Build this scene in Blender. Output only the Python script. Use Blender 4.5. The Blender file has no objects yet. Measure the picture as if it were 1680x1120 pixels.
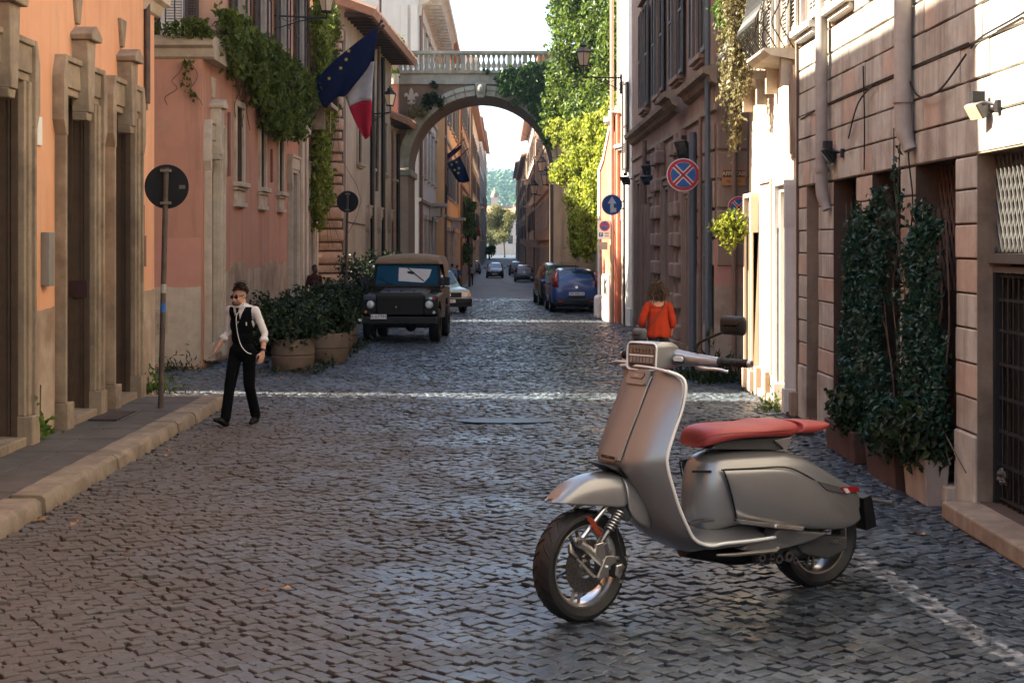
import bpy, bmesh, math, random
import numpy as np
from mathutils import Vector, Matrix
R = math.radians
random.seed(7)
rng = np.random.default_rng(11)
S = bpy.context.scene
COL = S.collection
# ------------------------------------------------------------------ camera, sky, sun, exposure
F, VX, HY, CH = 2450.0, 825.0, 398.0, 2.35      # focal length in photo pixels, vanishing point, eye height
cam = bpy.data.cameras.new('camera'); camo = bpy.data.objects.new('camera', cam); COL.objects.link(camo)
camo.location = (0, 0, CH); camo.rotation_euler = (R(90), 0, 0)
cam.sensor_width = 36; cam.lens = F / 1680 * 36
cam.shift_x = 15 / 1680; cam.shift_y = -162 / 1680
cam.clip_start = .1; cam.clip_end = 6000
S.camera = camo
SUN_EL, SUN_AZ = 43.0, 6.0                     # elevation; degrees from due left (-X) towards +Y
sdir = Vector((-math.cos(R(SUN_EL)) * math.cos(R(SUN_AZ)), math.cos(R(SUN_EL)) * math.sin(R(SUN_AZ)), math.sin(R(SUN_EL))))
W = bpy.data.worlds.new('World'); S.world = W; W.use_nodes = True
wn = W.node_tree.nodes; wl = W.node_tree.links
bg = wn['Background']; sky = wn.new('ShaderNodeTexSky'); sky.sky_type = 'NISHITA'; sky.sun_disc = False
sky.sun_elevation = R(SUN_EL); sky.sun_rotation = math.atan2(sdir.x, sdir.y)
sky.dust_density = 2.0; sky.air_density = 1.0; sky.ozone_density = .2
wl.new(sky.outputs[0], bg.inputs[0]); bg.inputs[1].default_value = .085
sl = bpy.data.lights.new('sun', 'SUN'); so = bpy.data.objects.new('sun', sl); COL.objects.link(so)
sl.energy = 5.0; sl.angle = R(.5); sl.color = (1, .94, .79)
so.rotation_euler = sdir.to_track_quat('Z', 'Y').to_euler(); so.location = (-20, 10, 40)
S.view_settings.view_transform = 'Standard'; S.view_settings.look = 'None'
S.view_settings.exposure = 2.55; S.view_settings.gamma = 1; S.view_settings.use_curve_mapping = False
S.render.engine = 'CYCLES'
S.cycles.max_bounces = 7; S.cycles.diffuse_bounces = 4; S.cycles.glossy_bounces = 3; S.cycles.transmission_bounces = 4
S.cycles.transparent_max_bounces = 6; S.cycles.caustics_reflective = False; S.cycles.caustics_refractive = False

def XA(px, D): return (px - VX) * D / F
def ZA(py, D): return CH - (py - HY) * D / F
def DW(px, X): return F * X / (px - VX)          # depth at which a wall at X shows at column px
def PT(px, py, D): return Vector((XA(px, D), D, ZA(py, D)))
def sstep(a, b, x):
    t = np.clip((np.asarray(x, float) - a) / (b - a), 0, 1); return t * t * (3 - 2 * t)
def gz(y): return float(-1.1 * sstep(50, 112, y))

# ------------------------------------------------------------------ object helpers
WM = {}
def tag(o, label=None, cat=None, group=None, kind=None):
    if label: o['label'] = label
    if cat: o['category'] = cat
    if group: o['group'] = group
    if kind: o['kind'] = kind
    return o
def thing(name, label, cat, loc=(0, 0, 0), rz=0, group=None):
    o = bpy.data.objects.new(name, None); COL.objects.link(o)
    o.location = loc; o.rotation_euler = (0, 0, rz); o.empty_display_size = .2
    WM[o] = Matrix.Translation(loc) @ Matrix.Rotation(rz, 4, 'Z')
    return tag(o, label, cat, group)
def link(name, me, mat, parent=None, local=False):
    o = bpy.data.objects.new(name, me); COL.objects.link(o)
    if mat is not None:
        if not me.materials: me.materials.append(mat)
    WM[o] = Matrix.Identity(4)
    if parent is not None:
        o.parent = parent
        if local: WM[o] = WM[parent].copy()
        else: o.matrix_parent_inverse = WM[parent].inverted()
    return o
def kids(o): return list(o.children)
def dup(o, loc=None, rz=None, label=None, parent=None, group=None):
    c = o.copy(); COL.objects.link(c)
    if parent is not None: c.parent = parent
    if loc is not None: c.location = loc
    if rz is not None: c.rotation_euler = (0, 0, rz)
    if label: c['label'] = label
    if group: c['group'] = group
    for k in kids(o): dup(k, parent=c)
    return c

class MB:
    def __init__(s): s.v = []; s.f = []
    def add(s, vs, fs):
        n = len(s.v); s.v += [tuple(v) for v in vs]; s.f += [tuple(i + n for i in f) for f in fs]; return s
    def box(s, x0, x1, y0, y1, z0, z1, M=None):
        vs = [Vector((x, y, z)) for z in (z0, z1) for y in (y0, y1) for x in (x0, x1)]
        if M is not None: vs = [M @ v for v in vs]
        return s.add(vs, [(0, 2, 3, 1), (4, 5, 7, 6), (0, 1, 5, 4), (2, 6, 7, 3), (0, 4, 6, 2), (1, 3, 7, 5)])
    def loft(s, rings, closed=True, caps=True, loop=False):
        n = len(rings[0]); vs = [p for r in rings for p in r]; fs = []
        m = len(rings)
        for i in range(m if loop else m - 1):
            a, b = i * n, ((i + 1) % m) * n
            for j in range(n if closed else n - 1):
                k = (j + 1) % n
                fs.append((a + j, a + k, b + k, b + j))
        if caps and closed and not loop:
            fs.append(tuple(range(n))[::-1]); fs.append(tuple((m - 1) * n + j for j in range(n)))
        return s.add(vs, fs)
    def tube(s, path, r, n=8, caps=True, loop=False):
        P = [Vector(p) for p in path]; m = len(P)
        rr = r if isinstance(r, (list, tuple)) else [r] * m
        rings = []; up = None
        for i in range(m):
            a = P[(i - 1) % m] if (loop or i > 0) else P[i]
            b = P[(i + 1) % m] if (loop or i < m - 1) else P[i]
            t = (b - a).normalized() if (b - a).length > 1e-9 else Vector((0, 0, 1))
            if up is None: up = t.orthogonal().normalized()
            u = (up - t * up.dot(t))
            u = u.normalized() if u.length > 1e-6 else t.orthogonal().normalized()
            up = u; w = t.cross(u)
            rings.append([P[i] + (u * math.cos(2 * math.pi * k / n) + w * math.sin(2 * math.pi * k / n)) * rr[i] for k in range(n)])
        return s.loft(rings, True, caps, loop)
    def lathe(s, prof, c, ax=(0, 0, 1), n=24, a0=0, a1=360, caps=False):
        c = Vector(c); ax = Vector(ax).normalized(); u = ax.orthogonal().normalized()
        if abs(ax.z) < .99: u = (Vector((0, 0, 1)) - ax * ax.z).normalized()
        w = ax.cross(u); full = a1 - a0 >= 360; rings = []
        for k in range(n if full else n + 1):
            t = R(a0 + (a1 - a0) * k / n); d = u * math.cos(t) + w * math.sin(t)
            rings.append([c + d * r + ax * h for r, h in prof])
        return s.loft(rings, False, False, full)
    def disc(s, c, ax, r, h, n=24):
        return s.tube([Vector(c), Vector(c) + Vector(ax).normalized() * h], r, n)
    def ball(s, c, r, n=12, m=8, M=None):
        if not isinstance(r, (tuple, list)): r = (r, r, r)
        c = Vector(c); vs = []; fs = []
        for i in range(m + 1):
            a = math.pi * i / m
            for j in range(n):
                b = 2 * math.pi * j / n
                d = Vector((math.sin(a) * math.cos(b) * r[0], math.sin(a) * math.sin(b) * r[1], math.cos(a) * r[2]))
                vs.append(c + (M @ d if M is not None else d))
        for i in range(m):
            for j in range(n):
                k = (j + 1) % n; fs.append((i * n + j, (i + 1) * n + j, (i + 1) * n + k, i * n + k))
        return s.add(vs, fs)
    def prism(s, poly, o, ex, ey, d):
        o, ex, ey, d = Vector(o), Vector(ex), Vector(ey), Vector(d); n = len(poly)
        a = [o + ex * p[0] + ey * p[1] for p in poly]
        return s.add(a + [p + d for p in a], [tuple(range(n))[::-1], tuple(range(n, 2 * n))] + [(i, (i + 1) % n, n + (i + 1) % n, n + i) for i in range(n)])
    def plate(s, poly, o, ex, ey):
        o, ex, ey = Vector(o), Vector(ex), Vector(ey)
        return s.add([o + ex * p[0] + ey * p[1] for p in poly], [tuple(range(len(poly)))])
    def mesh(s, name, smooth=False, merge=True, bevel=0, seg=2):
        me = bpy.data.meshes.new(name); me.from_pydata(s.v, [], s.f)
        bm = bmesh.new(); bm.from_mesh(me)
        if merge: bmesh.ops.remove_doubles(bm, verts=bm.verts, dist=1e-5)
        bmesh.ops.recalc_face_normals(bm, faces=bm.faces)
        if bevel: bmesh.ops.bevel(bm, geom=[e for e in bm.edges if len(e.link_faces) == 2 and e.calc_face_angle(0) > .6], offset=bevel, segments=seg, affect='EDGES', profile=.5)
        bm.to_mesh(me); bm.free()
        if smooth:
            me.shade_smooth()
            if smooth != 1: me.set_sharp_from_angle(angle=R(smooth))
        return me
    def build(s, name, mat, parent=None, smooth=False, local=False, bevel=0, sub=0, seg=2):
        o = link(name, s.mesh(name, smooth, True, bevel, seg), mat, parent, local)
        if sub:
            m = o.modifiers.new('sub', 'SUBSURF'); m.levels = sub; m.render_levels = sub
        return o
def ngon(n, r=1, a0=0, ry=None): return [(r * math.cos(R(a0) + 2 * math.pi * k / n), (ry or r) * math.sin(R(a0) + 2 * math.pi * k / n)) for k in range(n)]
def rrect(w, h, r, n=4):
    out = []
    for cx, cy, a in ((w / 2 - r, h / 2 - r, 0), (-w / 2 + r, h / 2 - r, 90), (-w / 2 + r, -h / 2 + r, 180), (w / 2 - r, -h / 2 + r, 270)):
        for k in range(n + 1): out.append((cx + r * math.cos(R(a + 90 * k / n)), cy + r * math.sin(R(a + 90 * k / n))))
    return out
def bez(pts, n=6, loop=False):
    """smooth curve through the points (Catmull-Rom)"""
    P = [Vector(p) for p in pts]; m = len(P); out = []
    for i in range(m if loop else m - 1):
        p0 = P[(i - 1) % m] if (loop or i) else P[0]; p1 = P[i]; p2 = P[(i + 1) % m]; p3 = P[(i + 2) % m] if (loop or i + 2 < m) else P[-1]
        for k in range(n):
            t = k / n
            out.append(.5 * ((2 * p1) + (p2 - p0) * t + (2 * p0 - 5 * p1 + 4 * p2 - p3) * t * t + (3 * p1 - p0 - 3 * p2 + p3) * t ** 3))
    if not loop: out.append(P[-1])
    return out
_font = {}
def text(name, body, mat, parent, o, ex, ey, h, local=False, center=True, th=.001, bold=False):
    """flat lettering as a mesh: o = centre, ex = reading direction, ey = up"""
    cu = bpy.data.curves.new('t', 'FONT'); cu.body = body; cu.size = h * 1.38; cu.align_x = 'CENTER' if center else 'LEFT'; cu.align_y = 'CENTER'
    cu.extrude = th; cu.resolution_u = 2
    if bold: cu.offset = h * .03
    to = bpy.data.objects.new('t', cu); COL.objects.link(to)
    dg = bpy.context.evaluated_depsgraph_get(); me = bpy.data.meshes.new_from_object(to.evaluated_get(dg))
    bpy.data.objects.remove(to)
    ex, ey = Vector(ex).normalized(), Vector(ey).normalized(); ez = ex.cross(ey)
    Mx = Matrix((ex, ey, ez)).transposed().to_4x4(); Mx.translation = Vector(o); me.transform(Mx)
    me.materials.clear(); me.name = name
    return link(name, me, mat, parent, local)
def np_mesh(name, V, Fq, smooth=False):
    """V (n,3), Fq (m,k) -> mesh, quickly"""
    me = bpy.data.meshes.new(name); m, k = Fq.shape
    me.vertices.add(len(V)); me.vertices.foreach_set('co', np.ascontiguousarray(V, np.float32).ravel())
    me.loops.add(m * k); me.loops.foreach_set('vertex_index', np.ascontiguousarray(Fq, np.int32).ravel())
    me.polygons.add(m); me.polygons.foreach_set('loop_start', np.arange(0, m * k, k, dtype=np.int32))
    me.polygons.foreach_set('use_smooth', np.full(m, bool(smooth)))
    me.update(calc_edges=True); me.validate(); return me
def leaf_mesh(name, P, size, out=None, droop=.4, seed=1, asp=.62, jitter=.9):
    """a leaf (two folded triangles) at every point of P; out = preferred normals"""
    g = np.random.default_rng(seed); n = len(P); P = np.asarray(P, float)
    P = P + g.normal(size=(n, 3)) * size * .35
    nrm = g.normal(size=(n, 3)); nrm /= np.linalg.norm(nrm, axis=1)[:, None]
    if out is not None: nrm = nrm * jitter + np.asarray(out)
    nrm[:, 2] += .25
    nrm /= np.linalg.norm(nrm, axis=1)[:, None]
    d = g.normal(size=(n, 3)); d[:, 2] -= droop * 2
    d -= nrm * (d * nrm).sum(1)[:, None]; d /= np.linalg.norm(d, axis=1)[:, None]
    sd = np.cross(nrm, d); L = (size * g.uniform(.6, 1.3, n))[:, None]
    V = np.stack([P - d * L * .5, P + sd * L * asp * .5 + nrm * L * .12 - d * L * .05, P + d * L * .5 - nrm * L * .1, P - sd * L * asp * .5 + nrm * L * .12 - d * L * .05], 1).reshape(-1, 3)
    i = np.arange(n)[:, None] * 4
    Fq = np.concatenate([i + [[0, 1, 2]], i + [[0, 2, 3]]], 1).reshape(-1, 3)
    return np_mesh(name, V, Fq)
def blob_pts(ells, n, seed=1, shell=.55):
    """random points in a union of lumpy ellipsoids [(centre, radii)], denser at the surface; returns points, outward dirs"""
    g = np.random.default_rng(seed); vol = np.array([e[1][0] * e[1][1] + e[1][1] * e[1][2] + e[1][0] * e[1][2] for e in ells]); pr = vol / vol.sum()
    k = g.choice(len(ells), n, p=pr); C = np.array([e[0] for e in ells])[k]; Rr = np.array([e[1] for e in ells])[k]
    d = g.normal(size=(n, 3)); d /= np.linalg.norm(d, axis=1)[:, None]
    rad = shell + (1.06 - shell) * g.random(n) ** .6
    lump = 1 + .16 * np.sin(d[:, 0] * 5 + k) * np.sin(d[:, 1] * 6 + 2 * k) + .1 * np.sin(d[:, 2] * 9 + k * 3)
    return C + d * Rr * (rad * lump)[:, None], d
def clumps(n, area, seed, rmin, rmax):
    """n ellipsoids at points returned by area(g)"""
    g = np.random.default_rng(seed); o = []
    for _ in range(n):
        c = area(g); r = g.uniform(rmin, rmax); o.append((c, (r * g.uniform(.8, 1.2), r * g.uniform(.8, 1.2), r * g.uniform(.8, 1.3))))
    return o

# ------------------------------------------------------------------ materials
def M(name, col, rough=.8, var=.12, scale=3., bump=0., bs=40., metal=0., streak=0., col2=None, c2s=.7, c2a=.5, spec=.35, isl=0., coat=0., scol=None, bdist=.01, fcol=None, fth=.6, fsc=.9):
    m = bpy.data.materials.new(name); m.use_nodes = True; nt = m.node_tree; N, L = nt.nodes, nt.links
    b = N['Principled BSDF']; b.inputs['Roughness'].default_value = rough; b.inputs['Metallic'].default_value = metal
    b.inputs['Specular IOR Level'].default_value = spec
    if coat: b.inputs['Coat Weight'].default_value = coat; b.inputs['Coat Roughness'].default_value = .06
    tc = N.new('ShaderNodeTexCoord'); co = tc.outputs['Object']
    def noise(sc, det=4, vec=None):
        n = N.new('ShaderNodeTexNoise'); n.inputs['Scale'].default_value = sc; n.inputs['Detail'].default_value = det; n.inputs['Roughness'].default_value = .65
        L.new(vec or co, n.inputs['Vector']); return n.outputs['Fac']
    def ramp(f, a, bb):
        r = N.new('ShaderNodeMapRange'); r.inputs[1].default_value = a; r.inputs[2].default_value = bb; L.new(f, r.inputs[0]); return r.outputs[0]
    def mix(a, c, f, mode='MIX'):
        x = N.new('ShaderNodeMix'); x.data_type = 'RGBA'; x.blend_type = mode
        for s_, i in ((a, 6), (c, 7)):
            if isinstance(s_, tuple): x.inputs[i].default_value = (*s_[:3], 1)
            else: L.new(s_, x.inputs[i])
        if isinstance(f, float): x.inputs[0].default_value = f
        else: L.new(f, x.inputs[0])
        return x.outputs[2]
    def mul(f, k):
        x = N.new('ShaderNodeMath'); x.operation = 'MULTIPLY'; L.new(f, x.inputs[0]); x.inputs[1].default_value = k; return x.outputs[0]
    lo = tuple(c * (1 - var) for c in col); hi = tuple(min(1, c * (1 + var)) for c in col)
    c = mix(lo, hi, ramp(noise(scale), .3, .7)) if var else tuple(col)
    if col2: c = mix(c, col2, mul(ramp(noise(c2s, 6), .45, .68), c2a))
    if streak:
        mp = N.new('ShaderNodeMapping'); mp.inputs['Scale'].default_value = (2.6, 2.6, .22); L.new(co, mp.inputs['Vector'])
        c = mix(c, scol or tuple(v * .45 for v in col), mul(ramp(noise(1.6, 6, mp.outputs[0]), .48, .75), streak))
    if fcol:                                                          # crisp-edged patches where the coat has flaked or was mended
        c = mix(c, fcol, mul(ramp(noise(fsc, 9), fth, fth + .018), .75)); c = mix(c, tuple(v * .7 for v in fcol), mul(ramp(noise(fsc * 3.1, 9), fth + .06, fth + .075), .7))
    if isl:
        g = N.new('ShaderNodeNewGeometry'); h = N.new('ShaderNodeHueSaturation')
        r = N.new('ShaderNodeMapRange'); r.inputs[3].default_value = 1 - isl; r.inputs[4].default_value = 1 + isl
        L.new(g.outputs['Random Per Island'], r.inputs[0]); L.new(r.outputs[0], h.inputs['Value'])
        if isinstance(c, tuple): h.inputs['Color'].default_value = (*c, 1)
        else: L.new(c, h.inputs['Color'])
        c = h.outputs[0]
    if isinstance(c, tuple): b.inputs['Base Color'].default_value = (*c, 1)
    else: L.new(c, b.inputs['Base Color'])
    if bump:
        bn = N.new('ShaderNodeBump'); bn.inputs['Strength'].default_value = bump; bn.inputs['Distance'].default_value = bdist
        L.new(noise(bs, 5), bn.inputs['Height']); L.new(bn.outputs[0], b.inputs['Normal'])
    return m
def leafM(name, c1, c2, trans=.35, rough=.5):
    m = bpy.data.materials.new(name); m.use_nodes = True; N, L = m.node_tree.nodes, m.node_tree.links
    b = N['Principled BSDF']; b.inputs['Roughness'].default_value = rough; b.inputs['Specular IOR Level'].default_value = .3
    g = N.new('ShaderNodeNewGeometry'); x = N.new('ShaderNodeMix'); x.data_type = 'RGBA'
    x.inputs[6].default_value = (*c1, 1); x.inputs[7].default_value = (*c2, 1); L.new(g.outputs['Random Per Island'], x.inputs[0])
    L.new(x.outputs[2], b.inputs['Base Color'])
    t = N.new('ShaderNodeBsdfTranslucent'); L.new(x.outputs[2], t.inputs[0]); ms = N.new('ShaderNodeMixShader'); ms.inputs[0].default_value = trans
    L.new(b.outputs[0], ms.inputs[1]); L.new(t.outputs[0], ms.inputs[2]); L.new(ms.outputs[0], N['Material Output'].inputs[0]); return m
def glassM(name, col, rough=.06, sp=.8, ct=.6):
    m = bpy.data.materials.new(name); m.use_nodes = True; b = m.node_tree.nodes['Principled BSDF']
    b.inputs['Base Color'].default_value = (*col, 1); b.inputs['Roughness'].default_value = rough; b.inputs['Specular IOR Level'].default_value = sp
    b.inputs['Coat Weight'].default_value = ct; b.inputs['Coat Roughness'].default_value = .03; return m
# ------------------------------------------------------------------ palette
m_orange = M('orange_stucco', (.64, .315, .175), .9, .07, 1.2, .12, 60, col2=(.66, .4, .25), c2s=.5, c2a=.6, streak=.45, scol=(.36, .16, .085), fcol=(.55, .36, .25), fth=.68, fsc=.7)
m_pink = M('pink_stucco', (.47, .235, .16), .92, .12, 1.5, .15, 50, col2=(.46, .24, .17), c2s=.45, c2a=.7, streak=.6, scol=(.22, .11, .075), fcol=(.42, .27, .2), fth=.63, fsc=.8)
m_salmon = M('rose_stucco', (.50, .25, .19), .92, .08, 2, .1, 50)
m_upper = M('peach_stucco', (.55, .31, .2), .92, .1, 1.2, .1, 50, streak=.3)
m_plinth = M('stained_shaded_plinth', (.42, .32, .235), .92, .16, 2.5, .25, 45, col2=(.22, .14, .09), c2s=1.1, c2a=.85, streak=.75, scol=(.2, .13, .09), fcol=(.3, .21, .15), fth=.6, fsc=1.3)  # real stains, with streaks darkened to stand for shade low on the walls
m_trav = M('travertine', (.3, .225, .155), .85, .18, 5, .35, 70, col2=(.13, .09, .06), c2s=1.6, c2a=.8, streak=.65, scol=(.14, .1, .07))
m_travl = M('pale_travertine', (.5, .42, .33), .85, .12, 5, .3, 60, col2=(.3, .23, .17), c2s=1.5, c2a=.6, streak=.3)
m_reveal = M('shade_toned_reveal_stone', (.085, .053, .034), .85, .2, 6, .3, 60, col2=(.08, .055, .04), c2s=2, c2a=.6, streak=.4)  # stone colour lowered to deepen the shade inside the openings
m_block = M('rusticated_block', (.47, .44, .37), .88, .14, 5, .4, 45, col2=(.28, .225, .185), c2s=1.6, c2a=.8, streak=.75, scol=(.19, .14, .11), isl=0)
m_block2 = M('warm_block', (.47, .36, .28), .88, .1, 5, .3, 45, col2=(.3, .2, .14), c2s=1.3, c2a=.5, streak=.4)
m_joint = M('mortar_joint', (.13, .09, .07), .95, .2, 8)
m_cream = M('cream_stucco', (.62, .5, .38), .92, .07, 1.5, .12, 50, col2=(.5, .36, .25), c2s=.6, c2a=.5, streak=.3, scol=(.4, .28, .2))
m_white = M('weathered_white_paint', (.66, .62, .56), .7, .08, 4, .1, 60, streak=.3)
m_bdark = M('brown_stucco', (.24, .155, .105), .92, .14, 1.6, .2, 45, col2=(.34, .24, .2), c2s=.5, c2a=.8, streak=.5, scol=(.12, .085, .07))
m_bdark2 = M('brown_rustication', (.29, .2, .145), .9, .12, 2, .25, 40, col2=(.2, .14, .11), c2s=.9, c2a=.6, streak=.5, scol=(.12, .09, .07))
m_grey = M('grey_stucco', (.33, .26, .2), .92, .12, 1.5, .2, 40, col2=(.22, .16, .12), c2s=.6, c2a=.7, streak=.7, scol=(.12, .09, .065))
m_red = M('red_stucco', (.48, .13, .07), .9, .1, 2, .1, 40, col2=(.55, .3, .2), c2s=.8, c2a=.5)
m_iron = M('wrought_iron', (.018, .016, .015), .55, .2, 10, .1, 80)
m_black = M('black_paint', (.005, .005, .005), .5, .1, 10)
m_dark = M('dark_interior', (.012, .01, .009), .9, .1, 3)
m_wood = M('dark_door_wood', (.045, .028, .02), .6, .25, 6, .2, 40, streak=.4)
m_shut = M('grey_green_shutter', (.13, .13, .115), .7, .15, 6, .1, 60)
m_shutb = M('brown_shutter', (.075, .055, .045), .7, .2, 6, .1, 60)
m_shutw = M('cream_shutter', (.6, .55, .47), .7, .08, 6, .1, 60)
m_roof = M('terracotta_tile', (.3, .16, .1), .9, .2, 6, .3, 30, isl=.3)
m_tin = M('grey_downpipe', (.36, .32, .28), .6, .1, 6, .1, 40, col2=(.22, .17, .14), c2s=2, c2a=.5)
m_pipe = M('brown_downpipe', (.19, .11, .075), .6, .15, 6)
m_pane = glassM('window_glass', (.02, .025, .03), .08)
m_slab = M('pavement_slab', (.1, .08, .065), .85, .18, 4, .4, 50, col2=(.05, .04, .032), c2s=1.5, c2a=.6, spec=.3)
m_kerb = M('kerb_travertine', (.235, .175, .12), .85, .22, 5, .6, 40, col2=(.1, .07, .05), c2s=1.6, c2a=.8)
m_conc = M('planter_concrete', (.15, .105, .075), .9, .15, 5, .5, 60, col2=(.12, .085, .06), c2s=2, c2a=.7, streak=.4)
m_leafd = leafM('shade_toned_leaf', (.007, .016, .005), (.03, .05, .014), .2)  # near-black green: the shade the shrubs stand in is put into the colour
m_leafb = leafM('blue_green_leaf', (.008, .03, .018), (.03, .075, .04), .15, .35)
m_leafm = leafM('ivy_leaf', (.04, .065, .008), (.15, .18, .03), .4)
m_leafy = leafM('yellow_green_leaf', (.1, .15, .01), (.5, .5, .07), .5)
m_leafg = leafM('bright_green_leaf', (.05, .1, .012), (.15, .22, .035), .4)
m_dry = leafM('dry_trailing_leaf', (.15, .125, .05), (.34, .29, .14), .4)
m_bark = M('bark', (.09, .06, .04), .9, .2, 8, .4, 40)
m_chrome = M('brushed_metal', (.6, .59, .57), .22, .04, 10, metal=1)
m_lamp = M('lamp_glass', (.72, .55, .36), .35, .05, 4)
m_signback = M('sign_back', (.006, .006, .006), .7, .2, 8)
m_pole = M('sign_pole', (.065, .045, .038), .6, .2, 10, col2=(.14, .08, .05), c2s=5, c2a=.5)
m_blue = M('sign_blue', (.02, .1, .3), .45, .04, 4)
m_sred = M('sign_red', (.45, .02, .025), .45, .04, 4)
m_swhite = M('sign_white', (.72, .7, .66), .5, .04, 4)

# ------------------------------------------------------------------ ground
def strip(name, xs, ys, zf, mat, kind='structure'):
    V = []; Fq = []
    for y in ys:
        for x in xs: V.append((x, y, zf(x, y)))
    n = len(xs)
    for i in range(len(ys) - 1):
        for j in range(n - 1): Fq.append((i * n + j, i * n + j + 1, (i + 1) * n + j + 1, (i + 1) * n + j))
    o = link(name, np_mesh(name, np.array(V), np.array(Fq), True), mat); return tag(o, kind=kind)
m_earth = M('distant_ground', (.1, .09, .06), .95, .2, .02)
strip('ground', [-1500, -60, -9, 9, 60, 1500], [-300, -20, 0, 60, 120, 300, 700, 1600], lambda x, y: -1.6 if abs(x) > 0 else -1.6, m_earth)

def road_material(geo):
    """basalt setts; worn white lines follow the road in world position"""
    m = bpy.data.materials.new('basalt_sett' if geo else 'basalt_setts_far'); m.use_nodes = True; N, L = m.node_tree.nodes, m.node_tree.links
    b = N['Principled BSDF']
    g = N.new('ShaderNodeNewGeometry'); pos = g.outputs['Position']
    def noise(sc, det=4, vec=None):
        n = N.new('ShaderNodeTexNoise'); n.inputs['Scale'].default_value = sc; n.inputs['Detail'].default_value = det; L.new(vec or pos, n.inputs['Vector']); return n.outputs['Fac']
    def mr(f, a, c, d=0., e=1.):
        r = N.new('ShaderNodeMapRange'); r.inputs[1].default_value = a; r.inputs[2].default_value = c; r.inputs[3].default_value = d; r.inputs[4].default_value = e; L.new(f, r.inputs[0]); return r.outputs[0]
    def mth(op, a, c=None):
        x = N.new('ShaderNodeMath'); x.operation = op
        for i, s_ in enumerate((a, c)):
            if s_ is None: continue
            if isinstance(s_, (int, float)): x.inputs[i].default_value = s_
            else: L.new(s_, x.inputs[i])
        return x.outputs[0]
    def mix(a, c, f):
        x = N.new('ShaderNodeMix'); x.data_type = 'RGBA'
        for s_, i in ((a, 6), (c, 7)):
            if isinstance(s_, tuple): x.inputs[i].default_value = (*s_, 1)
            else: L.new(s_, x.inputs[i])
        L.new(f, x.inputs[0]); return x.outputs[2]
    sep = N.new('ShaderNodeSeparateXYZ'); L.new(pos, sep.inputs[0])
    c = mix((.022, .031, .039), (.064, .078, .09), mr(noise(14, 5), .3, .7))
    if geo:
        h = N.new('ShaderNodeHueSaturation'); L.new(mr(g.outputs['Random Per Island'], 0, 1, .5, 1.5), h.inputs['Value']); L.new(c, h.inputs['Color']); c = h.outputs[0]
    h = N.new('ShaderNodeHueSaturation'); L.new(mr(noise(.7, 5), .35, .65, .62, 1.3), h.inputs['Value']); L.new(c, h.inputs['Color']); c = h.outputs[0]
    # dusty earth-brown towards the left kerb, where the traffic does not polish the stone
    dust = mth('MULTIPLY', mr(mth('ADD', sep.outputs[0], mr(noise(.35, 3), 0, 1, -1.7, 1.7)), .6, -3.0), mr(sep.outputs[1], 26, 18))
    c = mix(c, (.095, .068, .05), mth('MULTIPLY', dust, .8))
    wear = mr(noise(9, 6), .42, .62)
    def band(x0, slope, y0, y1, w):
        d = mth('ABSOLUTE', mth('SUBTRACT', mth('ADD', sep.outputs[0], mth('MULTIPLY', sep.outputs[1], slope)), x0))
        e = mth('MULTIPLY', mr(d, w, w * .8), mr(d, w * .1, w * .85, .35, 1))
        return mth('MULTIPLY', e, mth('MULTIPLY', mth('GREATER_THAN', sep.outputs[1], y0), mth('LESS_THAN', sep.outputs[1], y1)))
    paint = mth('MULTIPLY', band(2.64 + 11.3 * .088, .088, 7, 11.3, .095), wear)
    c = mix(c, (.5, .49, .47), mth('MULTIPLY', paint, .8))
    L.new(c, b.inputs['Base Color'])
    rg = mr(noise(1.1, 5), .35, .65, *((.24, .5) if geo else (.5, .62)))
    L.new(mth('ADD', rg, mth('MULTIPLY', dust, .35)), b.inputs['Roughness']); b.inputs['Specular IOR Level'].default_value = .6
    bn = N.new('ShaderNodeBump'); bn.inputs['Strength'].default_value = .5; bn.inputs['Distance'].default_value = .006
    if geo: L.new(noise(55, 5), bn.inputs['Height'])
    else:
        mp = N.new('ShaderNodeMapping'); mp.inputs['Scale'].default_value = (6.5, 8.5, 1); L.new(pos, mp.inputs[0])
        v = N.new('ShaderNodeTexVoronoi'); v.inputs['Scale'].default_value = 1; L.new(mp.outputs[0], v.inputs['Vector']); bn.inputs['Distance'].default_value = .05; bn.inputs['Strength'].default_value = .8
        L.new(mth('MULTIPLY', v.outputs['Distance'], -1.0), bn.inputs['Height'])
    L.new(bn.outputs[0], b.inputs['Normal']); return m
m_sett = road_material(True); m_far = road_material(False)
m_dirt = M('dirt_joint', (.012, .01, .008), .95, .3, 20, .5, 60)
ROAD_END = 72.0
road = strip('road', [-14, -9, -5, 0, 5, 9], [-12] + list(range(0, 50, 6)) + list(range(50, int(ROAD_END) + 1, 2)), lambda x, y: gz(y) - .022, m_dirt)
far_road = strip('far_road', [-14, -6, -3, 0, 3, 6, 14], list(range(int(ROAD_END), 120, 3)) + [140, 200, 300, 420], lambda x, y: gz(y) + .01, m_far)
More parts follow.
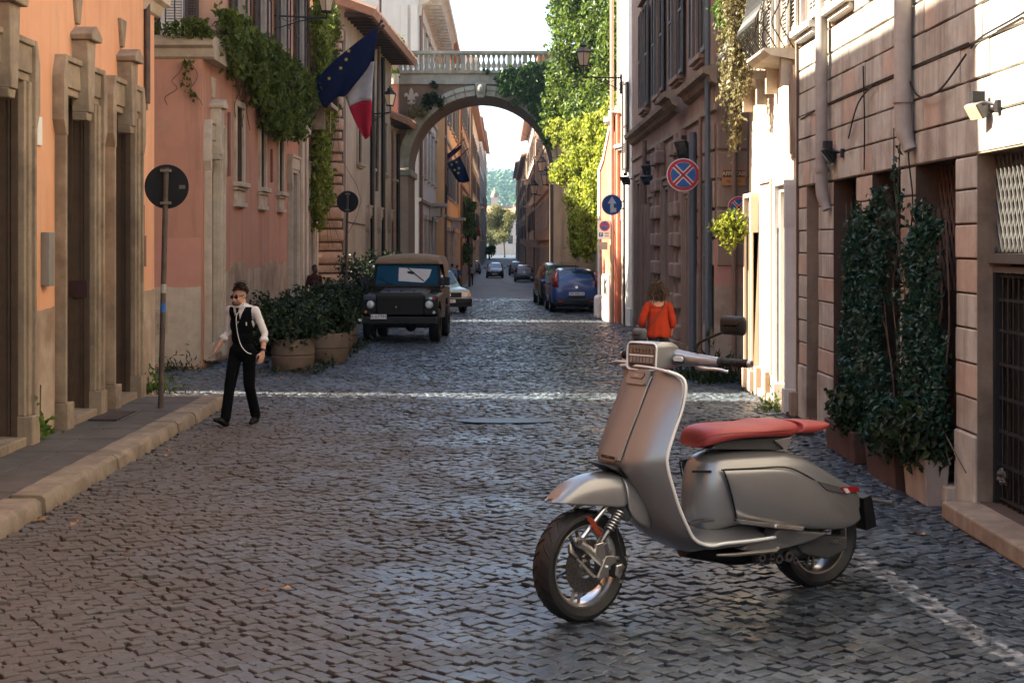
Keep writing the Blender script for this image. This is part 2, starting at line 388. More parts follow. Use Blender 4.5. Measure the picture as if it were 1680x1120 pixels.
# the setts, laid in gently waving diagonal courses
def setts():
    u = .086; ang = R(40)
    I, J = np.meshgrid(np.arange(-620, 620), np.arange(-620, 620), indexing='ij'); I = I.ravel(); J = J.ravel()
    a = I + .5 * ((J // 1) % 2) * .25 + rng.normal(0, .085, I.size); b = J + rng.normal(0, .085, I.size)
    lx, ly = a * u * 1.06, b * u
    X = lx * math.cos(ang) - ly * math.sin(ang); Y = lx * math.sin(ang) + ly * math.cos(ang) + 34
    ph = .16 * np.sin(X * .9 + .8 * np.sin(Y * .3)) + .05 * np.sin(X * 2.6 + Y * 1.7); Y2 = Y + ph + .12 * np.sin(Y * .55 + X * .25)
    X2 = X + .2 * np.sin(Y * .6)
    ok = (Y2 > 6.6) & (Y2 < ROAD_END) & (X2 > -6.6) & (X2 < 4.35) & ~((X2 < -3.97) & (Y2 < 21.9)) & (np.abs(X2) < 1.2 + Y2 * .40)
    X2, Y2 = X2[ok], Y2[ok]; n = len(X2)
    th = ang + .145 * np.cos(X2 * .9) + rng.normal(0, .09, n)
    hx = u * 1.06 * .5 * rng.uniform(.9, 1.05, n); hy = u * .5 * rng.uniform(.9, 1.05, n)
    ez = .0055 * rng.normal(size=n) + np.array([gz(y) for y in Y2])
    tx, ty = rng.normal(0, .03, n), rng.normal(0, .06, n)
    return X2, Y2, th, hx, hy, ez, tx, ty
cx, cy, cth, chx, chy, cez, ctx, cty = setts()
def sett_geo(ix):
    q = np.array([(-1, -1), (1, -1), (1, 1), (-1, 1)], float); n = len(ix)
    V = np.zeros((n, 12, 3)); jit = rng.normal(0, .085, (n, 4, 2))
    for r_, (f, z) in enumerate(((1.0, -.03), (.975, -.002), (.88, .0018))):
        l = (q[None] + jit) * f * np.stack([chx[ix], chy[ix]], 1)[:, None]
        c, s = np.cos(cth[ix])[:, None], np.sin(cth[ix])[:, None]
        V[:, r_ * 4:r_ * 4 + 4, 0] = l[..., 0] * c - l[..., 1] * s; V[:, r_ * 4:r_ * 4 + 4, 1] = l[..., 0] * s + l[..., 1] * c
        V[:, r_ * 4:r_ * 4 + 4, 2] = z + (0 if r_ == 0 else 1) * (V[:, r_ * 4:r_ * 4 + 4, 0] * ctx[ix][:, None] + V[:, r_ * 4:r_ * 4 + 4, 1] * cty[ix][:, None])
    fq = []
    for r_ in range(2):
        for k in range(4): fq.append((r_ * 4 + k, r_ * 4 + (k + 1) % 4, r_ * 4 + 4 + (k + 1) % 4, r_ * 4 + 4 + k))
    fq.append((8, 9, 10, 11))
    return V, np.array(fq)
_px = VX + cx * F / cy; _py = HY + CH * F / cy
vis = (_px > 5) & (_px < 1675) & (_py < 1115)
near = np.where(vis)[0][np.argsort(cy[vis])][:300]
nearset = np.zeros(len(cx), bool); nearset[near] = True
rest = np.where(~nearset)[0]
V, fq = sett_geo(rest); V[..., 0] += cx[rest][:, None]; V[..., 1] += cy[rest][:, None]; V[..., 2] += cez[rest][:, None]
Fa = (fq[None] + (np.arange(len(rest)) * 12)[:, None, None]).reshape(-1, 4)
o = link('cobblestones', np_mesh('cobblestones', V.reshape(-1, 3), Fa, False), m_sett, road); tag(o, kind='stuff')
V, fq = sett_geo(near)
for k, i in enumerate(near):
    me = np_mesh('cobblestone', V[k], fq, False)
    o = link('cobblestone', me, m_sett, road); o.location = (cx[i], cy[i], cez[i])
# water standing in a shallow dip, and the long low ridge behind it
m_pud = glassM('puddle_water', (.02, .025, .03), .42, .5, 0)
c0 = Vector((XA(832, 19.6), 19.6, .021)); mb = MB()
mb.plate([(.7 * math.cos(t), .34 * math.sin(t) * abs(math.sin(t)) ** .7 * (1 + .2 * math.cos(2 * t))) for t in np.linspace(0, 2 * math.pi, 28)[:-1]], c0, (1, 0, 0), (0, 1, 0))
tag(mb.build('puddle', m_pud), kind='structure')

# ------------------------------------------------------------------ pavement on the left: slabs and kerb stones
pav = MB().box(-5.32, -4.32, 4, 21.55, -.1, .112).build('pavement', m_joint); tag(pav, kind='structure')
y = 7.6
while y < 21.4:
    L_ = random.uniform(.75, 1.15); y1 = min(y + L_, 21.5)
    xs = [-5.30, -4.3 - random.uniform(.42, .56), -4.31]
    for a, b in zip(xs, xs[1:]):
        MB().box(a + .006, b - .006, y + .006, y1 - .006, .05, .134 + random.uniform(-.004, .005)).build('paving_slab', m_slab, pav, bevel=.006, seg=1)
    y = y1
y = 7.5; k = 0
while y < 21.3:
    y1 = y + random.uniform(.85, 1.25); dx = random.uniform(-.012, .012)
    if y1 > 20.9: y1 = 21.5
    if 12.55 < y1 < 13.6: y1 = 13.05
    g = .17 if abs(y1 - 13.05) < .01 else .008                        # the drain gap
    mb = MB(); n = 6; rings = []
    for i in range(n + 1):
        yy = y + (y1 - g - y) * i / n; j = lambda: random.uniform(-.009, .009)
        top = .148 + j() * .6
        rings.append([(-4.3, yy, -.05), (-4.3, yy, top), (-4.04 + dx + j(), yy, top + j() * .5), (-4.0 + dx + j(), yy, top - .035), (-3.985 + dx + j(), yy, .02), (-3.98 + dx, yy, -.06)])
    mb.loft(rings).build('kerb_stone', m_kerb, pav, smooth=40); y = y1; k += 1
for a, b in ((-5.28, -4.75), (-4.74, -4.22), (-4.21, -3.98)):         # the stones across the far end
    MB().box(a, b, 21.52, 21.78, -.05, .142 + random.uniform(-.01, .01)).build('kerb_stone', m_kerb, pav, bevel=.02)

# ------------------------------------------------------------------ facades
class Fac:
    """a wall frame: s along the wall, z up, o outwards"""
    def __init__(f, O, es, n): f.O = Vector(O); f.es = Vector(es).normalized(); f.n = Vector(n).normalized()
    def p(f, s, z, o=0): return f.O + f.es * s + Vector((0, 0, z)) + f.n * o
    def box(f, mb, s0, s1, z0, z1, o0, o1):
        vs = [f.p(s, z, o) for z in (z0, z1) for o in (o0, o1) for s in (s0, s1)]
        return mb.add(vs, [(0, 2, 3, 1), (4, 5, 7, 6), (0, 1, 5, 4), (2, 6, 7, 3), (0, 4, 6, 2), (1, 3, 7, 5)])
    def prism(f, mb, poly, o0, o1): return mb.prism([(a, b) for a, b in poly], f.p(0, 0, o0), f.es, (0, 0, 1), f.n * (o1 - o0))
    def run(f, mb, prof, s0, s1):
        """a moulding: profile [(out, z)] swept from s0 to s1"""
        return mb.loft([[f.p(s, z, o) for o, z in prof] for s in (s0, s1)])
def FL(X): return Fac((X, 0, 0), (0, 1, 0), (1, 0, 0))
def FR(X): return Fac((X, 0, 0), (0, 1, 0), (-1, 0, 0))
def FF(Y): return Fac((0, Y, 0), (1, 0, 0), (0, -1, 0))       # faces the camera: s is X
def panel(f, bld, s0, s1, z0, z1, holes, dep, mat, rmat=None, name='wall', back=0, top=True):
    """a wall with openings (s0, s1, z0, z1), stone reveals, and (back > 0) the rest of the building's block"""
    ss = sorted({s0, s1, *[h[0] for h in holes], *[h[1] for h in holes]}); zs = sorted({z0, z1, *[h[2] for h in holes], *[h[3] for h in holes]})
    ss = [s for s in ss if s0 <= s <= s1]; zs = [z for z in zs if z0 <= z <= z1]
    mb = MB()
    for a, b in zip(ss, ss[1:]):
        for c, d in zip(zs, zs[1:]):
            m, q = (a + b) / 2, (c + d) / 2
            if any(h[0] < m < h[1] and h[2] < q < h[3] for h in holes): continue
            mb.add([f.p(a, c), f.p(b, c), f.p(b, d), f.p(a, d)], [(0, 1, 2, 3)])
    if back:
        B = -back
        mb.add([f.p(s0, z0), f.p(s0, z1), f.p(s0, z1, B), f.p(s0, z0, B)], [(0, 1, 2, 3)]); mb.add([f.p(s1, z0), f.p(s1, z1), f.p(s1, z1, B), f.p(s1, z0, B)], [(0, 1, 2, 3)])
        mb.add([f.p(s0, z0, B), f.p(s1, z0, B), f.p(s1, z1, B), f.p(s0, z1, B)], [(0, 1, 2, 3)]); mb.add([f.p(s0, z1), f.p(s1, z1), f.p(s1, z1, B), f.p(s0, z1, B)], [(0, 1, 2, 3)])
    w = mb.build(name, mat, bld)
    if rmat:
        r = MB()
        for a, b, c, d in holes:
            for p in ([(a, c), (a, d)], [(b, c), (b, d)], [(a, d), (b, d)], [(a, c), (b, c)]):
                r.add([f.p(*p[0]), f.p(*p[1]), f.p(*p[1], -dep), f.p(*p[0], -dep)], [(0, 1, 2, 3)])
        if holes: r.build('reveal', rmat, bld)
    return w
def torn(f, bld, s0, s1, z0, zt, mat, name='plinth', o=.012, j=.05, seed=1):
    """a coat of render with a ragged top edge"""
    g = random.Random(seed); n = max(2, int((s1 - s0) / .12)); top = []; z = zt
    for i in range(n + 1):
        if g.random() < .35: z = zt + g.uniform(-j, j)
        top.append((s0 + (s1 - s0) * i / n, z + g.uniform(-.008, .008)))
    mb = MB()
    for (a, za), (b, zb) in zip(top, top[1:]):
        mb.add([f.p(a, z0, o), f.p(b, z0, o), f.p(b, zb, o), f.p(a, za, o)], [(0, 1, 2, 3)]); mb.add([f.p(a, za, o), f.p(b, zb, o), f.p(b, zb, 0), f.p(a, za, 0)], [(0, 1, 2, 3)])
    for a, za in (top[0], top[-1]): mb.add([f.p(a, z0, 0), f.p(a, z0, o), f.p(a, za, o), f.p(a, za, 0)], [(0, 1, 2, 3)])
    return mb.build(name, mat, bld)
def portal(f, bld, s0, s1, zt, z0=.13, fw=.23, dep=.27, mat=None, door=None, key=True, ear=.1, lin=.46):
    mat = mat or m_trav; mb = MB()
    for a, b, o in ((0, .07, .07), (.07, fw - .05, .1), (fw - .05, fw, .135)):
        f.box(mb, s0 - b, s0 - a, z0 + .32, zt, -.02, o); f.box(mb, s1 + a, s1 + b, z0 + .32, zt, -.02, o)
    for a, b, o in ((0, .09, .065), (.09, lin - .07, .095), (lin - .07, lin, .13)):
        f.box(mb, s0 - fw + .002, s1 + fw - .002, zt + a + .001, zt + b, -.02, o + .003)
    for sg, e in ((-1, s0 - fw), (1, s1 + fw)):                      # crossettes and plinth blocks
        f.prism(mb, [(e - sg * .06, zt - .5), (e + sg * .0, zt - .5), (e + sg * ear, zt - .32), (e + sg * ear, zt + lin * .45), (e, zt + lin - .0), (e - sg * .06, zt + lin)], -.02, .142)
        f.box(mb, e + sg * .03 if sg < 0 else s1 - .02, e + sg * .03 if sg > 0 else s0 + .02, z0, z0 + .319, -.02, .16)
    fr = mb.build('door_frame', mat, bld, bevel=.008, seg=1)
    mb = MB()
    for a, b, t in ((-.07, -.002, .028), (-.11, -.085, .018), (-dep + .005, -dep + .05, .03)): f.box(mb, s1 - t, s1 - .001, z0 + .1, zt - .001, a, b); f.box(mb, s0 + .001, s0 + t, z0 + .1, zt - .001, a, b)
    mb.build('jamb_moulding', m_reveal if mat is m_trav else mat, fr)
    mb = MB(); f.box(mb, s0 - .04, s1 + .04, z0 - .05, z0 + .1, -dep, .1); mb.build('door_sill', m_trav, fr, bevel=.012)
    c = (s0 + s1) / 2
    if key:
        mb = MB(); f.prism(mb, [(c - .1, zt - .16), (c + .1, zt - .16), (c + .18, zt + .72), (c - .18, zt + .72)], -.02, .2)
        f.prism(mb, [(c - .12, zt - .16), (c - .09, zt - .26), (c + .09, zt - .26), (c + .12, zt - .16)], -.02, .17)
        f.prism(mb, [(c - .22, zt + .722), (c + .22, zt + .722), (c + .25, zt + .79), (c, zt + .91), (c - .25, zt + .79)], -.02, .27)
        f.prism(mb, [(c - .05, zt + .935), (c + .05, zt + .935), (c + .16, zt + 1.32), (c - .16, zt + 1.32)], -.01, .05)
        mb.build('keystone', mat, fr, bevel=.01, seg=1)
    d = door or m_wood; mb = MB(); f.box(mb, s0, s1, z0, zt, -dep - .05, -dep + .005); dl = mb.build('door', d, bld)
    mb = MB(); n = 2
    for i in range(n):
        a = s0 + (s1 - s0) * i / n; b = s0 + (s1 - s0) * (i + 1) / n
        for c0, c1 in ((.12, .3), (.34, .62), (.66, .94)): f.box(mb, a + .09, b - .09, z0 + (zt - z0) * c0, z0 + (zt - z0) * c1, -dep + .006, -dep + .03)
    mb.build('door_panel', d, dl, bevel=.012, seg=1); return fr
def shutter(f, bld, s0, s1, z0, z1, o, mat, step=.055, name='shutter'):
    mb = MB()
    for a, b, c, d in ((s0, s0 + .05, z0, z1), (s1 - .05, s1, z0, z1), (s0 + .05, s1 - .05, z0, z0 + .08), (s0 + .05, s1 - .05, z1 - .06, z1), (s0 + .05, s1 - .05, (z0 + z1) / 2 - .03, (z0 + z1) / 2 + .03)): f.box(mb, a, b, c, d, o, o + .04)
    sh = mb.build(name, mat, bld); mb = MB(); z = z0 + .1
    while z < z1 - .07:
        mb.add([f.p(s0 + .05, z, o + .036), f.p(s1 - .05, z, o + .036), f.p(s1 - .05, z + step * .8, o + .004), f.p(s0 + .05, z + step * .8, o + .004)], [(0, 1, 2, 3)]); z += step
    tag(mb.build('slats', mat, sh), kind='stuff'); return sh
def window(f, bld, s0, s1, z0, z1, dep=.2, fr=.13, mat=None, sill=True, bars=False, sash=None, head=False):
    mat = mat or m_travl; mb = MB()
    if fr:
        f.box(mb, s0 - fr, s0, z0, z1, -.02, .06); f.box(mb, s1, s1 + fr, z0, z1, -.02, .06); f.box(mb, s0 - fr, s1 + fr, z1 + .001, z1 + fr, -.02, .065)
        if head: f.box(mb, s0 - fr - .08, s1 + fr + .08, z1 + fr + .002, z1 + fr + .1, -.02, .17)
        w = mb.build('window_frame', mat, bld, bevel=.01, seg=1)
    if sill:
        mb = MB(); f.box(mb, s0 - .2, s1 + .2, z0 - .1, z0 - .001, -.02, .16); f.box(mb, s0 - .15, s1 + .15, z0 - .17, z0 - .102, -.02, .1)
        if sill == 2:
            f.box(mb, s0 - .08, s1 + .08, z0 - .42, z0 - .172, -.02, .06); f.box(mb, s0 - .14, s1 + .14, z0 - .52, z0 - .422, -.02, .1)
        mb.build('window_sill', mat, bld, bevel=.01, seg=1)
    mb = MB(); f.box(mb, s0, s1, z0, z1, -dep - .02, -dep + .004); pn = mb.build('pane', m_pane, bld)
    if sash:
        mb = MB(); c = (s0 + s1) / 2
        for a, b in ((s0, s0 + .06), (c - .04, c + .04), (s1 - .06, s1)): f.box(mb, a, b, z0, z1, -dep + .005, -dep + .05)
        for q in (0, .33, .66, 1): zz = z0 + (z1 - z0) * q; f.box(mb, s0 + .061, s1 - .061, zz - .025, zz + .025, -dep + .006, -dep + .045)
        mb.build('sash', sash, pn)
    if bars:
        mb = MB(); n = max(2, int((s1 - s0) / .14))
        for i in range(n + 1): a = s0 + (s1 - s0) * i / n; mb.tube([f.p(a, z0, -.03), f.p(a, z1, -.03)], .011, 5)
        k = max(2, int((z1 - z0) / .5))
        for i in range(k + 1): z = z0 + (z1 - z0) * i / k; f.box(mb, s0, s1, z - .012, z + .012, -.05, -.03)
        mb.build('window_bars', m_iron, bld)

# ------------------------------------------------------------------ LEFT: orange house
bo = thing('orange_house', 'bright orange stucco house with three tall stone door frames along the pavement', 'house', (-5.3, 14, 0))
f = FL(-5.3); doors = [(14.9, 16.33), (17.9, 19.16), (20.13, 21.27)]
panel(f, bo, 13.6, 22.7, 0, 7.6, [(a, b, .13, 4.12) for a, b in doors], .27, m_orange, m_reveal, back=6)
panel(f, bo, 13.6, 21.4, 7.6, 12.6, [], 0, m_orange, name='wall', back=6)
for a, b in doors: portal(f, bo, a, b, 4.12)
for k, (a, b) in enumerate(((13.62, 14.64), (16.6, 17.62), (19.43, 19.86), (21.54, 22.69))): torn(f, bo, a, b, .1, 1.62, m_plinth, seed=k + 3)
mb = MB()                                                             # small cornice with a scrolled capital at the far corner
f.run(mb, [(0, 5.78), (.05, 5.8), (.12, 5.93), (.2, 5.97), (.22, 6.12), (0, 6.14)], 22.0, 22.9); mb.build('cornice', m_travl, bo)
mb = MB(); f.run(mb, [(0, 12.6), (.5, 12.65), (.55, 12.8), (0, 12.9)], 13.58, 21.45); mb.build('cornice', m_trav, bo)
for s, z0, z1 in ((22.1, 5.2, 6.2), (22.05, 4.3, 5.25), (21.85, 2.4, 2.9), (21.95, 2.0, 2.45)):
    mb = MB(); mb.tube([f.p(s, z0, .03), f.p(s, z1, .03)], .03, 8); mb.build('conduit', m_pipe, bo, smooth=40)
mb = MB(); mb.tube([f.p(22.05, 4.4, .05), f.p(22.05, 8.5, .05)], .045, 8); mb.build('downpipe', m_pole, bo, smooth=40)
def onwall(name, label, cat, f, s, z, w, h, t, mat, group=None, bev=.008):
    mb = MB(); f.box(mb, s - w / 2, s + w / 2, z - h / 2, z + h / 2, .0, t); o = mb.build(name, mat, None, bevel=bev); return tag(o, label, cat, group)
onwall('wall_plate', 'white enamel plate on the orange wall near the first door', 'plate', f, DW(62, -5.3), ZA(215, 17.0), .16, .33, .03, m_swhite)
onwall('doorbell_plate', 'narrow brass plate between the second and third orange-house doors', 'plate', f, DW(157, -5.3), ZA(248, 19.4), .1, .36, .03, m_trav)
onwall('meter_box', 'tall grey metal box on the orange wall left of the middle door', 'meter box', f, DW(79, -5.27) - .08, ZA(425, 17.3), .2, .62, .1, M('grey_metal_box', (.2, .19, .17), .5, .1, 5, .1, 30, streak=.4))
mb = MB(); mb.box(-5.3 - .262, -5.3 - .02, 19.125, 19.16, ZA(488, 19.1), ZA(460, 19.1)); tag(mb.build('house_plaque', M('dark_plaque', (.05, .02, .02), .5)), 'dark maroon plaque on the stone reveal of the middle door', 'plaque')
mb = MB().box(-5.15, -4.8, 18.55, 19.55, .136, .152); k = mb.build('drain_grate', m_iron); tag(k, 'dark iron grate let into the pavement by the middle door', 'grate')
mb = MB()
for i in range(9): mb.box(-5.13 + i * .037, -5.112 + i * .037, 18.6, 19.5, .1521, .158)
mb.build('bar', m_pole, k)

# low house nearer than the frame, closing the street on the left
bn = thing('ochre_house', 'ochre house beside the orange house, beyond the left edge', 'house', (-5.35, 5, 0))
panel(FL(-5.35), bn, -14, 13.58, 0, 11.2, [], 0, m_orange, back=6)
# unseen houses added round the side alley, spaced to pass the sun in slots
for nm, lb, y0, y1, h in (('sun_block_house', 'unseen tall plain house added to block sun at the side alley end', 10, 23.85, 15.9), ('sun_block_house', 'unseen narrow plain house added to edge the sun slot in the side alley', 25.1, 26.2, 15.9), ('sun_block_house', 'unseen tallest plain house added to block sun behind the pink house', 26.2, 33, 27)):
    b = thing(nm, lb, 'house', (-13, (y0 + y1) / 2, 0)); panel(FL(-13.0), b, y0, y1, 0, h, [], 0, m_upper, back=6)

bt = thing('dapple_tree', 'unseen small tree added in the side alley to break up the sun', 'tree', (-11, 23.9, 0))  # out-of-view tree added so its leaves dapple the sun strip on the road
mb = MB(); mb.tube([(-11, 24.0, 0), (-11, 23.9, 6), (-10.9, 23.7, 9.5)], [.14, .11, .05], 8); mb.build('trunk', m_bark, bt, smooth=1)
P_, d_ = blob_pts([((-11, 23.6, 8.6), (.8, .8, .8)), ((-10.8, 23.5, 9.9), (.7, .8, .6)), ((-11, 23.9, 11.4), (.5, .7, .35))], 420, 3, .1); link('crown', leaf_mesh('crown', P_, .16, d_, seed=3), m_leafm, bt)

# ------------------------------------------------------------------ LEFT: pink house with terrace
bp = thing('pink_house', 'faded pink stucco house with ivy hanging from its terrace', 'house', (-5.6, 36, 0))
f = FL(-5.6); g = FF(27.79)
pw = [(31.2, 32.05, 3.62, 5.2), (34.3, 35.0, 3.62, 5.2), (37.1, 37.85, 3.62, 5.2)]
pd = [(28.25, 29.25), (39.1, 40.3), (42.6, 43.7)]
panel(f, bp, 27.8, 44.85, 0, 6.0, pw + [(a, b, .13, 4.2) for a, b in pd], .25, m_pink, m_reveal, back=6)
panel(g, bp, -13, -5.6, 0, 6.0, [], 0, m_pink, name='wall')
up = [(31.0, 32.1, 6.9, 9.3), (33.9, 35.0, 6.9, 9.3), (37.0, 38.2, 6.5, 9.3), (40.4, 41.6, 6.5, 9.3)]
panel(f, bp, 29.6, 43.3, 6.25, 18.0, up, .2, m_upper, m_travl, name='upper_wall', back=6)
panel(f, bp, 43.3, 44.85, 6.0, 9.2, [], 0, m_upper, name='upper_wall', back=6)
panel(FF(29.3), bp, -11, -5.62, 6.1, 18, [(-7.6, -6.7, 6.3, 8.7)], .2, m_upper, m_travl, name='upper_wall', back=.25)
mb = MB(); g.run(mb, [(0, 5.76), (.06, 5.8), (.1, 5.95), (.22, 6.0), (.25, 6.18), (-1.5, 6.2), (-1.5, 5.76)], -13, -5.36)
f.run(mb, [(0, 5.82), (.12, 5.95), (.22, 6.0), (.25, 6.18), (-.3, 6.2), (-.3, 5.82)], 27.83, 44.85); mb.build('terrace_cornice', m_travl, bp)
for k, (a, b) in enumerate(pd): portal(f, bp, a, b, 4.2, mat=m_travl, key=k == 0, door=M('pale_blocked_door', (.3, .25, .19), .9, .1, 4, .2, 40, streak=.4) if k == 0 else m_wood)
for a, b, c, d in pw: window(f, bp, a, b, c, d, sill=2)
for k, (a, b, c, d) in enumerate(up):
    window(f, bp, a, b, c, d, head=True, sill=k < 2)
    for s0, s1 in ((a - .58, a - .02), (b + .02, b + .58)): shutter(f, bp, s0, s1, c, d, .07, m_shutb)
window(FF(29.3), bp, -7.6, -6.7, 6.3, 8.7, sill=False, sash=m_shutw)
shutter(FF(29.3), bp, -6.68, -6.22, 6.3, 8.7, .07, m_shutw); shutter(FF(29.3), bp, -6.2, -5.95, 6.3, 8.7, .07, m_shutb)
torn(f, bp, 29.52, 39.0, .05, 1.86, m_plinth, seed=21, j=.1); torn(f, bp, 40.6, 42.3, .05, 1.86, m_plinth, seed=22)
torn(g, bp, -13, -5.62, .05, 1.5, m_travl, seed=23, j=.04); torn(g, bp, -13, -5.62, 1.46, 2.45, m_salmon, 'painted_band', .008, .015, 24)
for s in (41.1, 42.0, 44.2):
    mb = MB(); f.box(mb, s - .22, s + .22, .05, 5.8, -.02, .12); f.box(mb, s - .28, s + .28, 5.4, 5.6, -.02, .18); f.box(mb, s - .28, s + .28, .05, .5, -.02, .18); mb.build('pilaster', m_travl, bp, bevel=.02)
for s, z0, z1 in ((30.4, 3.7, 5.0), (36.0, 3.8, 4.6)):
    mb = MB(); mb.tube([f.p(s, z0, .03), f.p(s, z1, .03)], .035, 6); mb.build('conduit', m_pipe, bp)
mb = MB()                                                             # terrace railing, facing the street corner
for i in range(16): x = -8.3 + i * .17; mb.tube([(x, 27.72, 6.2), (x, 27.72, 7.25)], .012, 5)
mb.tube([(-8.3, 27.72, 7.25), (-5.5, 27.72, 7.25)], .02, 6); mb.tube([(-8.3, 27.72, 6.3), (-5.5, 27.72, 6.3)], .012, 6)
mb.build('terrace_railing', m_iron, bp)
mb = MB(); f.box(mb, 42.2, 44.0, 6.2, 6.32, 0, .75)
for s in (42.4, 43.8): f.prism(mb, [(s - .07, 5.55), (s + .07, 5.55), (s + .07, 6.2), (s - .07, 6.2)], 0, .55)
bc = mb.build('balcony', m_trav, bp); mb = MB()
for i in range(13): mb.tube([f.p(42.2 + i * .15, 6.32, .72), f.p(42.2 + i * .15, 7.3, .72)], .012, 5)
f.box(mb, 42.2, 44, 7.3, 7.34, .70, .74); mb.build('railing', m_iron, bc)
p = M('utility_panel', (.4, .33, .26), .8, .1, 4, .1, 40); o = onwall('utility_panel', 'pale utility panel with black scribbles low on the pink house return wall', 'panel', g, XA(258, 27.7), ZA(527, 27.7), .36, .46, .03, p)
mb = MB()
for zz, pts in ((0, [(-.14, .15), (-.1, .02), (-.06, .16)]), (0, [(-.02, .15), (-.05, .02), (.03, .1), (-.02, .15)]), (0, [(.06, .03), (.06, .16), (.12, .12)]), (0, [(-.15, -.05), (-.05, -.02), (-.1, -.14), (-.15, -.05)]), (0, [(-.15, -.02), (.14, .05)]), (0, [(0, -.04), (-.02, -.15), (.1, -.1)])):
    mb.tube([(XA(258, 27.7) + a, 27.765, ZA(527, 27.7) + b) for a, b in pts], .007, 4)
mb.build('scribble', m_black, o)

# rusticated corner pier and the grey house behind it
bq = thing('corner_pier', 'rough pinkish stone pier of stacked rounded blocks left of the parked jeep', 'pier', (-5.3, 46.4, 0))
MB().box(-6.6, -4.97, 46.4, 47.0, 0, 9.0).build('core', m_joint, bq)
m_rust = M('rock_faced_stone', (.42, .29, .2), .95, .15, 4, .8, 14, col2=(.25, .16, .1), c2s=1.3, c2a=.6, bdist=.04)
z = 0; k = 0
while z < 8.9:
    h = .42 if k % 2 else .27; w = .0 if k % 2 else .05; mb = MB(); q = []
    for i, (ff, out) in enumerate(((1, 0), (.99, .07), (.8, .13))): q.append([(-5.79 + (.84 - w) * a * (1 if ff > .9 else .9), 46.4 - out, z + .02 + h / 2 + (h / 2 - .02) * b * ff) for a, b in rrect(2, 2, .25, 3)])
    mb.loft(q).build('pier_block', m_rust, bq, smooth=60); z += h; k += 1
def FS(f, px):
    """where along a wall frame the image column px lies"""
    k = (px - VX) / F; return (k * f.O.y - f.O.x) / (f.es.x - k * f.es.y)
def FP(f, px, py):
    s = FS(f, px); q = f.p(s, 0); return s, CH - (py - HY) * q.y / F
# ------------------------------------------------------------------ LEFT: grey house with eaves
f = Fac((-4.95, 47.0, 0), (.6, 14.8, 0), (14.8, -.6, 0)); L_ = 14.8
bg_ = thing('grey_house', 'weathered grey house with deep tiled eaves before the arch', 'house', (-4.7, 54, 0))
gw = [(2.6, 3.5, 5.0, 6.9), (6.3, 7.3, 5.0, 6.9), (9.6, 10.6, 5.0, 6.9), (12.6, 13.5, 4.9, 6.6), (5.0, 5.9, .2, 3.2), (8.3, 9.3, .2, 3.2), (11.5, 12.5, .2, 3.2)]
panel(f, bg_, 0, 12.6, 0, 9.7, gw, .2, m_grey, m_reveal, back=5); panel(f, bg_, 12.6, L_, 0, 7.3, [h for h in gw if h[0] >= 12.6], .2, m_grey, m_reveal, back=5)
for k, (a, b, c, d) in enumerate(gw):
    if c > 2: window(f, bg_, a, b, c, d, bars=True, mat=m_grey)
    else: portal(f, bg_, a, b, d, fw=.2, mat=m_grey, key=False)
for s0, s1, z, d in ((-.6, 12.7, 9.7, .95), (12.0, L_, 7.3, .75)):
    mb = MB(); f.run(mb, [(-1.8, z + .85), (-1.8, z + .75), (0, z), (d, z - .32), (d + .05, z - .2), (d + .05, z - .12)], s0, s1); mb.build('roof', m_roof, bg_)
    mb = MB(); s = s0 + .1
    while s < s1 - .1: mb.tube([f.p(s, z + .9, -1.8), f.p(s, z - .13, d + .07)], .09, 6); s += .24
    tag(mb.build('roof_tiles', m_roof, bg_), kind='stuff')
    s = s0 + .3
    while s < s1: mb = MB(); f.box(mb, s, s + .1, z - .3, z - .16, 0, d - .1); mb.build('rafter_end', m_wood, bg_); s += .7
for px, c in ((607, m_black), (625, m_black), (642, m_pipe), (650, m_black)):
    s = FS(f, px); mb = MB(); mb.tube([f.p(s, 0, .09), f.p(s, 6.8 if px > 640 else 9.3, .09)], .075, 8); mb.build('downpipe', c, bg_, smooth=40)
s = FS(f, 612); mb = MB(); mb.tube([f.p(s, 4.2, .14), f.p(s, 14.2, .3)], .06, 8); tag(mb.build('flag_mast', m_pole), 'tall thin dark mast rising past the grey house eaves', 'mast')
mb = MB(); mb.tube(bez([f.p(.2, 6.9, .03), f.p(2, 6.75, .05), f.p(4.2, 6.3, .05), f.p(6, 6.6, .05)], 5), .02, 4); mb.tube([f.p(.5, 3.0, .03), f.p(4.5, 2.95, .03)], .02, 4); mb.build('cable', m_black, bg_)

# ------------------------------------------------------------------ the arch over the street
YA, YB = 62.0, 66.5; ax_, az_, aa, ab, at = -.92, 5.46, 3.0, 2.98, .42
ba = thing('street_arch', 'old brick and stone arch bridging the street with a balustrade on top', 'arch', (-.9, 63, 0))
m_brick = M('old_brick', (.2, .13, .085), .95, .2, 9, .5, 30, col2=(.13, .11, .08), c2s=.6, c2a=.7, streak=.3)
m_archs = M('mossy_marble', (.36, .34, .28), .9, .15, 4, .3, 40, col2=(.13, .13, .1), c2s=.9, c2a=.75, streak=.4)
ang = [math.pi * k / 26 for k in range(27)]
A = [(ax_ - (aa + at - .05) * math.cos(t), az_ + (ab + at - .05) * math.sin(t)) for t in ang]
mb = MB(); XL, XR, ZT = -4.62, 4.4, 8.93
def aface(Y, mb):
    pts = [(XL, 0)] + [(A[0][0], 0)] + A + [(A[-1][0], 0), (XR, 0)]
    top = [(XL, ZT), (A[0][0], ZT)] + [(p[0], ZT) for p in A] + [(A[-1][0], ZT), (XR, ZT)]
    for i in range(len(pts) - 1):
        mb.add([(pts[i][0], Y, pts[i][1]), (pts[i + 1][0], Y, pts[i + 1][1]), (top[i + 1][0], Y, top[i + 1][1]), (top[i][0], Y, top[i][1])], [(0, 1, 2, 3)])
aface(YA, mb); aface(YB, mb); mb.build('spandrel', m_brick, ba)
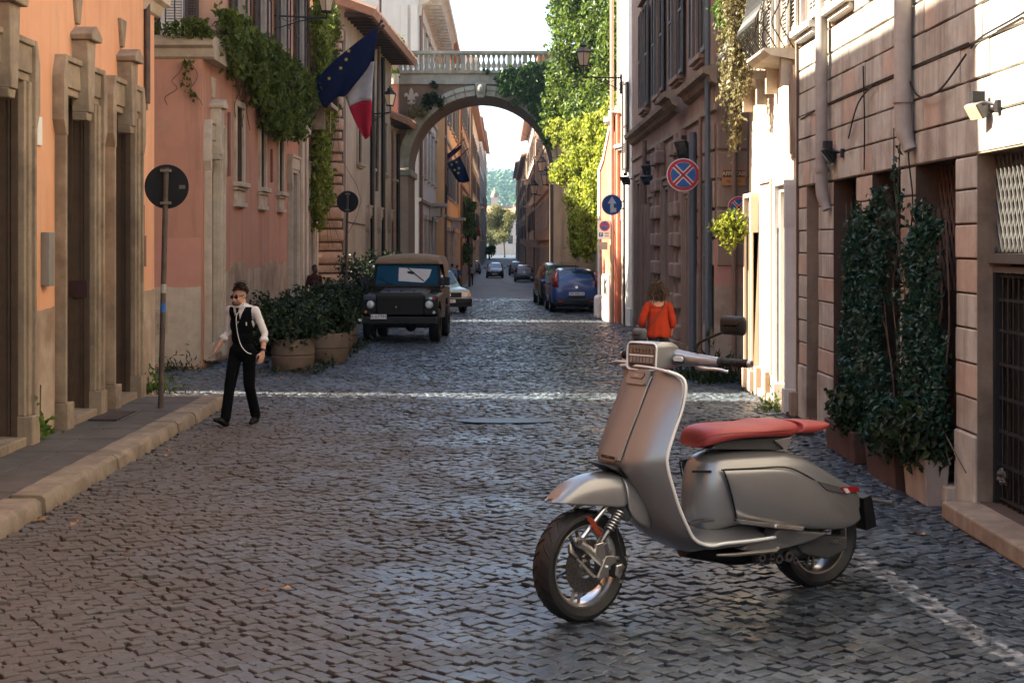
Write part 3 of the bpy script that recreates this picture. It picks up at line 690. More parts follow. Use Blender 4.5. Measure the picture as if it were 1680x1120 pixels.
mb = MB(); I_ = [(ax_ - aa * math.cos(t), az_ + ab * math.sin(t)) for t in ang]; I_ = [(I_[0][0], 0)] + I_ + [(I_[-1][0], 0)]
mb.loft([[(x, YA + .02, z) for x, z in I_], [(x, YB, z) for x, z in I_]], False, False); mb.build('soffit', m_brick, ba)
nv = 23
for k in range(nv):
    t0, t1 = math.pi * k / nv + .004, math.pi * (k + 1) / nv - .004; mb = MB(); q = random.uniform(0, .02)
    for r0, r1, o in ((0, at * .55, .1), (at * .55 + .001, at, .16)):
        poly = [(ax_ - (aa + r) * math.cos(t), az_ + (ab + r) * math.sin(t)) for r, t in ((r0, t0), (r1, t0), (r1, (t0 + t1) / 2), (r1, t1), (r0, t1), (r0, (t0 + t1) / 2))]
        mb.prism([(x, z) for x, z in poly], (0, YA + .3, 0), (1, 0, 0), (0, 0, 1), (0, -.3 - o - q, 0))
    mb.build('voussoir', m_archs, ba, bevel=.012, seg=1)
f = FF(YA); mb = MB()
f.prism(mb, [(ax_ - .14, az_ + ab - .1), (ax_ + .14, az_ + ab - .1), (ax_ + .24, az_ + ab + .5), (ax_ - .24, az_ + ab + .5)], -.1, .32); mb.ball((ax_, YA - .32, az_ + ab + .24), (.15, .12, .2), 10, 8); mb.build('keystone', m_archs, ba, bevel=.02)
for x0, x1 in ((XL, ax_ - aa), (ax_ + aa, XR)):
    mb = MB(); mb.box(x0 + .02, x1 - .01, YA - .12, YB - .1, 0, az_ - .35); mb.build('pier', m_grey, ba); mb = MB(); mb.box(x0 + .02, x1 + (.12 if x0 == XL else 0) , YA - .2, YB, az_ - .34, az_ - .05); mb.build('impost', m_archs, ba, bevel=.04)
mb = MB(); f.run(mb, [(0, 8.9), (.1, 8.92), (.12, 9.3), (.24, 9.36), (.26, 9.46), (-4.6, 9.46), (-4.6, 8.9)], XL, XR); mb.build('parapet_base', m_archs, ba)
mb = MB(); f.run(mb, [(.14, 10.13), (.2, 10.17), (.2, 10.28), (-.14, 10.28), (-.14, 10.13)], XL, XR); mb.build('parapet_rail', m_archs, ba)
prof = [(.075, 9.46), (.075, 9.52), (.045, 9.55), (.085, 9.68), (.08, 9.76), (.04, 9.9), (.035, 9.98), (.07, 10.04), (.075, 10.13)]
bal = MB().lathe(prof, (0, 0, 0), n=8).mesh('baluster', 60)
posts = []
for a, b in ((661, 730), (739, 755), (764, 831), (841, 857), (866, 900)):
    n = max(2, round((b - a) / 8.2))
    for i in range(n): o = link('baluster', bal, m_archs, ba); o.location = Vector((XA(a + (b - a) * (i + .5) / n, YA), YA, 0)) + o.location
for a, b in ((640, 660), (731, 738), (756, 763), (832, 840), (858, 865), (901, 912)):
    mb = MB(); mb.box(XA(a, YA), XA(b, YA), YA - .13, YA + .13, 9.46, 10.13); mb.build('parapet_post', m_archs, ba, bevel=.01, seg=1)
# a second balustrade along the far edge closes the walk on top
mb = MB(); mb.box(XL, XR, YB - .1, YB + .1, 9.46, 9.56); mb.box(XL, XR, YB - .1, YB + .1, 10.13, 10.28); mb.build('far_rail', m_archs, ba)
# the carved lily on the spandrel
fl = thing('carved_lily', 'pale carved lily emblem on the left brick spandrel of the arch', 'emblem', (-3.8, YA - .05, 8.2))
def fdl(): 
    c = lambda pts: [(p[0], p[1]) for p in pts]
    mid = bez([(0, .44, 0), (.09, .26, 0), (.07, .08, 0), (.035, -.02, 0), (-.035, -.02, 0), (-.07, .08, 0), (-.09, .26, 0)], 4, True)
    mb = MB().prism(c(mid), (-3.8, YA - .07, 8.32), (1, 0, 0), (0, 0, 1), (0, .08, 0)); mb.build('petal', m_travl, fl)
    for sg in (-1, 1):
        side = bez([(.04 * sg, -.02, 0), (.1 * sg, .14, 0), (.2 * sg, .24, 0), (.29 * sg, .17, 0), (.27 * sg, .06, 0), (.22 * sg, .1, 0), (.17 * sg, .1, 0), (.12 * sg, -.02, 0)], 4, True)
        MB().prism(c(side), (-3.8, YA - .06, 8.32), (1, 0, 0), (0, 0, 1), (0, .07, 0)).build('petal', m_travl, fl)
        foot = bez([(.03 * sg, -.06, 0), (.12 * sg, -.16, 0), (.17 * sg, -.1, 0), (.13 * sg, -.24, 0), (.04 * sg, -.2, 0), (.0, -.3, 0), (.0, -.07, 0)], 4, True)
        MB().prism(c(foot), (-3.8, YA - .06, 8.32), (1, 0, 0), (0, 0, 1), (0, .07, 0)).build('foot', m_travl, fl)
    MB().box(-3.96, -3.64, YA - .085, YA, 8.265, 8.31).build('band', m_travl, fl)
fdl()
# terrace block left of the arch with pots of plants
mb = MB(); mb.box(-5.6, -4.3, 61.0, 62.1, 7.0, 10.55); mb.box(-5.7, -4.22, 60.95, 62.15, 10.55, 10.68); t = thing('terrace_block', 'rose plastered terrace block left of the arch balustrade', 'terrace', (-5, 61.5, 7)); mb.build('wall', m_salmon, t)

# ------------------------------------------------------------------ houses further down the street
def town(name, label, side, D0, D1, X, H, mat, floors, bays, trim=None, eave=.7, shut=None, zb=None, back=7, balcony=()):
    trim = trim or m_travl; zb = gz(D0) if zb is None else zb
    b = thing(name, label, 'house', (side * X, (D0 + D1) / 2, zb)); f = FL(-X) if side < 0 else FR(X); fh = (H - .6) / floors; L = D1 - D0; wins = []
    for i in range(bays):
        s = D0 + L * (i + .5) / bays; w = min(1.1, L / bays * .4)
        for k in range(floors):
            z = zb + k * fh; wins.append((s - w / 2, s + w / 2, z + (.1 if k == 0 else fh * .28), z + fh * .82))
    panel(f, b, D0, D1, zb - .5, H, wins, .22, mat, trim, back=back)
    for k, (a, c, z0, z1) in enumerate(wins):
        mb = MB(); f.box(mb, a - .16, a, z0, z1, -.02, .07); f.box(mb, c, c + .16, z0, z1, -.02, .07); f.box(mb, a - .2, c + .2, z1 + .001, z1 + .2, -.02, .16); f.box(mb, a - .2, c + .2, z0 - .14, z0 - .001, -.02, .14); w = mb.build('window_frame', trim, b)
        mb = MB(); f.box(mb, a, c, z0, z1, -.2, -.16); mb.build('pane', m_pane, w)
        if shut and k % floors and (k * 7 + floors) % 5 != 0:
            for s0, s1 in ((a - .55, a - .03), (c + .03, c + .55)): mb = MB(); f.box(mb, s0, s1, z0, z1, .075, .115); mb.build('shutter', shut, b)
    for k in range(1, floors): mb = MB(); f.run(mb, [(0, zb + k * fh - .1), (.1, zb + k * fh - .06), (.14, zb + k * fh + .08), (0, zb + k * fh + .1)], D0, D1); mb.build('string_course', trim, b)
    if eave > .9:                                                     # a great bracketed cornice
        mb = MB(); f.run(mb, [(0, H - 1.5), (.12, H - 1.45), (.16, H - 1.0), (.4, H - .9), (eave * .9, H - .35), (eave, H - .3), (eave, H), (0, H + .25)], D0 - .0, D1); mb.build('cornice', trim, b)
        n = int(L / 1.1)
        for i in range(n): s = D0 + L * (i + .5) / n; mb = MB(); f.prism(mb, [(s - .17, H - .95), (s + .17, H - .95), (s + .17, H - .36), (s - .17, H - .36)], .1, eave * .82); mb.build('bracket', trim, b)
    else:
        mb = MB(); f.run(mb, [(-1, H + .5), (0, H), (eave, H - .15), (eave + .04, H), (0, H + .25), (-1, H + .7)], D0 - .1, D1 + .1); mb.build('roof', m_roof, b)
    for s, k in balcony:
        z = zb + k * fh + .1; mb = MB(); f.box(mb, s - 1.2, s + 1.2, z - .18, z, 0, .9)
        for q in (s - 1, s + 1): f.prism(mb, [(q - .1, z - .7), (q + .1, z - .7), (q + .1, z - .18), (q - .1, z - .18)], 0, .6)
        bb = mb.build('balcony', trim, b); mb = MB()
        for i in range(13): q = s - 1.2 + .2 * i; mb.tube([f.p(q, z, .86), f.p(q, z + .95, .86)], .02, 4)
        f.box(mb, s - 1.2, s + 1.2, z + .95, z + 1.0, .83, .89); mb.build('railing', m_iron, bb)
    mb = MB(); mb.tube([f.p(D0 + .4, zb, .1), f.p(D0 + .4, H - .3, .1)], .08, 6); mb.build('downpipe', m_pipe, b)
    return b, f
m_palc = M('palace_cream', (.56, .5, .43), .9, .06, .8, .1, 30, streak=.25)
m_far1 = M('amber_stucco', (.72, .40, .17), .92, .1, .7, streak=.3); m_far2 = M('sand_stucco', (.56, .44, .3), .92, .1, .7, streak=.3); m_far3 = M('pale_rose_stucco', (.58, .45, .37), .92, .08, .6, streak=.3)
m_far4 = M('tan_brickwork', (.5, .36, .24), .92, .1, 1.5, col2=(.4, .25, .16), c2s=.4)
b, f = town('palace', 'cream palace with a huge bracketed cornice above the arch balustrade', -1, 68.2, 86, 3.85, 14.2, m_palc, 3, 5, eave=1.25, balcony=((79, 1),))
gq = FF(68.19); panel(gq, b, -14, -3.85, 8, 14.2, [], 0, m_palc, name='end_wall')
for x in (-6.9, -5.9, -4.5, -4.05): mb = MB(); gq.box(mb, x - .16, x + .16, 9, 13.2, 0, .1); mb.build('pilaster', m_palc, b, bevel=.01)
town('amber_house', 'amber house with grey shutters just past the palace', -1, 86.1, 113, 3.4, 14.3, m_far1, 3, 7, shut=m_shut, balcony=((99, 1),))
town('tall_amber_house', 'taller amber house with a deep cornice beyond the flags', -1, 113.1, 142, 3.25, 16.4, m_far1, 4, 7, eave=1.3, shut=m_shut)
town('sand_house', 'pale sand coloured house far down the left side', -1, 142.1, 192, 3.05, 15.4, m_far2, 4, 9, shut=m_shutb, balcony=((160, 1), (170, 2)))
town('rose_house', 'pale rose house near the far end of the left side', -1, 192.1, 262, 3.3, 18.5, m_far3, 4, 10, balcony=((205, 1), (215, 2), (230, 2)))
town('last_left_house', 'last sand house at the far left end of the street', -1, 262.1, 330, 3.6, 22, m_far2, 5, 10, balcony=((275, 1),))
town('shaded_house', 'dark shaded house beyond the arch behind the blue arrow sign', 1, 68.2, 96, 3.75, 10.5, m_bdark, 3, 7, trim=m_grey)
town('tan_brick_house', 'tan brick house with wall lanterns on the right beyond the arch', 1, 96.1, 142, 3.15, 14.4, m_far4, 4, 9, trim=m_travl, eave=.9, balcony=((133, 1),))
town('striped_house', 'sunny cream house with projecting balconies on the right', 1, 142.1, 188, 3.1, 15.2, m_far3, 4, 9, shut=m_shutb, eave=.9, balcony=((150, 1), (160, 2), (170, 1), (180, 3)))
town('far_cream_house', 'small far cream house at the right end of the street', 1, 188.1, 262, 3.0, 13.4, m_far2, 4, 10, shut=m_shut, balcony=((200, 2), (215, 1), (225, 2)))
town('far_rose_house', 'farthest rose house on the right before the trees', 1, 262.1, 330, 2.9, 16.5, m_far3, 4, 9)

# the end of the street: pink palace with belfry, trees, the wooded hill and the long terrace on it
be = thing('end_palace', 'pinkish palace with a small domed belfry closing the street end', 'palace', (-4, 430, -1)); fe = FF(430.0)
wv = [(x, x + 1.4, z, z + 2.4) for x in (-9, -5.5, -2, 1.5, 5) for z in (2, 6.5)]
panel(fe, be, -14, 10, -1.5, 10.5, wv, .3, m_far3, m_travl)
for a, c, z0, z1 in wv: mb = MB(); fe.box(mb, a, c, z0, z1, -.3, -.26); mb.build('pane', m_pane, be)
mb = MB(); mb.loft([[(-14.5, 429.3, 10.5), (10.5, 429.3, 10.5), (10.5, 440, 10.5), (-14.5, 440, 10.5)], [(-11, 434, 13), (7, 434, 13), (7, 436, 13), (-11, 436, 13)]]); mb.build('roof', m_roof, be)
mb = MB(); mb.box(-3.4, -1.4, 433, 435, 12, 15.5); mb.build('belfry', m_far3, be); mb = MB(); mb.lathe([(1.15, 15.5), (1.1, 16.2), (.75, 17), (.2, 17.5), (.12, 18.3), (0, 18.4)], (-2.4, 434, 0), n=12); mb.build('dome', m_grey, be, smooth=1)
m_hill = M('wooded_slope', (.05, .085, .03), .95, .4, .02, 1, .15, bdist=3)
V = []; Fq = []; nx, ny = 60, 16
for j in range(ny):
    for i in range(nx):
        x = -420 + 840 * i / (nx - 1); yv = 640 + 700 * j / (ny - 1); t = j / (ny - 1)
        V.append((x, yv, -2 + 47 * (1 - (1 - min(1, t * 1.25)) ** 2) * (.9 + .1 * math.sin(x * .02 + 1)) + 2.2 * math.sin(x * .11 + j) * (t > 0)))
for j in range(ny - 1):
    for i in range(nx - 1): Fq.append((j * nx + i, j * nx + i + 1, (j + 1) * nx + i + 1, (j + 1) * nx + i))
tag(link('hill', np_mesh('hill', np.array(V), np.array(Fq), True), m_hill), kind='structure')
g = np.random.default_rng(5); ell = []
for _ in range(420):
    yv = g.uniform(650, 1180); t = (yv - 640) / 700; x = g.uniform(-1, 1) * (30 + yv * .035) - 6
    z = -2 + 47 * (1 - (1 - min(1, t * 1.25)) ** 2); r = g.uniform(4, 8.5); ell.append(((x, yv, z + r * .5), (r, r, r * g.uniform(.8, 1.3))))
P, d = blob_pts(ell, 26000, 6, .8)
m_hleaf = leafM('distant_leaf', (.025, .06, .015), (.09, .15, .04), .2)
tag(link('hillside_wood', leaf_mesh('hillside_wood', P, 2.6, d, seed=4, asp=.9), m_hleaf), kind='stuff')
tb = thing('hilltop_terrace', 'long pale terraced building along the hilltop', 'building', (0, 1210, 41))
mb = MB(); mb.box(-150, 160, 1205, 1225, 34, 48.2); mb.build('wall', m_palc, tb); mb = MB()
for z in (38.5, 41.2, 43.9, 46.4): mb.box(-150, 160, 1204, 1204.8, z, z + .8)
mb.build('ledge', m_travl, tb); mb = MB()
for x in range(-40, 40, 6): mb.box(x, x + 3, 1206, 1212, 48.2, 48.2 + random.choice((1, 2.5, 1.5)))
mb.build('roof_hut', m_palc, tb)
def tree(name, label, base, h, ells, n, size, mat, seed, group=None, trunk=.2, droop=.3):
    t = thing(name, label, 'tree', base, 0, group); B = Vector(base); mb = MB()
    top = Vector((np.mean([e[0][0] for e in ells]), np.mean([e[0][1] for e in ells]), np.mean([e[0][2] for e in ells])))
    mb.tube(bez([B, B + (top - B) * .5 + Vector((.1 * h * .1, 0, 0)), top], 5), [trunk * (1 - .05 * k) for k in range(11)], 8)
    for e in ells[:9]: mb.tube(bez([B + (top - B) * .55, (B + (top - B) * .6 + Vector(e[0])) / 2 + Vector((0, 0, -.1)), Vector(e[0])], 4), [trunk * .45 * (1 - .08 * k) for k in range(9)], 6)
    mb.build('trunk', m_bark, t, smooth=1); P, d = blob_pts(ells, n, seed)
    tag(link('crown', leaf_mesh('crown', P, size, d, seed=seed, droop=droop), mat, t), kind=None); return t
m_tree = leafM('olive_leaf', (.09, .1, .03), (.26, .24, .09), .4)
def crown(c, r, h, n, seed):
    g = np.random.default_rng(seed); return [((c[0] + g.normal() * r * .5, c[1] + g.normal() * r * .5, c[2] + g.uniform(0, h)), (r * g.uniform(.3, .55),) * 2 + (r * g.uniform(.3, .5),)) for _ in range(n)]
tree('street_tree', 'tall olive green tree at the end of the street', (XA(828, 345), 345, -1.1), 12, crown((XA(826, 345), 345, 2.4), 3.6, 7.5, 15, 3), 9000, .42, m_tree, 3)
tree('street_tree', 'smaller tree left of the tall olive green one at the street end', (XA(806, 350), 350, -1.1), 8, crown((XA(806, 350), 350, 2), 2.4, 4.2, 9, 5), 3500, .4, m_tree, 5)
tree('round_bush', 'round green bush at the street end above the black car', (XA(803, 300), 300, -1.1), 3, crown((XA(803, 300), 300, .3), 1.7, 1.4, 7, 8), 2500, .3, m_leafg, 8)
tree('slim_tree', 'slim green tree against the left houses beyond the palace', (-2.6, 117, -1.1), 6, crown((-2.7, 117, 1.0), 1.0, 4.4, 16, 9), 5200, .24, m_leafg, 9, trunk=.1)

# ------------------------------------------------------------------ RIGHT: sunny corner house, red wall
bc = thing('corner_house', 'sunlit white cornered house beside the ivy wall', 'house', (3.6, 43, 0))
f = Fac((3.72, 41.9, 0), (-.13, 1.0, 0), (-1.0, -.13, 0)); g = Fac((3.72, 41.9, 0), (-.60, 3.7, 0), (-3.7, -.60, 0))
panel(g, bc, 0, 2.2, 0, 11, [], 0, m_cream, back=5)
mb = MB(); g.box(mb, .02, .85, .5, 9.5, -.02, .1); g.box(mb, -.02, .9, 0, .5, -.02, .16); mb.build('pilaster', m_white, bc, bevel=.02)
mb = MB(); g.box(mb, .9, 2.1, 3.0, 10.9, .0, .012); mb.build('plaster', m_cream, bc)
window(g, bc, 1.1, 1.75, 5.2, 7.0, fr=.1, mat=m_white); shutter(g, bc, .3, .95, 4.4, 6.9, .13, m_shutb)
rw = thing('red_wall', 'red plastered wall with white edge and sloping top by the corner house', 'wall', (3.3, 44.5, 0)); g2 = g
mb = MB(); g.prism(mb, [(1.7, 0), (4.0, 0), (4.0, 4.5), (3.4, 4.8), (2.4, 5.9), (1.7, 6.2)], -.5, .11); mb.build('wall', m_red, rw)
mb = MB(); g.prism(mb, [(3.85, 0), (4.12, 0), (4.12, 4.6), (3.46, 4.95), (2.45, 6.05), (1.7, 6.36), (1.7, 6.2), (2.4, 5.9), (3.4, 4.8), (3.85, 4.55)], -.52, .15); mb.build('coping', m_white, rw); mb = MB(); g.box(mb, 3.7, 4.3, 0, .75, -.5, .25); mb.build('bumper_stone', m_white, rw, bevel=.12, seg=3)
mb = MB(); mb.tube([g.p(2.0, 0, .2), g.p(2.0, 12, .2)], .06, 8); tag(mb.build('downpipe', M('beige_downpipe', (.4, .3, .22), .6, .1, 6)), 'slim beige downpipe between the red wall and the white corner house', 'pipe')
cb = thing('street_cabinet', 'pale street cabinet with a black scribble against the red wall', 'cabinet', (3.4, 44.1, 0)); mb = MB(); g.box(mb, 2.5, 3.4, .0, 1.4, .05, .2); mb.build('case', m_white, cb, bevel=.03)
mb = MB(); g.box(mb, 2.56, 2.93, .72, 1.32, .2, .22); g.box(mb, 2.97, 3.34, .72, 1.32, .2, .22); g.box(mb, 2.56, 2.93, .08, .68, .2, .22); g.box(mb, 2.97, 3.34, .08, .68, .2, .22); mb.build('door', M('cabinet_door', (.5, .38, .3), .7, .1, 5), cb, bevel=.01)
mb = MB(); mb.tube([g.p(2.6, 1.25, .23), g.p(2.85, 1.05, .23), g.p(2.6, .8, .23), g.p(2.65, 1.05, .23), g.p(2.85, 1.28, .23), g.p(2.82, .82, .23)], .02, 4); mb.build('scribble', m_black, cb)

# ------------------------------------------------------------------ RIGHT: dark brown house
bd = thing('brown_house', 'shaded brown house with tall shutters and a stone string course', 'house', (3.65, 33, 0)); f = FR(3.65); g = FF(25.59)
uw = [(26.9, 27.9, 5.75, 8.3), (30.3, 31.4, 5.75, 8.3), (33.9, 35.0, 5.75, 8.3), (37.4, 38.5, 5.75, 8.3)]
gd = [(28.5, 29.3, .1, 3.2), (31.9, 33.1, .1, 3.5), (35.2, 36.2, .1, 3.2), (37.2, 37.8, .1, 3.0), (38.5, 40.0, .1, 3.9)]
panel(f, bd, 25.6, 41.85, 0, 12, uw + gd, .3, m_bdark, m_reveal, back=6); panel(g, bd, 3.65, 9, 0, 12, [], 0, m_bdark2, name='end_wall')
mb = MB(); P_ = [(0, 5.05), (.1, 5.1), (.14, 5.2), (.24, 5.24), (.26, 5.34), (0, 5.4)]; f.run(mb, P_, 25.4, 29.4); f.run(mb, [(a + .22, z - .02) for a, z in P_], 29.4, 31.0); f.run(mb, P_, 31.0, 41.85); f.run(mb, [(0, 4.6), (.05, 4.62), (.05, 4.72), (0, 4.74)], 25.4, 41.85); mb.build('string_course', m_trav, bd)
for k, (a, b, c, d) in enumerate(uw):
    window(f, bd, a, b, c, d, head=True, mat=m_bdark2)
    for s0, s1 in ((a - .62, a - .03), (b + .03, b + .62)): shutter(f, bd, s0, s1, c, d, .07, m_shut)
for a, b, c, d in gd: portal(f, bd, a, b, d, z0=.05, fw=.18, dep=.3, mat=m_bdark2, key=False, ear=.04, lin=.3)
for s in (29.9, 30.75, 33.75, 34.6):                                   # banded pilasters
    z = .4; mb = MB(); f.box(mb, s - .3, s + .3, 0, .4, 0, .3); f.box(mb, s - .19, s + .19, .4, 4.6, 0, .12); mb.build('pilaster', m_bdark2, bd, bevel=.02)
    while z < 4.4: mb = MB(); f.box(mb, s - .26, s + .26, z, z + .3, 0, .22); mb.build('pilaster_band', m_bdark2, bd, bevel=.04); z += .62
for z in (1.95, 2.45, 2.95, 3.45, 3.95):                              # rusticated courses at the corner
    for s0, s1 in ((25.62, 26.4), (26.43, 27.3), (27.33, 28.2)):
        if not (25.7 < s0 < 26.9 and z < 3.4): mb = MB(); f.box(mb, s0, s1, z, z + .45, 0, .045); mb.build('stone_block', m_bdark2, bd, bevel=.015, seg=1)
    for x0, x1 in ((3.67, 4.2), (4.23, 5.1)): mb = MB(); g.box(mb, x0, x1, z, z + .45, 0, .04); mb.build('stone_block', m_bdark2, bd, bevel=.015, seg=1)
torn(f, bd, 25.6, 28.2, 0, 1.75, m_grey, seed=31); torn(g, bd, 3.62, 9, 0, 1.65, m_plinth, seed=32); torn(g, bd, 3.62, 9, 1.6, 2.4, m_salmon, 'painted_band', .008, .02, 33)
for s0, s1 in ((25.75, 26.15), (26.17, 26.57)): shutter(f, bd, s0, s1, .9, 3.4, .05, M('blue_grey_shutter', (.1, .12, .14), .7, .15, 5))
for px, r, z in ((1147, .07, 4.4), (1160, .035, 4.6), (1182, .05, 12), (1065, .06, 4.9), (1090, .04, 4.5)): s = DW(px, 3.65); s = max(s, 25.75); mb = MB(); mb.tube([f.p(s, 0, .12), f.p(s, z, .12)], r, 8); mb.build('downpipe', M('blue_grey_pipe', (.1, .11, .12), .6, .1, 6) if px in (1147, 1182) else m_pipe, bd, smooth=40)
mb = MB(); mb.tube([(3.95, 25.5, 0), (3.95, 25.5, 4.6), (4.05, 25.5, 5.0), (4.05, 25.5, 12)], .045, 8); mb.build('downpipe', m_pipe, bd, smooth=40)

# ------------------------------------------------------------------ RIGHT: sunny cream house with curved balconies
bs = thing('cream_house', 'cream house in full sun with bulging iron balconies and trailing plants', 'house', (3.97, 22, 0)); f = FR(3.97)
panel(f, bs, 20.22, 24.07, 0, 12, [(20.4, 21.05, .05, 3.05), (23.2, 23.75, .05, 3.0), (20.75, 21.5, 5.05, 7.4), (22.5, 23.5, 5.05, 7.4)], .22, m_cream, m_cream, back=6)
portal(f, bs, 20.4, 21.05, 3.05, z0=.05, fw=.1, dep=.2, mat=m_white, key=False, ear=.02, lin=.16, door=m_shutw); portal(f, bs, 23.2, 23.75, 3.0, z0=.05, fw=.07, dep=.2, mat=m_cream, key=False, ear=.01, lin=.12, door=m_shutw)
for a, b in ((20.75, 21.5), (22.5, 23.5)):
    window(f, bs, a, b, 5.05, 7.4, fr=.1, mat=m_white, sill=False, sash=m_shutw); shutter(f, bs, a - .45, a - .02, 5.05, 7.4, .07, m_shutw); shutter(f, bs, b + .02, b + .45, 5.05, 7.4, .07, m_shutw)
mb = MB()
for s in (20.3, 21.3, 22.3, 23.1, 23.8): f.box(mb, s - .14, s + .14, 0, .34 + .1 * (s > 22), -.02, .09)
f.box(mb, 21.3, 24.07, 0, .12, -.02, .06); mb.build('footing', m_plinth, bs, bevel=.02)
mb = MB(); f.box(mb, 22.0, 22.05, .4, 3.3, 0, .03); f.box(mb, 22.05, 23.1, 3.25, 3.3, 0, .03); mb.build('raised_band', m_cream, bs)
def balcony(s0, s1, z, out):
    mb = MB(); f.run(mb, [(0, z - .16), (out * .8, z - .1), (out, z - .04), (out, z), (0, z)], s0, s1)
    for q in (s0 + .15, s1 - .15): f.prism(mb, [(q - .05, z - .5), (q + .05, z - .5), (q + .05, z - .1), (q - .05, z - .1)], 0, out * .4)
    b = mb.build('balcony', m_travl, bs); mb = MB(); n = int((s1 - s0) / .11)
    def bar(s, o): return bez([f.p(s, z, out * .9 + o), f.p(s, z + .15, out * 1.1 + o), f.p(s, z + .35, out * 1.32 + o), f.p(s, z + .6, out * 1.08 + o), f.p(s, z + .98, out * .94 + o)], 4)
    for i in range(n + 1): mb.tube(bar(s0 + (s1 - s0) * i / n, 0), .009, 5)
    for q in (s0, s1):
        for o in (-.12, -.24, -.36):
            if out + o > .05: mb.tube(bar(q, o), .009, 5)
    f.box(mb, s0 - .01, s1 + .01, z + .97, z + 1.0, out * .9, out * .98); mb.build('railing', m_iron, b)
balcony(22.3, 23.85, 4.92, .4); balcony(20.3, 21.75, 5.0, .42)
mb = MB(); f.box(mb, 20.25, 20.55, 3.5, 4.75, 0, .03); f.box(mb, 20.3, 20.5, 3.58, 4.66, .03, .05); tag(mb.build('relief_panel', m_plinth), 'tall brown relief panel at the right edge of the cream house', 'panel')

# ------------------------------------------------------------------ RIGHT: rusticated stone house
br = thing('stone_house', 'rusticated stone block house with two fat downpipes and barred openings', 'house', (4, 15, 0)); f = FR(4.04)
op = [(18.95, 19.7, .05, 3.1), (16.95, 18.1, .2, 3.1), (15.05, 16.2, .2, 3.1), (13.2, 14.5, .2, 3.1), (9.2, 12.62, .16, 3.1)]
panel(f, br, -14, 20.2, 0, 14, op, .26, m_joint, m_reveal, back=7)
for a, b, c, d in op:                                                # stone linings of the openings, the far jamb faces the camera
    mb = MB(); f.box(mb, b - .002, b + .02, c, d, -.26, .03); f.box(mb, a - .02, a + .002, c, d, -.26, .03); f.box(mb, a, b, d - .002, d + .02, -.26, .03); mb.build('jamb', m_reveal if b < 19 and b > 13 else m_trav, br)
bm_sizes = []; cnt = 0
def course(z0, z1, a, b, w, mat):
    global cnt
    s = a
    while s < b - .02:
        e = min(b, s + w * random.uniform(.7, 1.3))
        if b - e < .15: e = b
        mb = MB(); o = .036 + random.uniform(-.006, .008); f.box(mb, s + .004, e - .004, z0 + .008, z1 - .008, -.005, o); mb.build('stone_block', mat if random.random() > .12 else m_block2, br, bevel=.009, seg=1); cnt += 1; s = e
zc = [3.1, 3.42, 3.73, 4.04, 4.35, 4.66, 4.97, 5.28, 5.59, 5.9]
up = [(19.2, 20.0, 5.2, 7.2), (17.2, 18.0, 5.2, 7.2), (15.4, 16.2, 5.2, 7.2)]
for z0, z1 in zip(zc, zc[1:]):
    cuts = [10.2] + [q for u in sorted(up) for q in (u[0] - .12, u[1] + .12)] + [20.2] if z1 > 5.25 else [10.2, 20.2]
    for i in range(0, len(cuts), 2): course(z0, z1, cuts[i], cuts[i + 1], .5, m_block)
mb = MB(); f.box(mb, -14, 10.195, 0, 14, 0, .03); f.box(mb, 10.2, 20.2, 5.91, 14, 0, .03); mb.build('upper_facing', m_block, br)
for a, b in ((19.7, 20.2), (18.1, 18.95), (16.2, 16.95), (14.5, 15.05), (12.62, 13.2)):
    z = .72; mb = MB(); f.box(mb, a + .004, b - .004, 0, .71, -.005, .055); mb.build('stone_block', m_block, br, bevel=.012, seg=1)
    while z < 3.05: course(z, min(z + .298, 3.09), a, b, 1.0, m_block2 if random.random() < .3 else m_block); z += .298
for a, b, c, d in up:
    window(f, br, a, b, c, d, fr=.1, mat=m_white, sill=True); shutter(f, br, a - .5, a - .02, c, d, .08, m_shutw); shutter(f, br, b + .02, b + .5, c, d, .08, m_shutw)
def lattice(name, a, b, c, d, o, st, mat, par):
    mb = MB(); w = b - a; h = d - c; n = int((w + h * .5) / st) + 1
    for i in range(-n, n + 1):
        for sg in (1, -1):
            pts = []
            for t in (0, 1):
                s = a + i * st + (h * .5 * t if sg > 0 else h * .5 * (1 - t)); pts.append((s, c + h * t))
            (s0, z0), (s1, z1) = pts; q = []
            lo, hi = 0., 1.
            dx = s1 - s0
            for bound, sign in ((a, 1), (b, -1)):
                t = (bound - s0) / dx
                if sign * dx > 0: lo = max(lo, t)
                else: hi = min(hi, t)
            if lo < hi - .02: mb.tube([f.p(s0 + dx * lo, z0 + h * lo, o + .006 * sg), f.p(s0 + dx * hi, z0 + h * hi, o + .006 * sg)], .011, 4)
    return mb.build(name, mat, par)
m_lat = M('grey_lattice_iron', (.13, .12, .11), .5, .1, 10, metal=.3)
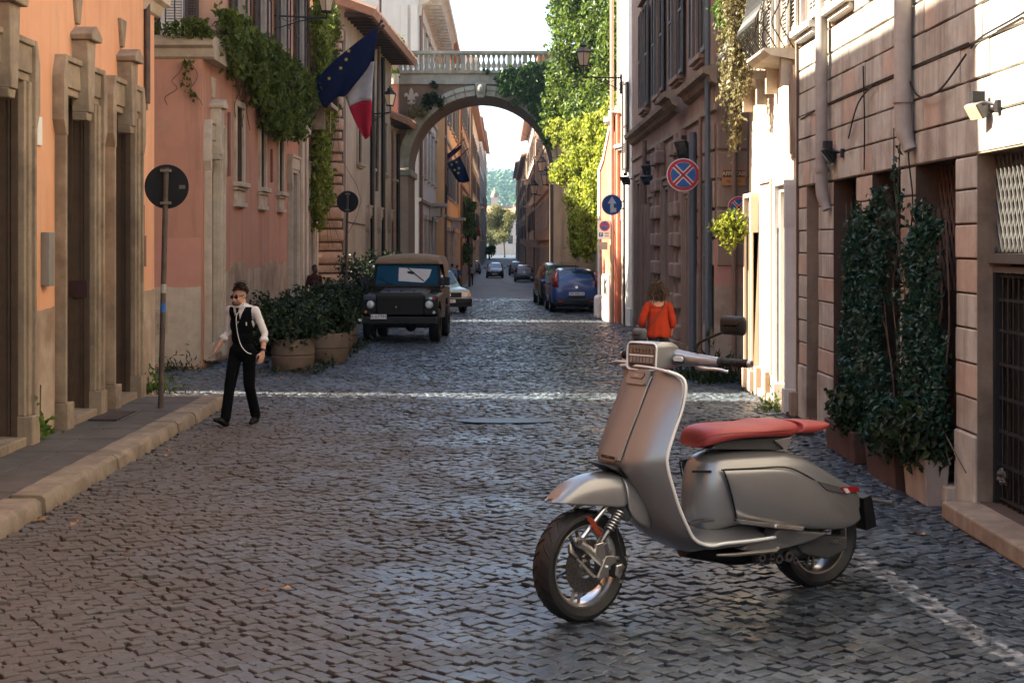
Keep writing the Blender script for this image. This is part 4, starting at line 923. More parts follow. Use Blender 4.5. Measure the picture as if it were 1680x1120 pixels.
for k, (a, b, c, d) in enumerate(op):
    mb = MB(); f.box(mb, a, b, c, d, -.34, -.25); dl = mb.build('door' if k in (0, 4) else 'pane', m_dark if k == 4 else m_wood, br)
    if k in (1, 2, 3): lattice('lattice', a, b, 1.9, d, -.2, .13, m_iron if k != 3 else M('rusty_lattice', (.1, .055, .04), .8, .2, 9), br); mb = MB(); f.box(mb, a - .05, b + .05, c - .15, c, -.25, .14); mb.build('window_sill', m_travl, br, bevel=.015)
    if k == 4:
        lattice('gate_lattice', a, b, 2.27, 3.08, -.12, .1, m_lat, br)
        mb = MB(); f.box(mb, a, b, 2.18, 2.26, -.2, -.06); f.box(mb, a, b, 2.1, 2.15, -.2, -.1); mb.build('gate_transom', m_lat, br)
        gt = MB(); s = a + .03
        f.box(gt, b - .06, b, c, 2.1, -.18, -.1)
        for z in (.2, .48, .76, 1.04, 1.32, 1.6, 1.86, 2.06): f.box(gt, a, b - .06, z, z + .025, -.17, -.13)
        while s < b - .06: gt.tube([f.p(s, c, -.14), f.p(s, 2.1, -.14)], .01, 5); s += .13
        gt = gt.build('gate', m_iron, br); mb = MB()
        for q in range(12): mb.lathe([(.03 + .008 * math.cos(t), .008 * math.sin(t)) for t in np.linspace(0, 6.28, 7)], f.p(b - .3 + .05 * math.cos(q), .42 + .04 * math.sin(q * 2.3), -.08), f.n + Vector((math.sin(q), 0, math.cos(q))), 8)
        mb.build('chain', m_lat, gt)
        mb = MB(); f.box(mb, a, b + .12, 0, .15, -.3, .3); mb.build('door_step', m_trav, br, bevel=.02)
for px, zb_, r in ((1345, 2.75, .075), (1478, 3.25, .085)):
    s = DW(px, 3.88); mb = MB(); mb.tube([f.p(s, 13, .14), f.p(s, zb_ + .5, .14)], r, 12); mb.tube([f.p(s, zb_ + .52, .14), f.p(s, zb_ + .46, .14)], r * 1.2, 12); mb.tube(bez([f.p(s, zb_ + .48, .14), f.p(s, zb_ + .2, .13), f.p(s - .05, zb_, .08)], 4), [r] * 6 + [r * .8] * 3, 12); mb.build('downpipe', m_tin, br, smooth=40)
for path in ([(17.2, 3.55, .06), (16.6, 3.9, .09), (15.9, 4.05, .07)], [(14.75, 4.1, .07), (14.2, 3.75, .1), (13.5, 3.72, .1), (12.7, 3.95, .1)], [(16.45, 3.15, .06), (16.44, 3.7, .06), (16.5, 4.3, .06)], [(14.6, 3.6, .06), (14.65, 3.2, .06), (14.5, 2.7, .06), (14.75, 2.1, .06)], [(12.7, 4.0, .06), (12.4, 4.06, .06), (11.5, 4.1, .06), (10, 4.2, .06)], [(20, 4.0, .05), (18.3, 4.05, .05), (16.6, 4.06, .05), (12.8, 4.06, .05)]):
    mb = MB(); mb.tube(bez([f.p(*p) for p in path], 6), .009, 4); mb.build('cable', m_black, br)
panel(FF(20.205), br, 3.97, 4.04, 0, 14, [], 0, m_joint, name='edge')
# ------------------------------------------------------------------ the air over the city
hz = MB().box(-1550, 1550, -320, 1620, -2.6, 78).build('haze', None); hm = bpy.data.materials.new('haze_air'); hm.use_nodes = True; hn = hm.node_tree
hn.nodes.remove(hn.nodes['Principled BSDF']); pv = hn.nodes.new('ShaderNodeVolumePrincipled'); pv.inputs['Color'].default_value = (.5, .76, 1, 1); pv.inputs['Density'].default_value = .0003; pv.inputs['Anisotropy'].default_value = .2
hn.links.new(pv.outputs[0], hn.nodes['Material Output'].inputs['Volume']); hz.data.materials.append(hm); tag(hz, kind='stuff')
# ------------------------------------------------------------------ vegetation
def inpoly(x, y, poly):
    c = np.zeros(len(x), bool); n = len(poly)
    for i in range(n):
        (x0, y0), (x1, y1) = poly[i], poly[(i + 1) % n]
        t = ((y0 > y) != (y1 > y)); c ^= t & (x < (x1 - x0) * (y - y0) / ((y1 - y0) if y1 != y0 else 1e-9) + x0)
    return c
def wall_ivy(name, label, cat, f, poly, n, size, mat, out=(.03, .35), seed=1, group=None, gap=.35, droop=.8, stems=6):
    """a climber over a wall: poly is its outline in (s, z) on the wall frame"""
    g = np.random.default_rng(seed); P = np.array(poly); lo, hi = P.min(0), P.max(0)
    a = g.uniform(lo[0], hi[0], n * 4); b = g.uniform(lo[1], hi[1], n * 4)
    wob = .12 * np.sin(a * 7 + b * 3) + .1 * np.sin(b * 9 - a * 5)
    ok = inpoly(a + wob * .8, b + wob, P) & (np.sin(a * 4.1 + 1.3 * np.sin(b * 2.7)) * np.sin(b * 3.3 + a) + g.normal(0, .5, n * 4) > -1 + gap)
    a, b = a[ok][:n], b[ok][:n]
    bulge = .5 + .5 * np.sin(a * 2.3 + np.sin(b * 1.9) * 1.5) * np.sin(b * 2.1 + 1)
    o = out[0] + (out[1] - out[0]) * (g.random(len(a)) ** .5) * (.35 + .65 * bulge)
    Q = np.array(f.O)[None] + np.array(f.es)[None] * a[:, None] + np.array(f.n)[None] * o[:, None]; Q[:, 2] += b
    t = thing(name, label, cat, Vector(Q.mean(0)) * 1 - Vector((0, 0, float(Q[:, 2].mean() - Q[:, 2].min()))), 0, group)
    link('foliage', leaf_mesh('foliage', Q, size, np.tile(np.array(f.n) * .6, (len(Q), 1)), droop, seed), mat, t)
    mb = MB()
    for k in range(stems):
        s = g.uniform(lo[0], hi[0]); z0 = hi[1] - .1; pts = [f.p(s + g.normal() * .25 * i * .3, z0 + (lo[1] - z0) * i / 5, .04) for i in range(6)]
        mb.tube(bez(pts, 3), .008, 4)
    tag(mb.build('stem', m_bark, t), kind='stuff'); return t
def pxpoly(f, pts): return [FP(f, *p) for p in pts]
fp = FL(-5.6)
wall_ivy('hanging_ivy', 'large olive green ivy cascading from the pink house terrace', 'ivy', fp, pxpoly(fp, [(336, 10), (362, 30), (385, 60), (405, 62), (440, 85), (470, 112), (492, 150), (495, 180), (470, 215), (455, 226), (425, 222), (412, 150), (402, 180), (388, 130), (372, 120), (350, 100), (336, 70)]), 9500, .155, m_leafm, (.05, .65), 3, gap=.25)
wall_ivy('terrace_creeper', 'thin creeper along the pink house terrace edge with one dangling strand', 'creeper', FF(27.55), [(-6.5, 6.15), (-5.3, 6.15), (-5.25, 6.35), (-5.9, 6.45), (-6.5, 6.4)], 420, .1, m_leafm, (.02, .2), 4, gap=0, stems=2)
wall_ivy('dangling_creeper', 'sparse dangling creeper strand below the pink terrace', 'creeper', FF(27.75), [(-5.95, 5.75), (-5.75, 5.75), (-5.7, 5.2), (-5.76, 4.9), (-5.85, 4.95)], 60, .1, m_leafm, (.02, .08), 5, gap=.2, stems=2)
fq_ = FL(-5.55)
wall_ivy('ivy_column', 'tall yellow green ivy column on the pink house beside the rough pier', 'ivy', fq_, [(42.3, 9.6), (44.75, 9.9), (44.75, 6.4), (44.7, 4.6), (44.6, 3.6), (43.4, 3.2), (42.7, 2.6), (42.1, 3.4), (42.4, 5.6)], 9000, .15, leafM('column_ivy_leaf', (.07, .1, .01), (.3, .32, .05), .45), (.05, .6), 6, gap=.2)  # the column's own yellow green leaf colour
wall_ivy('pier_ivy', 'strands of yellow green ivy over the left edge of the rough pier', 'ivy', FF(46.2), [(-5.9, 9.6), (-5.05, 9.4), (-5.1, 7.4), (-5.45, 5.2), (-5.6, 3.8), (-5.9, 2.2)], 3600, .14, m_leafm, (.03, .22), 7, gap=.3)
fa_ = FF(62.0)
wall_ivy('arch_ivy', 'dark green ivy hanging over the right side of the arch', 'ivy', fa_, [(XA(x, 61.8), ZA(y, 61.8)) for x, y in ((815, 128), (835, 112), (865, 108), (905, 105), (915, 150), (912, 235), (898, 240), (885, 200), (868, 178), (845, 160), (822, 150))], 4200, .2, leafM('arch_ivy_leaf', (.02, .05, .01), (.06, .11, .02), .25), (.15, .6), 8, gap=.15)
for k, (x, y, w, h, lb) in enumerate(((712, 168, 18, 14, 'shaggy weed tuft on the left shoulder of the arch'), (713, 137, 4, 10, 'small weed below the balustrade left of the arch crown'), (686, 185, 16, 10, 'brownish weed tuft low on the arch spandrel'), (797, 121, 4, 4, 'tiny weed under the balustrade by the keystone'))):
    wall_ivy('weed_tuft', lb, 'weed', fa_, [(XA(x + w * a, 61.8), ZA(y + h * b, 61.8)) for a, b in ngon(8)], 420 if w > 10 else 80, .15, m_leafd if k != 2 else m_dry, (.15, .45), 20 + k, gap=.3, stems=1)
# ivy-grown garden wall on the right, and the great masses on it
iw = thing('garden_wall', 'old plastered garden wall half hidden under bright ivy', 'wall', (3.9, 54, 0)); fw_ = FR(3.85); panel(fw_, iw, 45.6, 61.8, 0, 6.4, [], 0, m_grey, back=.5); torn(fw_, iw, 45.6, 61.8, 0, 2.2, m_plinth, seed=41)
ih = thing('ivy_house', 'house behind the garden wall nearly hidden by climbing leaves', 'house', (5, 58, 0)); panel(FR(4.5), ih, 52, 68.1, 0, 11.5, [(55, 56.2, 8, 10)], .2, m_bdark, m_trav, back=5); panel(FF(51.99), ih, 4.5, 10, 0, 11.5, [], 0, m_bdark, name='end_wall')
def ivy_mass(name, label, ells, n, size, mat, seed, cat='ivy', droop=.7, group=None, shell=.6):
    lo = min(e[0][2] - e[1][2] for e in ells); c = np.mean([e[0] for e in ells], 0); t = thing(name, label, cat, (c[0], c[1], lo), 0, group)
    P, d = blob_pts(ells, n, seed, shell); link('foliage', leaf_mesh('foliage', P, size, d * .8, droop, seed), mat, t)
    mb = MB(); g = np.random.default_rng(seed)
    for e in ells[:10]: mb.tube(bez([Vector((c[0], c[1], lo)), (Vector(e[0]) + Vector((c[0], c[1], lo))) / 2 + Vector(g.normal(0, .1, 3)), Vector(e[0])], 4), .02, 4)
    tag(mb.build('stem', m_bark, t), kind='stuff'); return t
def pe(px, py, D, r, rz=None): p = PT(px, py, D); return ((p.x, p.y, p.z), (r, r, rz or r))
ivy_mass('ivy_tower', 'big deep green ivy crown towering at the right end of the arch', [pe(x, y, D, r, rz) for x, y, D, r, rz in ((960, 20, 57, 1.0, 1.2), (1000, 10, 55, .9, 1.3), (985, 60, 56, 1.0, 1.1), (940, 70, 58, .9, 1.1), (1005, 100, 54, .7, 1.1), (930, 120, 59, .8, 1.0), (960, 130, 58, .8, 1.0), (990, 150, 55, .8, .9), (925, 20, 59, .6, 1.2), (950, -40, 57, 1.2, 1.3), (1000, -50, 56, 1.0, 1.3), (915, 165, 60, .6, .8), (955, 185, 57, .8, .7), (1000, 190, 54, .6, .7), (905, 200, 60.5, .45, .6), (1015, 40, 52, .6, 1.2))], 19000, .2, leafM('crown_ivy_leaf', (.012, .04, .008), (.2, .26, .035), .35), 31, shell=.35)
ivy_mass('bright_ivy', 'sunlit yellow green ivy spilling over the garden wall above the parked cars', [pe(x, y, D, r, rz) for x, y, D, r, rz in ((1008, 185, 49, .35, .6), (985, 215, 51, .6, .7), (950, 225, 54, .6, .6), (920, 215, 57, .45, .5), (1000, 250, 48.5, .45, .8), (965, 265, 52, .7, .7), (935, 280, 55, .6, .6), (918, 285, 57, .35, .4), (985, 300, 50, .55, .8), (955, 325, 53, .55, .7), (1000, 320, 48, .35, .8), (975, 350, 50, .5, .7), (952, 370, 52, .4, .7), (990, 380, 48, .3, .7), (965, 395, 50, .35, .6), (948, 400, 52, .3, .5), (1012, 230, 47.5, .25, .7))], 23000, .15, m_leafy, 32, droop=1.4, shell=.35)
# climbers in the box planters on the right
fr_ = FR(3.97)
wall_ivy('climbing_plant', 'dark glossy climber covering the barred opening, left of the pair', 'climber', fr_, [(17.0, .5), (17.2, 1.4), (16.95, 2.4), (16.3, 2.6), (15.6, 2.85), (15.25, 2.9), (15.3, 2.0), (15.15, .5), (16.2, .3)], 6200, .07, m_leafb, (.0, .15), 11, gap=.55, droop=.3, stems=5)
wall_ivy('climbing_plant', 'dark glossy climber beside the gate, right of the pair', 'climber', fr_, [(14.6, .4), (14.55, 1.6), (14.45, 2.5), (14.2, 2.75), (13.8, 2.55), (13.4, 2.65), (13.25, 1.4), (13.3, .4)], 5600, .066, m_leafb, (.0, .14), 12, gap=.5, droop=.3, stems=5)
wall_ivy('bare_creeper', 'thin bare creeper twigs climbing between the two climbers', 'creeper', fr_, [(14.95, .8), (14.7, 1.2), (14.6, 3.5), (14.8, 3.6), (15.05, 2.4)], 200, .075, m_leafb, (.0, .1), 13, gap=.3, stems=2)
def box_planter(name, label, x0, x1, y0, y1, h, mat, bush, seed, n=1500):
    t = thing(name, label, 'planter', ((x0 + x1) / 2, (y0 + y1) / 2, 0), 0, 'box planters under the climbers'); mb = MB()
    a, b = .0, .03; mb.loft([[(x0 + b, y0 + b, 0), (x1 - b, y0 + b, 0), (x1 - b, y1 - b, 0), (x0 + b, y1 - b, 0)], [(x0, y0, h), (x1, y0, h), (x1, y1, h), (x0, y1, h)], [(x0 + .04, y0 + .04, h), (x1 - .04, y0 + .04, h), (x1 - .04, y1 - .04, h), (x0 + .04, y1 - .04, h)], [(x0 + .04, y0 + .04, h - .06), (x1 - .04, y0 + .04, h - .06), (x1 - .04, y1 - .04, h - .06), (x0 + .04, y1 - .04, h - .06)]]); mb.build('box', mat, t, bevel=.008, seg=1)
    mb = MB(); mb.box(x0 + .04, x1 - .04, y0 + .04, y1 - .04, h - .08, h - .055); mb.build('soil', m_dirt, t)
    g = np.random.default_rng(seed); c = [((x0 + x1) / 2 + g.normal() * .1, (y0 + y1) / 2 + g.normal() * .3, h + g.uniform(.0, .3)) for _ in range(6)]
    ivy_mass('leafy_bush', bush, [(q, (.17, .3, .2)) for q in c], n, .095, m_leafd if seed != 52 else m_leafb, seed, 'bush')
m_pw = M('stained_white_planter', (.36, .3, .25), .8, .15, 4, .2, 40, streak=.6); m_pt = M('terracotta_planter', (.085, .048, .036), .85, .15, 4, .2, 40, streak=.6)
box_planter('box_planter', 'large pale box planter nearest the gate', 3.74, 3.97, 13.25, 14.0, .42, m_pw, 'low dark bush over the pale box planter by the gate', 51)
box_planter('box_planter', 'reddish box planter in the middle of the row', 3.7, 3.96, 14.15, 15.3, .34, m_pt, 'blue green bush over the middle reddish planter', 52)
box_planter('box_planter', 'reddish box planter farthest from the gate', 3.7, 3.96, 15.8, 17.2, .34, m_pt, 'broad leaved bush over the farthest box planter', 53, 1900)
# balcony plants and the hanging pot on the cream house
def trailing(name, label, strands, n, size, mat, seed):
    g = np.random.default_rng(seed); P = []; t = thing(name, label, 'plant', strands[0][0]); mb = MB()
    for a, b in strands:
        a, b = Vector(a), Vector(b); k = int(n * (a - b).length); pts = [a.lerp(b, i / 6) + Vector((.05 * math.sin(i * 1.3 + a.x * 30), .05 * math.cos(i * 1.7 + a.y * 20), 0)) for i in range(7)]
        mb.tube(pts, .006, 4)
        for _ in range(k): q = g.random(); P.append(np.array(a.lerp(b, q)) + g.normal(0, .055 * (1.25 - q * .8), 3))
    tag(mb.build('stem', m_bark, t), kind='stuff'); link('foliage', leaf_mesh('foliage', np.array(P), size, None, 1.0, seed), mat, t)
g = np.random.default_rng(77)
trailing('trailing_plant', 'dry golden plant trailing far down from the cream house balcony corner', [(p := Vector((3.54 + g.uniform(0, .3), 23.9 + g.uniform(-.1, .2), 5.75 + g.uniform(-.15, .15))), p + Vector((g.normal() * .05, 0, -(.6 + 1.5 * g.random() ** 2.2)))) for _ in range(30)], 70, .075, m_dry, 71)
trailing('trailing_plant', 'dry golden plant trailing over the middle of the cream house balconies', [(p := Vector((3.35 + g.uniform(0, .3), g.uniform(21.9, 22.4), 6.1 + g.uniform(-.2, .3))), p + Vector((g.normal() * .05, 0, -(.5 + 1.3 * g.random())))) for _ in range(30)], 70, .075, m_dry, 72)
ivy_mass('balcony_plant', 'bright green plant on the left balcony of the cream house', [((3.55, 23.3, 5.95), (.25, .3, .3)), ((3.5, 22.9, 6.2), (.25, .3, .3)), ((3.6, 23.5, 6.3), (.2, .3, .3)), ((3.55, 23.0, 5.7), (.15, .3, .2))], 1500, .1, m_leafg, 73, 'plant')
hp = thing('hanging_pot', 'white pot hung at the corner of the cream house with its spilling plant', 'pot', (3.78, 23.95, 2.55)); mb = MB(); mb.lathe([(.0, 2.55), (.08, 2.55), (.12, 2.78), (.13, 2.8), (.11, 2.8), (.1, 2.76), (0, 2.75)], (3.84, 23.95, 0), n=16); mb.build('pot', m_white, hp, smooth=50); mb = MB(); mb.tube([(3.97, 23.95, 2.9), (3.84, 23.95, 2.92), (3.84, 23.95, 2.78)], .008, 5); mb.build('hook', m_iron, hp)
ivy_mass('hanging_plant', 'bright yellow green plant spilling out of the white hanging pot', [((3.72, 23.92, 2.72), (.22, .22, .14)), ((3.52, 23.9, 2.58), (.17, .18, .14)), ((3.87, 23.85, 2.62), (.16, .16, .15)), ((3.6, 23.85, 2.38), (.11, .12, .16)), ((3.75, 23.8, 2.5), (.1, .12, .16))], 900, .085, m_leafy, 74, 'plant')
# round concrete planters with shrubs along the left
def round_planter(label, x, y, r, h, group='round planters beside the jeep'):
    t = thing('round_planter', label, 'planter', (x, y, 0), 0, group); mb = MB()
    mb.lathe([(r * .9, 0), (r * .95, .02), (r * 1.0, h * .44), (r * .97, h * .46), (r * .97, h * .5), (r * 1.02, h * .52), (r * .98, h * .93), (r * .93, h), (r * .8, h), (r * .78, h * .9), (0, h * .88)], (0, 0, 0), n=28); mb.build('pot', m_conc, t, smooth=40, local=True); return t
rp = [(-3.88, 27.6, .4, .58, 'round concrete planter nearest the walking man'), (-3.42, 29.4, .38, .58, 'round concrete planter second from the walking man'), (-3.55, 31.6, .36, .55, 'round concrete planter third in the row towards the jeep'), (-3.62, 33.6, .36, .55, 'round concrete planter farthest in the row, beside the jeep')]
for x, y, r, h, lb in rp: round_planter(lb, x, y, r, h)
def shrub(label, ells, n, seed, size=.1, mat=None, group='dark shrubs in the planters'):
    return ivy_mass('shrub', label, ells, n, size, mat or m_leafd, seed, 'shrub', .2, group)
for k, (x, y, r, h, lb) in enumerate(rp):
    g = np.random.default_rng(k + 90); e = [((x - (.1, .12, .35, .42)[k] + g.normal() * .28, y + g.normal() * .35, h + .12 + g.uniform(0, (.38, .36, .5, .58)[k])), (g.uniform(.24, .36),) * 2 + (g.uniform(.24, .36),)) for _ in range(9)] + [((x - .03, y, h), (.36, .36, .2))]
    shrub(('dark green shrub in the planter nearest the man', 'dark bushy shrub in the second round planter', 'dark shrub in the third round planter', 'taller dark shrub in the planter touching the jeep')[k], e, 3000, 100 + k)
for k, (px, D, zt, lb) in enumerate(((455, 31.5, 1.15, 'dark shrub behind the first planter by the pink wall'), (497, 34, 1.15, 'dark shrub in front of the standing person'), (556, 38, 1.4, 'dark shrub left of the jeep below the sign'), (584, 44, 2.0, 'tall dark shrub behind the jeep windscreen corner'), (630, 46, 2.25, 'tall dark shrub rising behind the jeep roof'))):
    x = XA(px, D); g = np.random.default_rng(k + 60); e = [((x + g.normal() * .35, D + g.normal() * .6, g.uniform(.3, zt - .25)), (g.uniform(.3, .5),) * 2 + (g.uniform(.25, .4),)) for _ in range(11)]
    shrub(lb, e, 3000, 120 + k, .11, group='dark shrubs by the left wall')
tag(link('verge_weeds', leaf_mesh('verge_weeds', np.array([(-3.3 - abs(g.normal()) * .5 + (y - 26.5) * .03, y, abs(g.normal()) * .05) for y in g.uniform(26.6, 35, 900)]), .1, None, -.6, 8), m_leafd), kind='stuff')
def tuft(label, c, r, h, n, mat=None, seed=1, name='weed_tuft'):
    g = np.random.default_rng(seed); P = np.array([(c[0] + g.normal() * r, c[1] + g.normal() * r, c[2] + abs(g.normal()) * h * .5) for _ in range(n)]); t = thing(name, label, 'weed', c)
    link('leaves', leaf_mesh('leaves', P, h * .45, None, -1.6, seed, .22), mat or m_leafg, t); return t
tuft('weed tuft growing at the far corner of the orange house', (-5.15, 22.2, .13), .1, .3, 160, seed=2)
tuft('weeds at the foot of the pink house return wall', (-6.0, 27.5, 0), .25, .25, 160, m_leafd, 3)
tuft('grass tuft at the footing of the sunny cream house', (3.75, 20.9, .0), .08, .22, 120, seed=4)
tuft('dark weeds at the foot of the brown house corner', (3.6, 25.3, 0), .22, .4, 400, m_leafd, 5); tuft('low dark weeds left of the brown house corner', (3.1, 25.8, 0), .3, .25, 300, m_leafd, 6)
sp = thing('wall_seedling', 'small broad leaved seedling growing where the first door frame meets the pavement', 'plant', (-5.16, 16.75, .13)); g = np.random.default_rng(9); mb = MB()
mb.tube([(-5.2, 16.75, .13), (-5.18, 16.72, .4), (-5.2, 16.8, .75)], .008, 5)
LP = []
for k in range(26): LP.append((-5.17 + g.normal() * .05, 16.75 + g.normal() * .12, .16 + abs(g.normal()) * .16))
mb.build('stem', m_bark, sp); link('leaves', leaf_mesh('leaves', np.array(LP), .12, None, 0, 9, .8), m_leafg, sp)
# terrace pots by the arch
ivy_mass('terrace_plant', 'rounded pale green shrub on the terrace block left of the balustrade', [pe(632, 72, 61.5, .5), pe(648, 70, 61.5, .4, .3), pe(618, 66, 61.5, .45)], 1300, .14, m_leafg, 75, 'plant')
ivy_mass('flower_bush', 'pale flowering plant in the white pot left of the arch', [pe(646, 121, 60.9, .22)], 300, .1, m_leafg, 76, 'plant'); t = thing('flower_pot', 'white flower pot on the wall left of the arch spandrel', 'pot', PT(648, 138, 60.9)); p = PT(648, 138, 60.9); mb = MB(); mb.lathe([(0, 0), (.14, 0), (.2, .42), (.17, .42), (0, .38)], p, n=14); mb.build('pot', m_white, t, smooth=40)
ivy_mass('rooftop_plant', 'green plant on the roof terrace at the top right by the ivy crown', [pe(925, 18, 66, .5), pe(912, 30, 66, .4)], 700, .16, m_leafg, 78, 'plant')

# ------------------------------------------------------------------ lanterns, spotlights, signs
def lantern(label, p, s, arm, mat=None, group='wall lanterns along the street'):
    """p = lamp centre, s = height, arm = point on the wall"""
    p = Vector(p); t = thing('wall_lantern', label, 'lantern', arm, 0, group); m = mat or m_lamp; h = s
    q = lambda r, z: [(p.x + a, p.y + b, p.z + z * h) for a, b in ngon(6, r * h, 30)]
    MB().loft([q(.17, -.38), q(.3, .12)]).build('lamp_glass', m, t)
    mb = MB(); mb.loft([q(.34, .12), q(.34, .16), q(.2, .3), q(.14, .34), q(.14, .42), q(.05, .47), q(.02, .56)]); mb.loft([q(.2, -.42), q(.2, -.37)])
    for k in range(6): mb.tube([q(.18, -.38)[k], q(.31, .12)[k]], .016 * h, 4)
    mb.build('lamp_cap', m_iron if m is not m_lamp or True else m, t)
    a = Vector(arm); b = Vector((p.x, p.y, p.z - .42 * h)); mb = MB(); lo = Vector((b.x, b.y, a.z)); mb.tube([a, lo], .022, 6); mb.tube([lo, b], .02, 6); mb.tube(bez([a + Vector((0, 0, -.35)), a.lerp(lo, .35) + Vector((0, 0, -.18)), a.lerp(lo, .75)], 5), .014, 5)
    mb.tube(bez([a.lerp(lo, .1), a.lerp(lo, .3) + Vector((0, 0, -.12)), a.lerp(lo, .5), a.lerp(lo, .7) + Vector((0, 0, -.06)), lo], 4), .01, 4); mb.box(a.x - .03, a.x + .03, a.y - .05, a.y + .05, a.z - .45, a.z + .1); mb.build('bracket', m_iron, t); return t
lantern('amber glass lantern on a long bracket against the deep green ivy', PT(957, 92, 42), .72, PT(1019, 128, 42.2))
lantern('lantern on an iron bracket at the grey house, left of the arch', PT(640, 160, 52), .72, PT(608, 187, 52.5))
lantern('lantern at the top edge over the dark shutters of the pink house', PT(536, 0, 37), .75, PT(447, 26, 36.6))
for x, y, D, ax, lb in ((876, 308, 118, 888, 'small lantern on the tan brick house, lower and nearest the sky'), (889, 270, 108, 899, 'small lantern high on the tan brick house'), (896, 291, 100, 906, 'small dark lantern on the tan brick house closest to the ivy'), (725, 287, 95, 733, 'small lantern beside the distant blue flag'), (695, 247, 78, 704, 'dim lantern in the shade just inside the arch on the left')):
    p = PT(x, y, D); sd = 1 if x > VX else -1; lantern(lb, p, 1.25, (p.x + sd * (1.0 if x > VX else .75), p.y, p.z - .55))
def floodlight(label, p, wallpt, aim, w=.26, mat=None, name='floodlight'):
    p, a, d = Vector(p), Vector(wallpt), Vector(aim).normalized(); t = thing(name, label, 'floodlight', a); r = d.cross(Vector((0, 0, 1))).normalized(); u = r.cross(d)
    q = lambda k, wd, hh: [p + d * k + r * x + u * y for x, y in ((-wd, -hh), (wd, -hh), (wd, hh), (-wd, hh))]
    MB().loft([q(-.1, w * .22, w * .2), q(.0, w * .48, w * .36), q(.04, w * .5, w * .38)]).build('housing', mat or m_black, t, bevel=.008, seg=1)
    MB().loft([q(.041, w * .45, w * .33), q(.045, w * .45, w * .33)]).build('lens', m_lamp if mat else m_pane, t)
    mb = MB(); mb.tube(bez([p - d * .06, p.lerp(a, .4) + Vector((0, 0, .05)), a], 4), .016, 6); mb.box(a.x - .03, a.x + .03, a.y - .04, a.y + .04, a.z - .05, a.z + .05); mb.box(*(p.x - .05, p.x + .05), p.y - .05, p.y + .05, p.z + w * .38, p.z + w * .38 + .08); mb.build('arm', m_iron, t)
floodlight('pale box floodlight on an arm high on the sunlit stone blocks', PT(1603, 181, 12.3), (4.0, DW(1640, 4.0), ZA(176, 12.1)), (-.8, -.2, -.5), .19, M('dull_grey_metal', (.13, .12, .11), .6, .1, 6))
floodlight('black floodlight beside the left fat downpipe', PT(1358, 256, 18.0), (4.0, DW(1384, 4.0), ZA(252, 17.6)), (-.8, .1, -.6), .26)
floodlight('small white floodlight among the pink house ivy', PT(392, 121, 32.0), (-5.58, 31.6, 6.05), (.8, -.2, -.5), .34, m_white)
floodlight('black floodlight over the large no stopping sign', PT(1122, 246, 28.2), (3.63, 28.4, ZA(243, 28.2)), (-.9, -.3, -.35), .5)
floodlight('black floodlight on the brown house, upper of two beside the sunny corner', PT(1063, 279, 37.0), (3.63, 37.1, ZA(281, 37)), (-.8, -.4, -.4), .38)
floodlight('black floodlight on the brown house, lower of two beside the sunny corner', PT(1064, 295, 36.6), (3.63, 36.8, ZA(292, 36.6)), (-.5, -.6, -.7), .36)
floodlight('dark lamp jutting from the sunlit corner pilaster', PT(1026, 296, 41.5), (3.75, 41.85, ZA(295, 41.5)), (-.8, -.4, -.5), .34)
cm = thing('dome_camera', 'white dome camera on an arm in front of the yellow ivy', 'camera', PT(1010, 186, 43.5)); p = PT(999, 200, 44); mb = MB(); mb.ball(p, .13, 12, 8); mb.lathe([(.0, .16), (.15, .14), (.16, 0), (.13, -.02)], p, n=14); mb.build('dome', m_swhite, cm, smooth=40); mb = MB(); mb.tube([p + Vector((0, 0, .15)), p + Vector((0, 0, .3)), PT(1020, 184, 43.3)], .025, 6); mb.build('arm', m_swhite, cm)
def disc_sign(name, label, c, r, face, faces, back=False, t=.012):
    th = thing(name, label, 'sign', c); n = Vector(face).normalized(); ex = Vector((0, 0, 1)).cross(n) * 1; ey = Vector((0, 0, 1))
    MB().disc(Vector(c) - n * t, n, r, t, 40).build('plate', m_signback if back else m_swhite, th)
    z = .002
    for poly, mat, nm in faces:
        mb = MB()
        for pl in poly: mb.prism([(a * r, b * r) for a, b in pl], Vector(c) + n * (z - .0015), ex, ey, n * .0025)
        mb.build(nm, mat, th); z += .003
    return th
C40 = lambda r: [ngon(40, r)]
def nostop(name, label, c, r, face):
    q = []
    for k in range(4):
        a0 = 45 + 90 * k; q.append([(.75 * math.cos(R(a)), .75 * math.sin(R(a))) for a in np.linspace(a0 + 11, a0 + 79, 9)] + [(.135 * 1.41 * math.cos(R(a0 + 45)), .135 * 1.41 * math.sin(R(a0 + 45)))])
    cr = []
    for a in (45, 135): u = Vector((math.cos(R(a)), math.sin(R(a)))); v = Vector((-u.y, u.x)); cr.append([tuple(u * x + v * y) for x, y in ((-.8, -.07), (.8, -.07), (.8, .07), (-.8, .07))])
    return disc_sign(name, label, c, r, face, [(C40(.985), m_swhite, 'rim'), (C40(.95), m_sred, 'ring'), (C40(.76), m_swhite, 'white_field'), (q, m_blue, 'blue_field'), (cr, m_sred, 'cross')])
s = nostop('no_stopping_sign', 'large round no stopping sign with red cross on blue', PT(1121, 287, 27), .30, (-.12, -1, 0)); mb = MB(); c = PT(1121, 287, 27); mb.tube([c + Vector((0, .03, .12)), (3.66, 27.2, c.z + .12)], .02, 6); mb.tube([c + Vector((0, .03, -.12)), (3.66, 27.2, c.z - .12)], .02, 6); mb.build('bracket', m_iron, s)
s = nostop('no_stopping_sign', 'smaller no stopping sign half hidden behind the hanging plant', PT(1212, 340, 25.4), .185, (-.05, -1, 0)); c = PT(1212, 340, 25.4); mb = MB(); mb.tube([c + Vector((0, .02, 0)), c + Vector((0, .2, 0))], .02, 6); mb.build('bracket', m_iron, s)
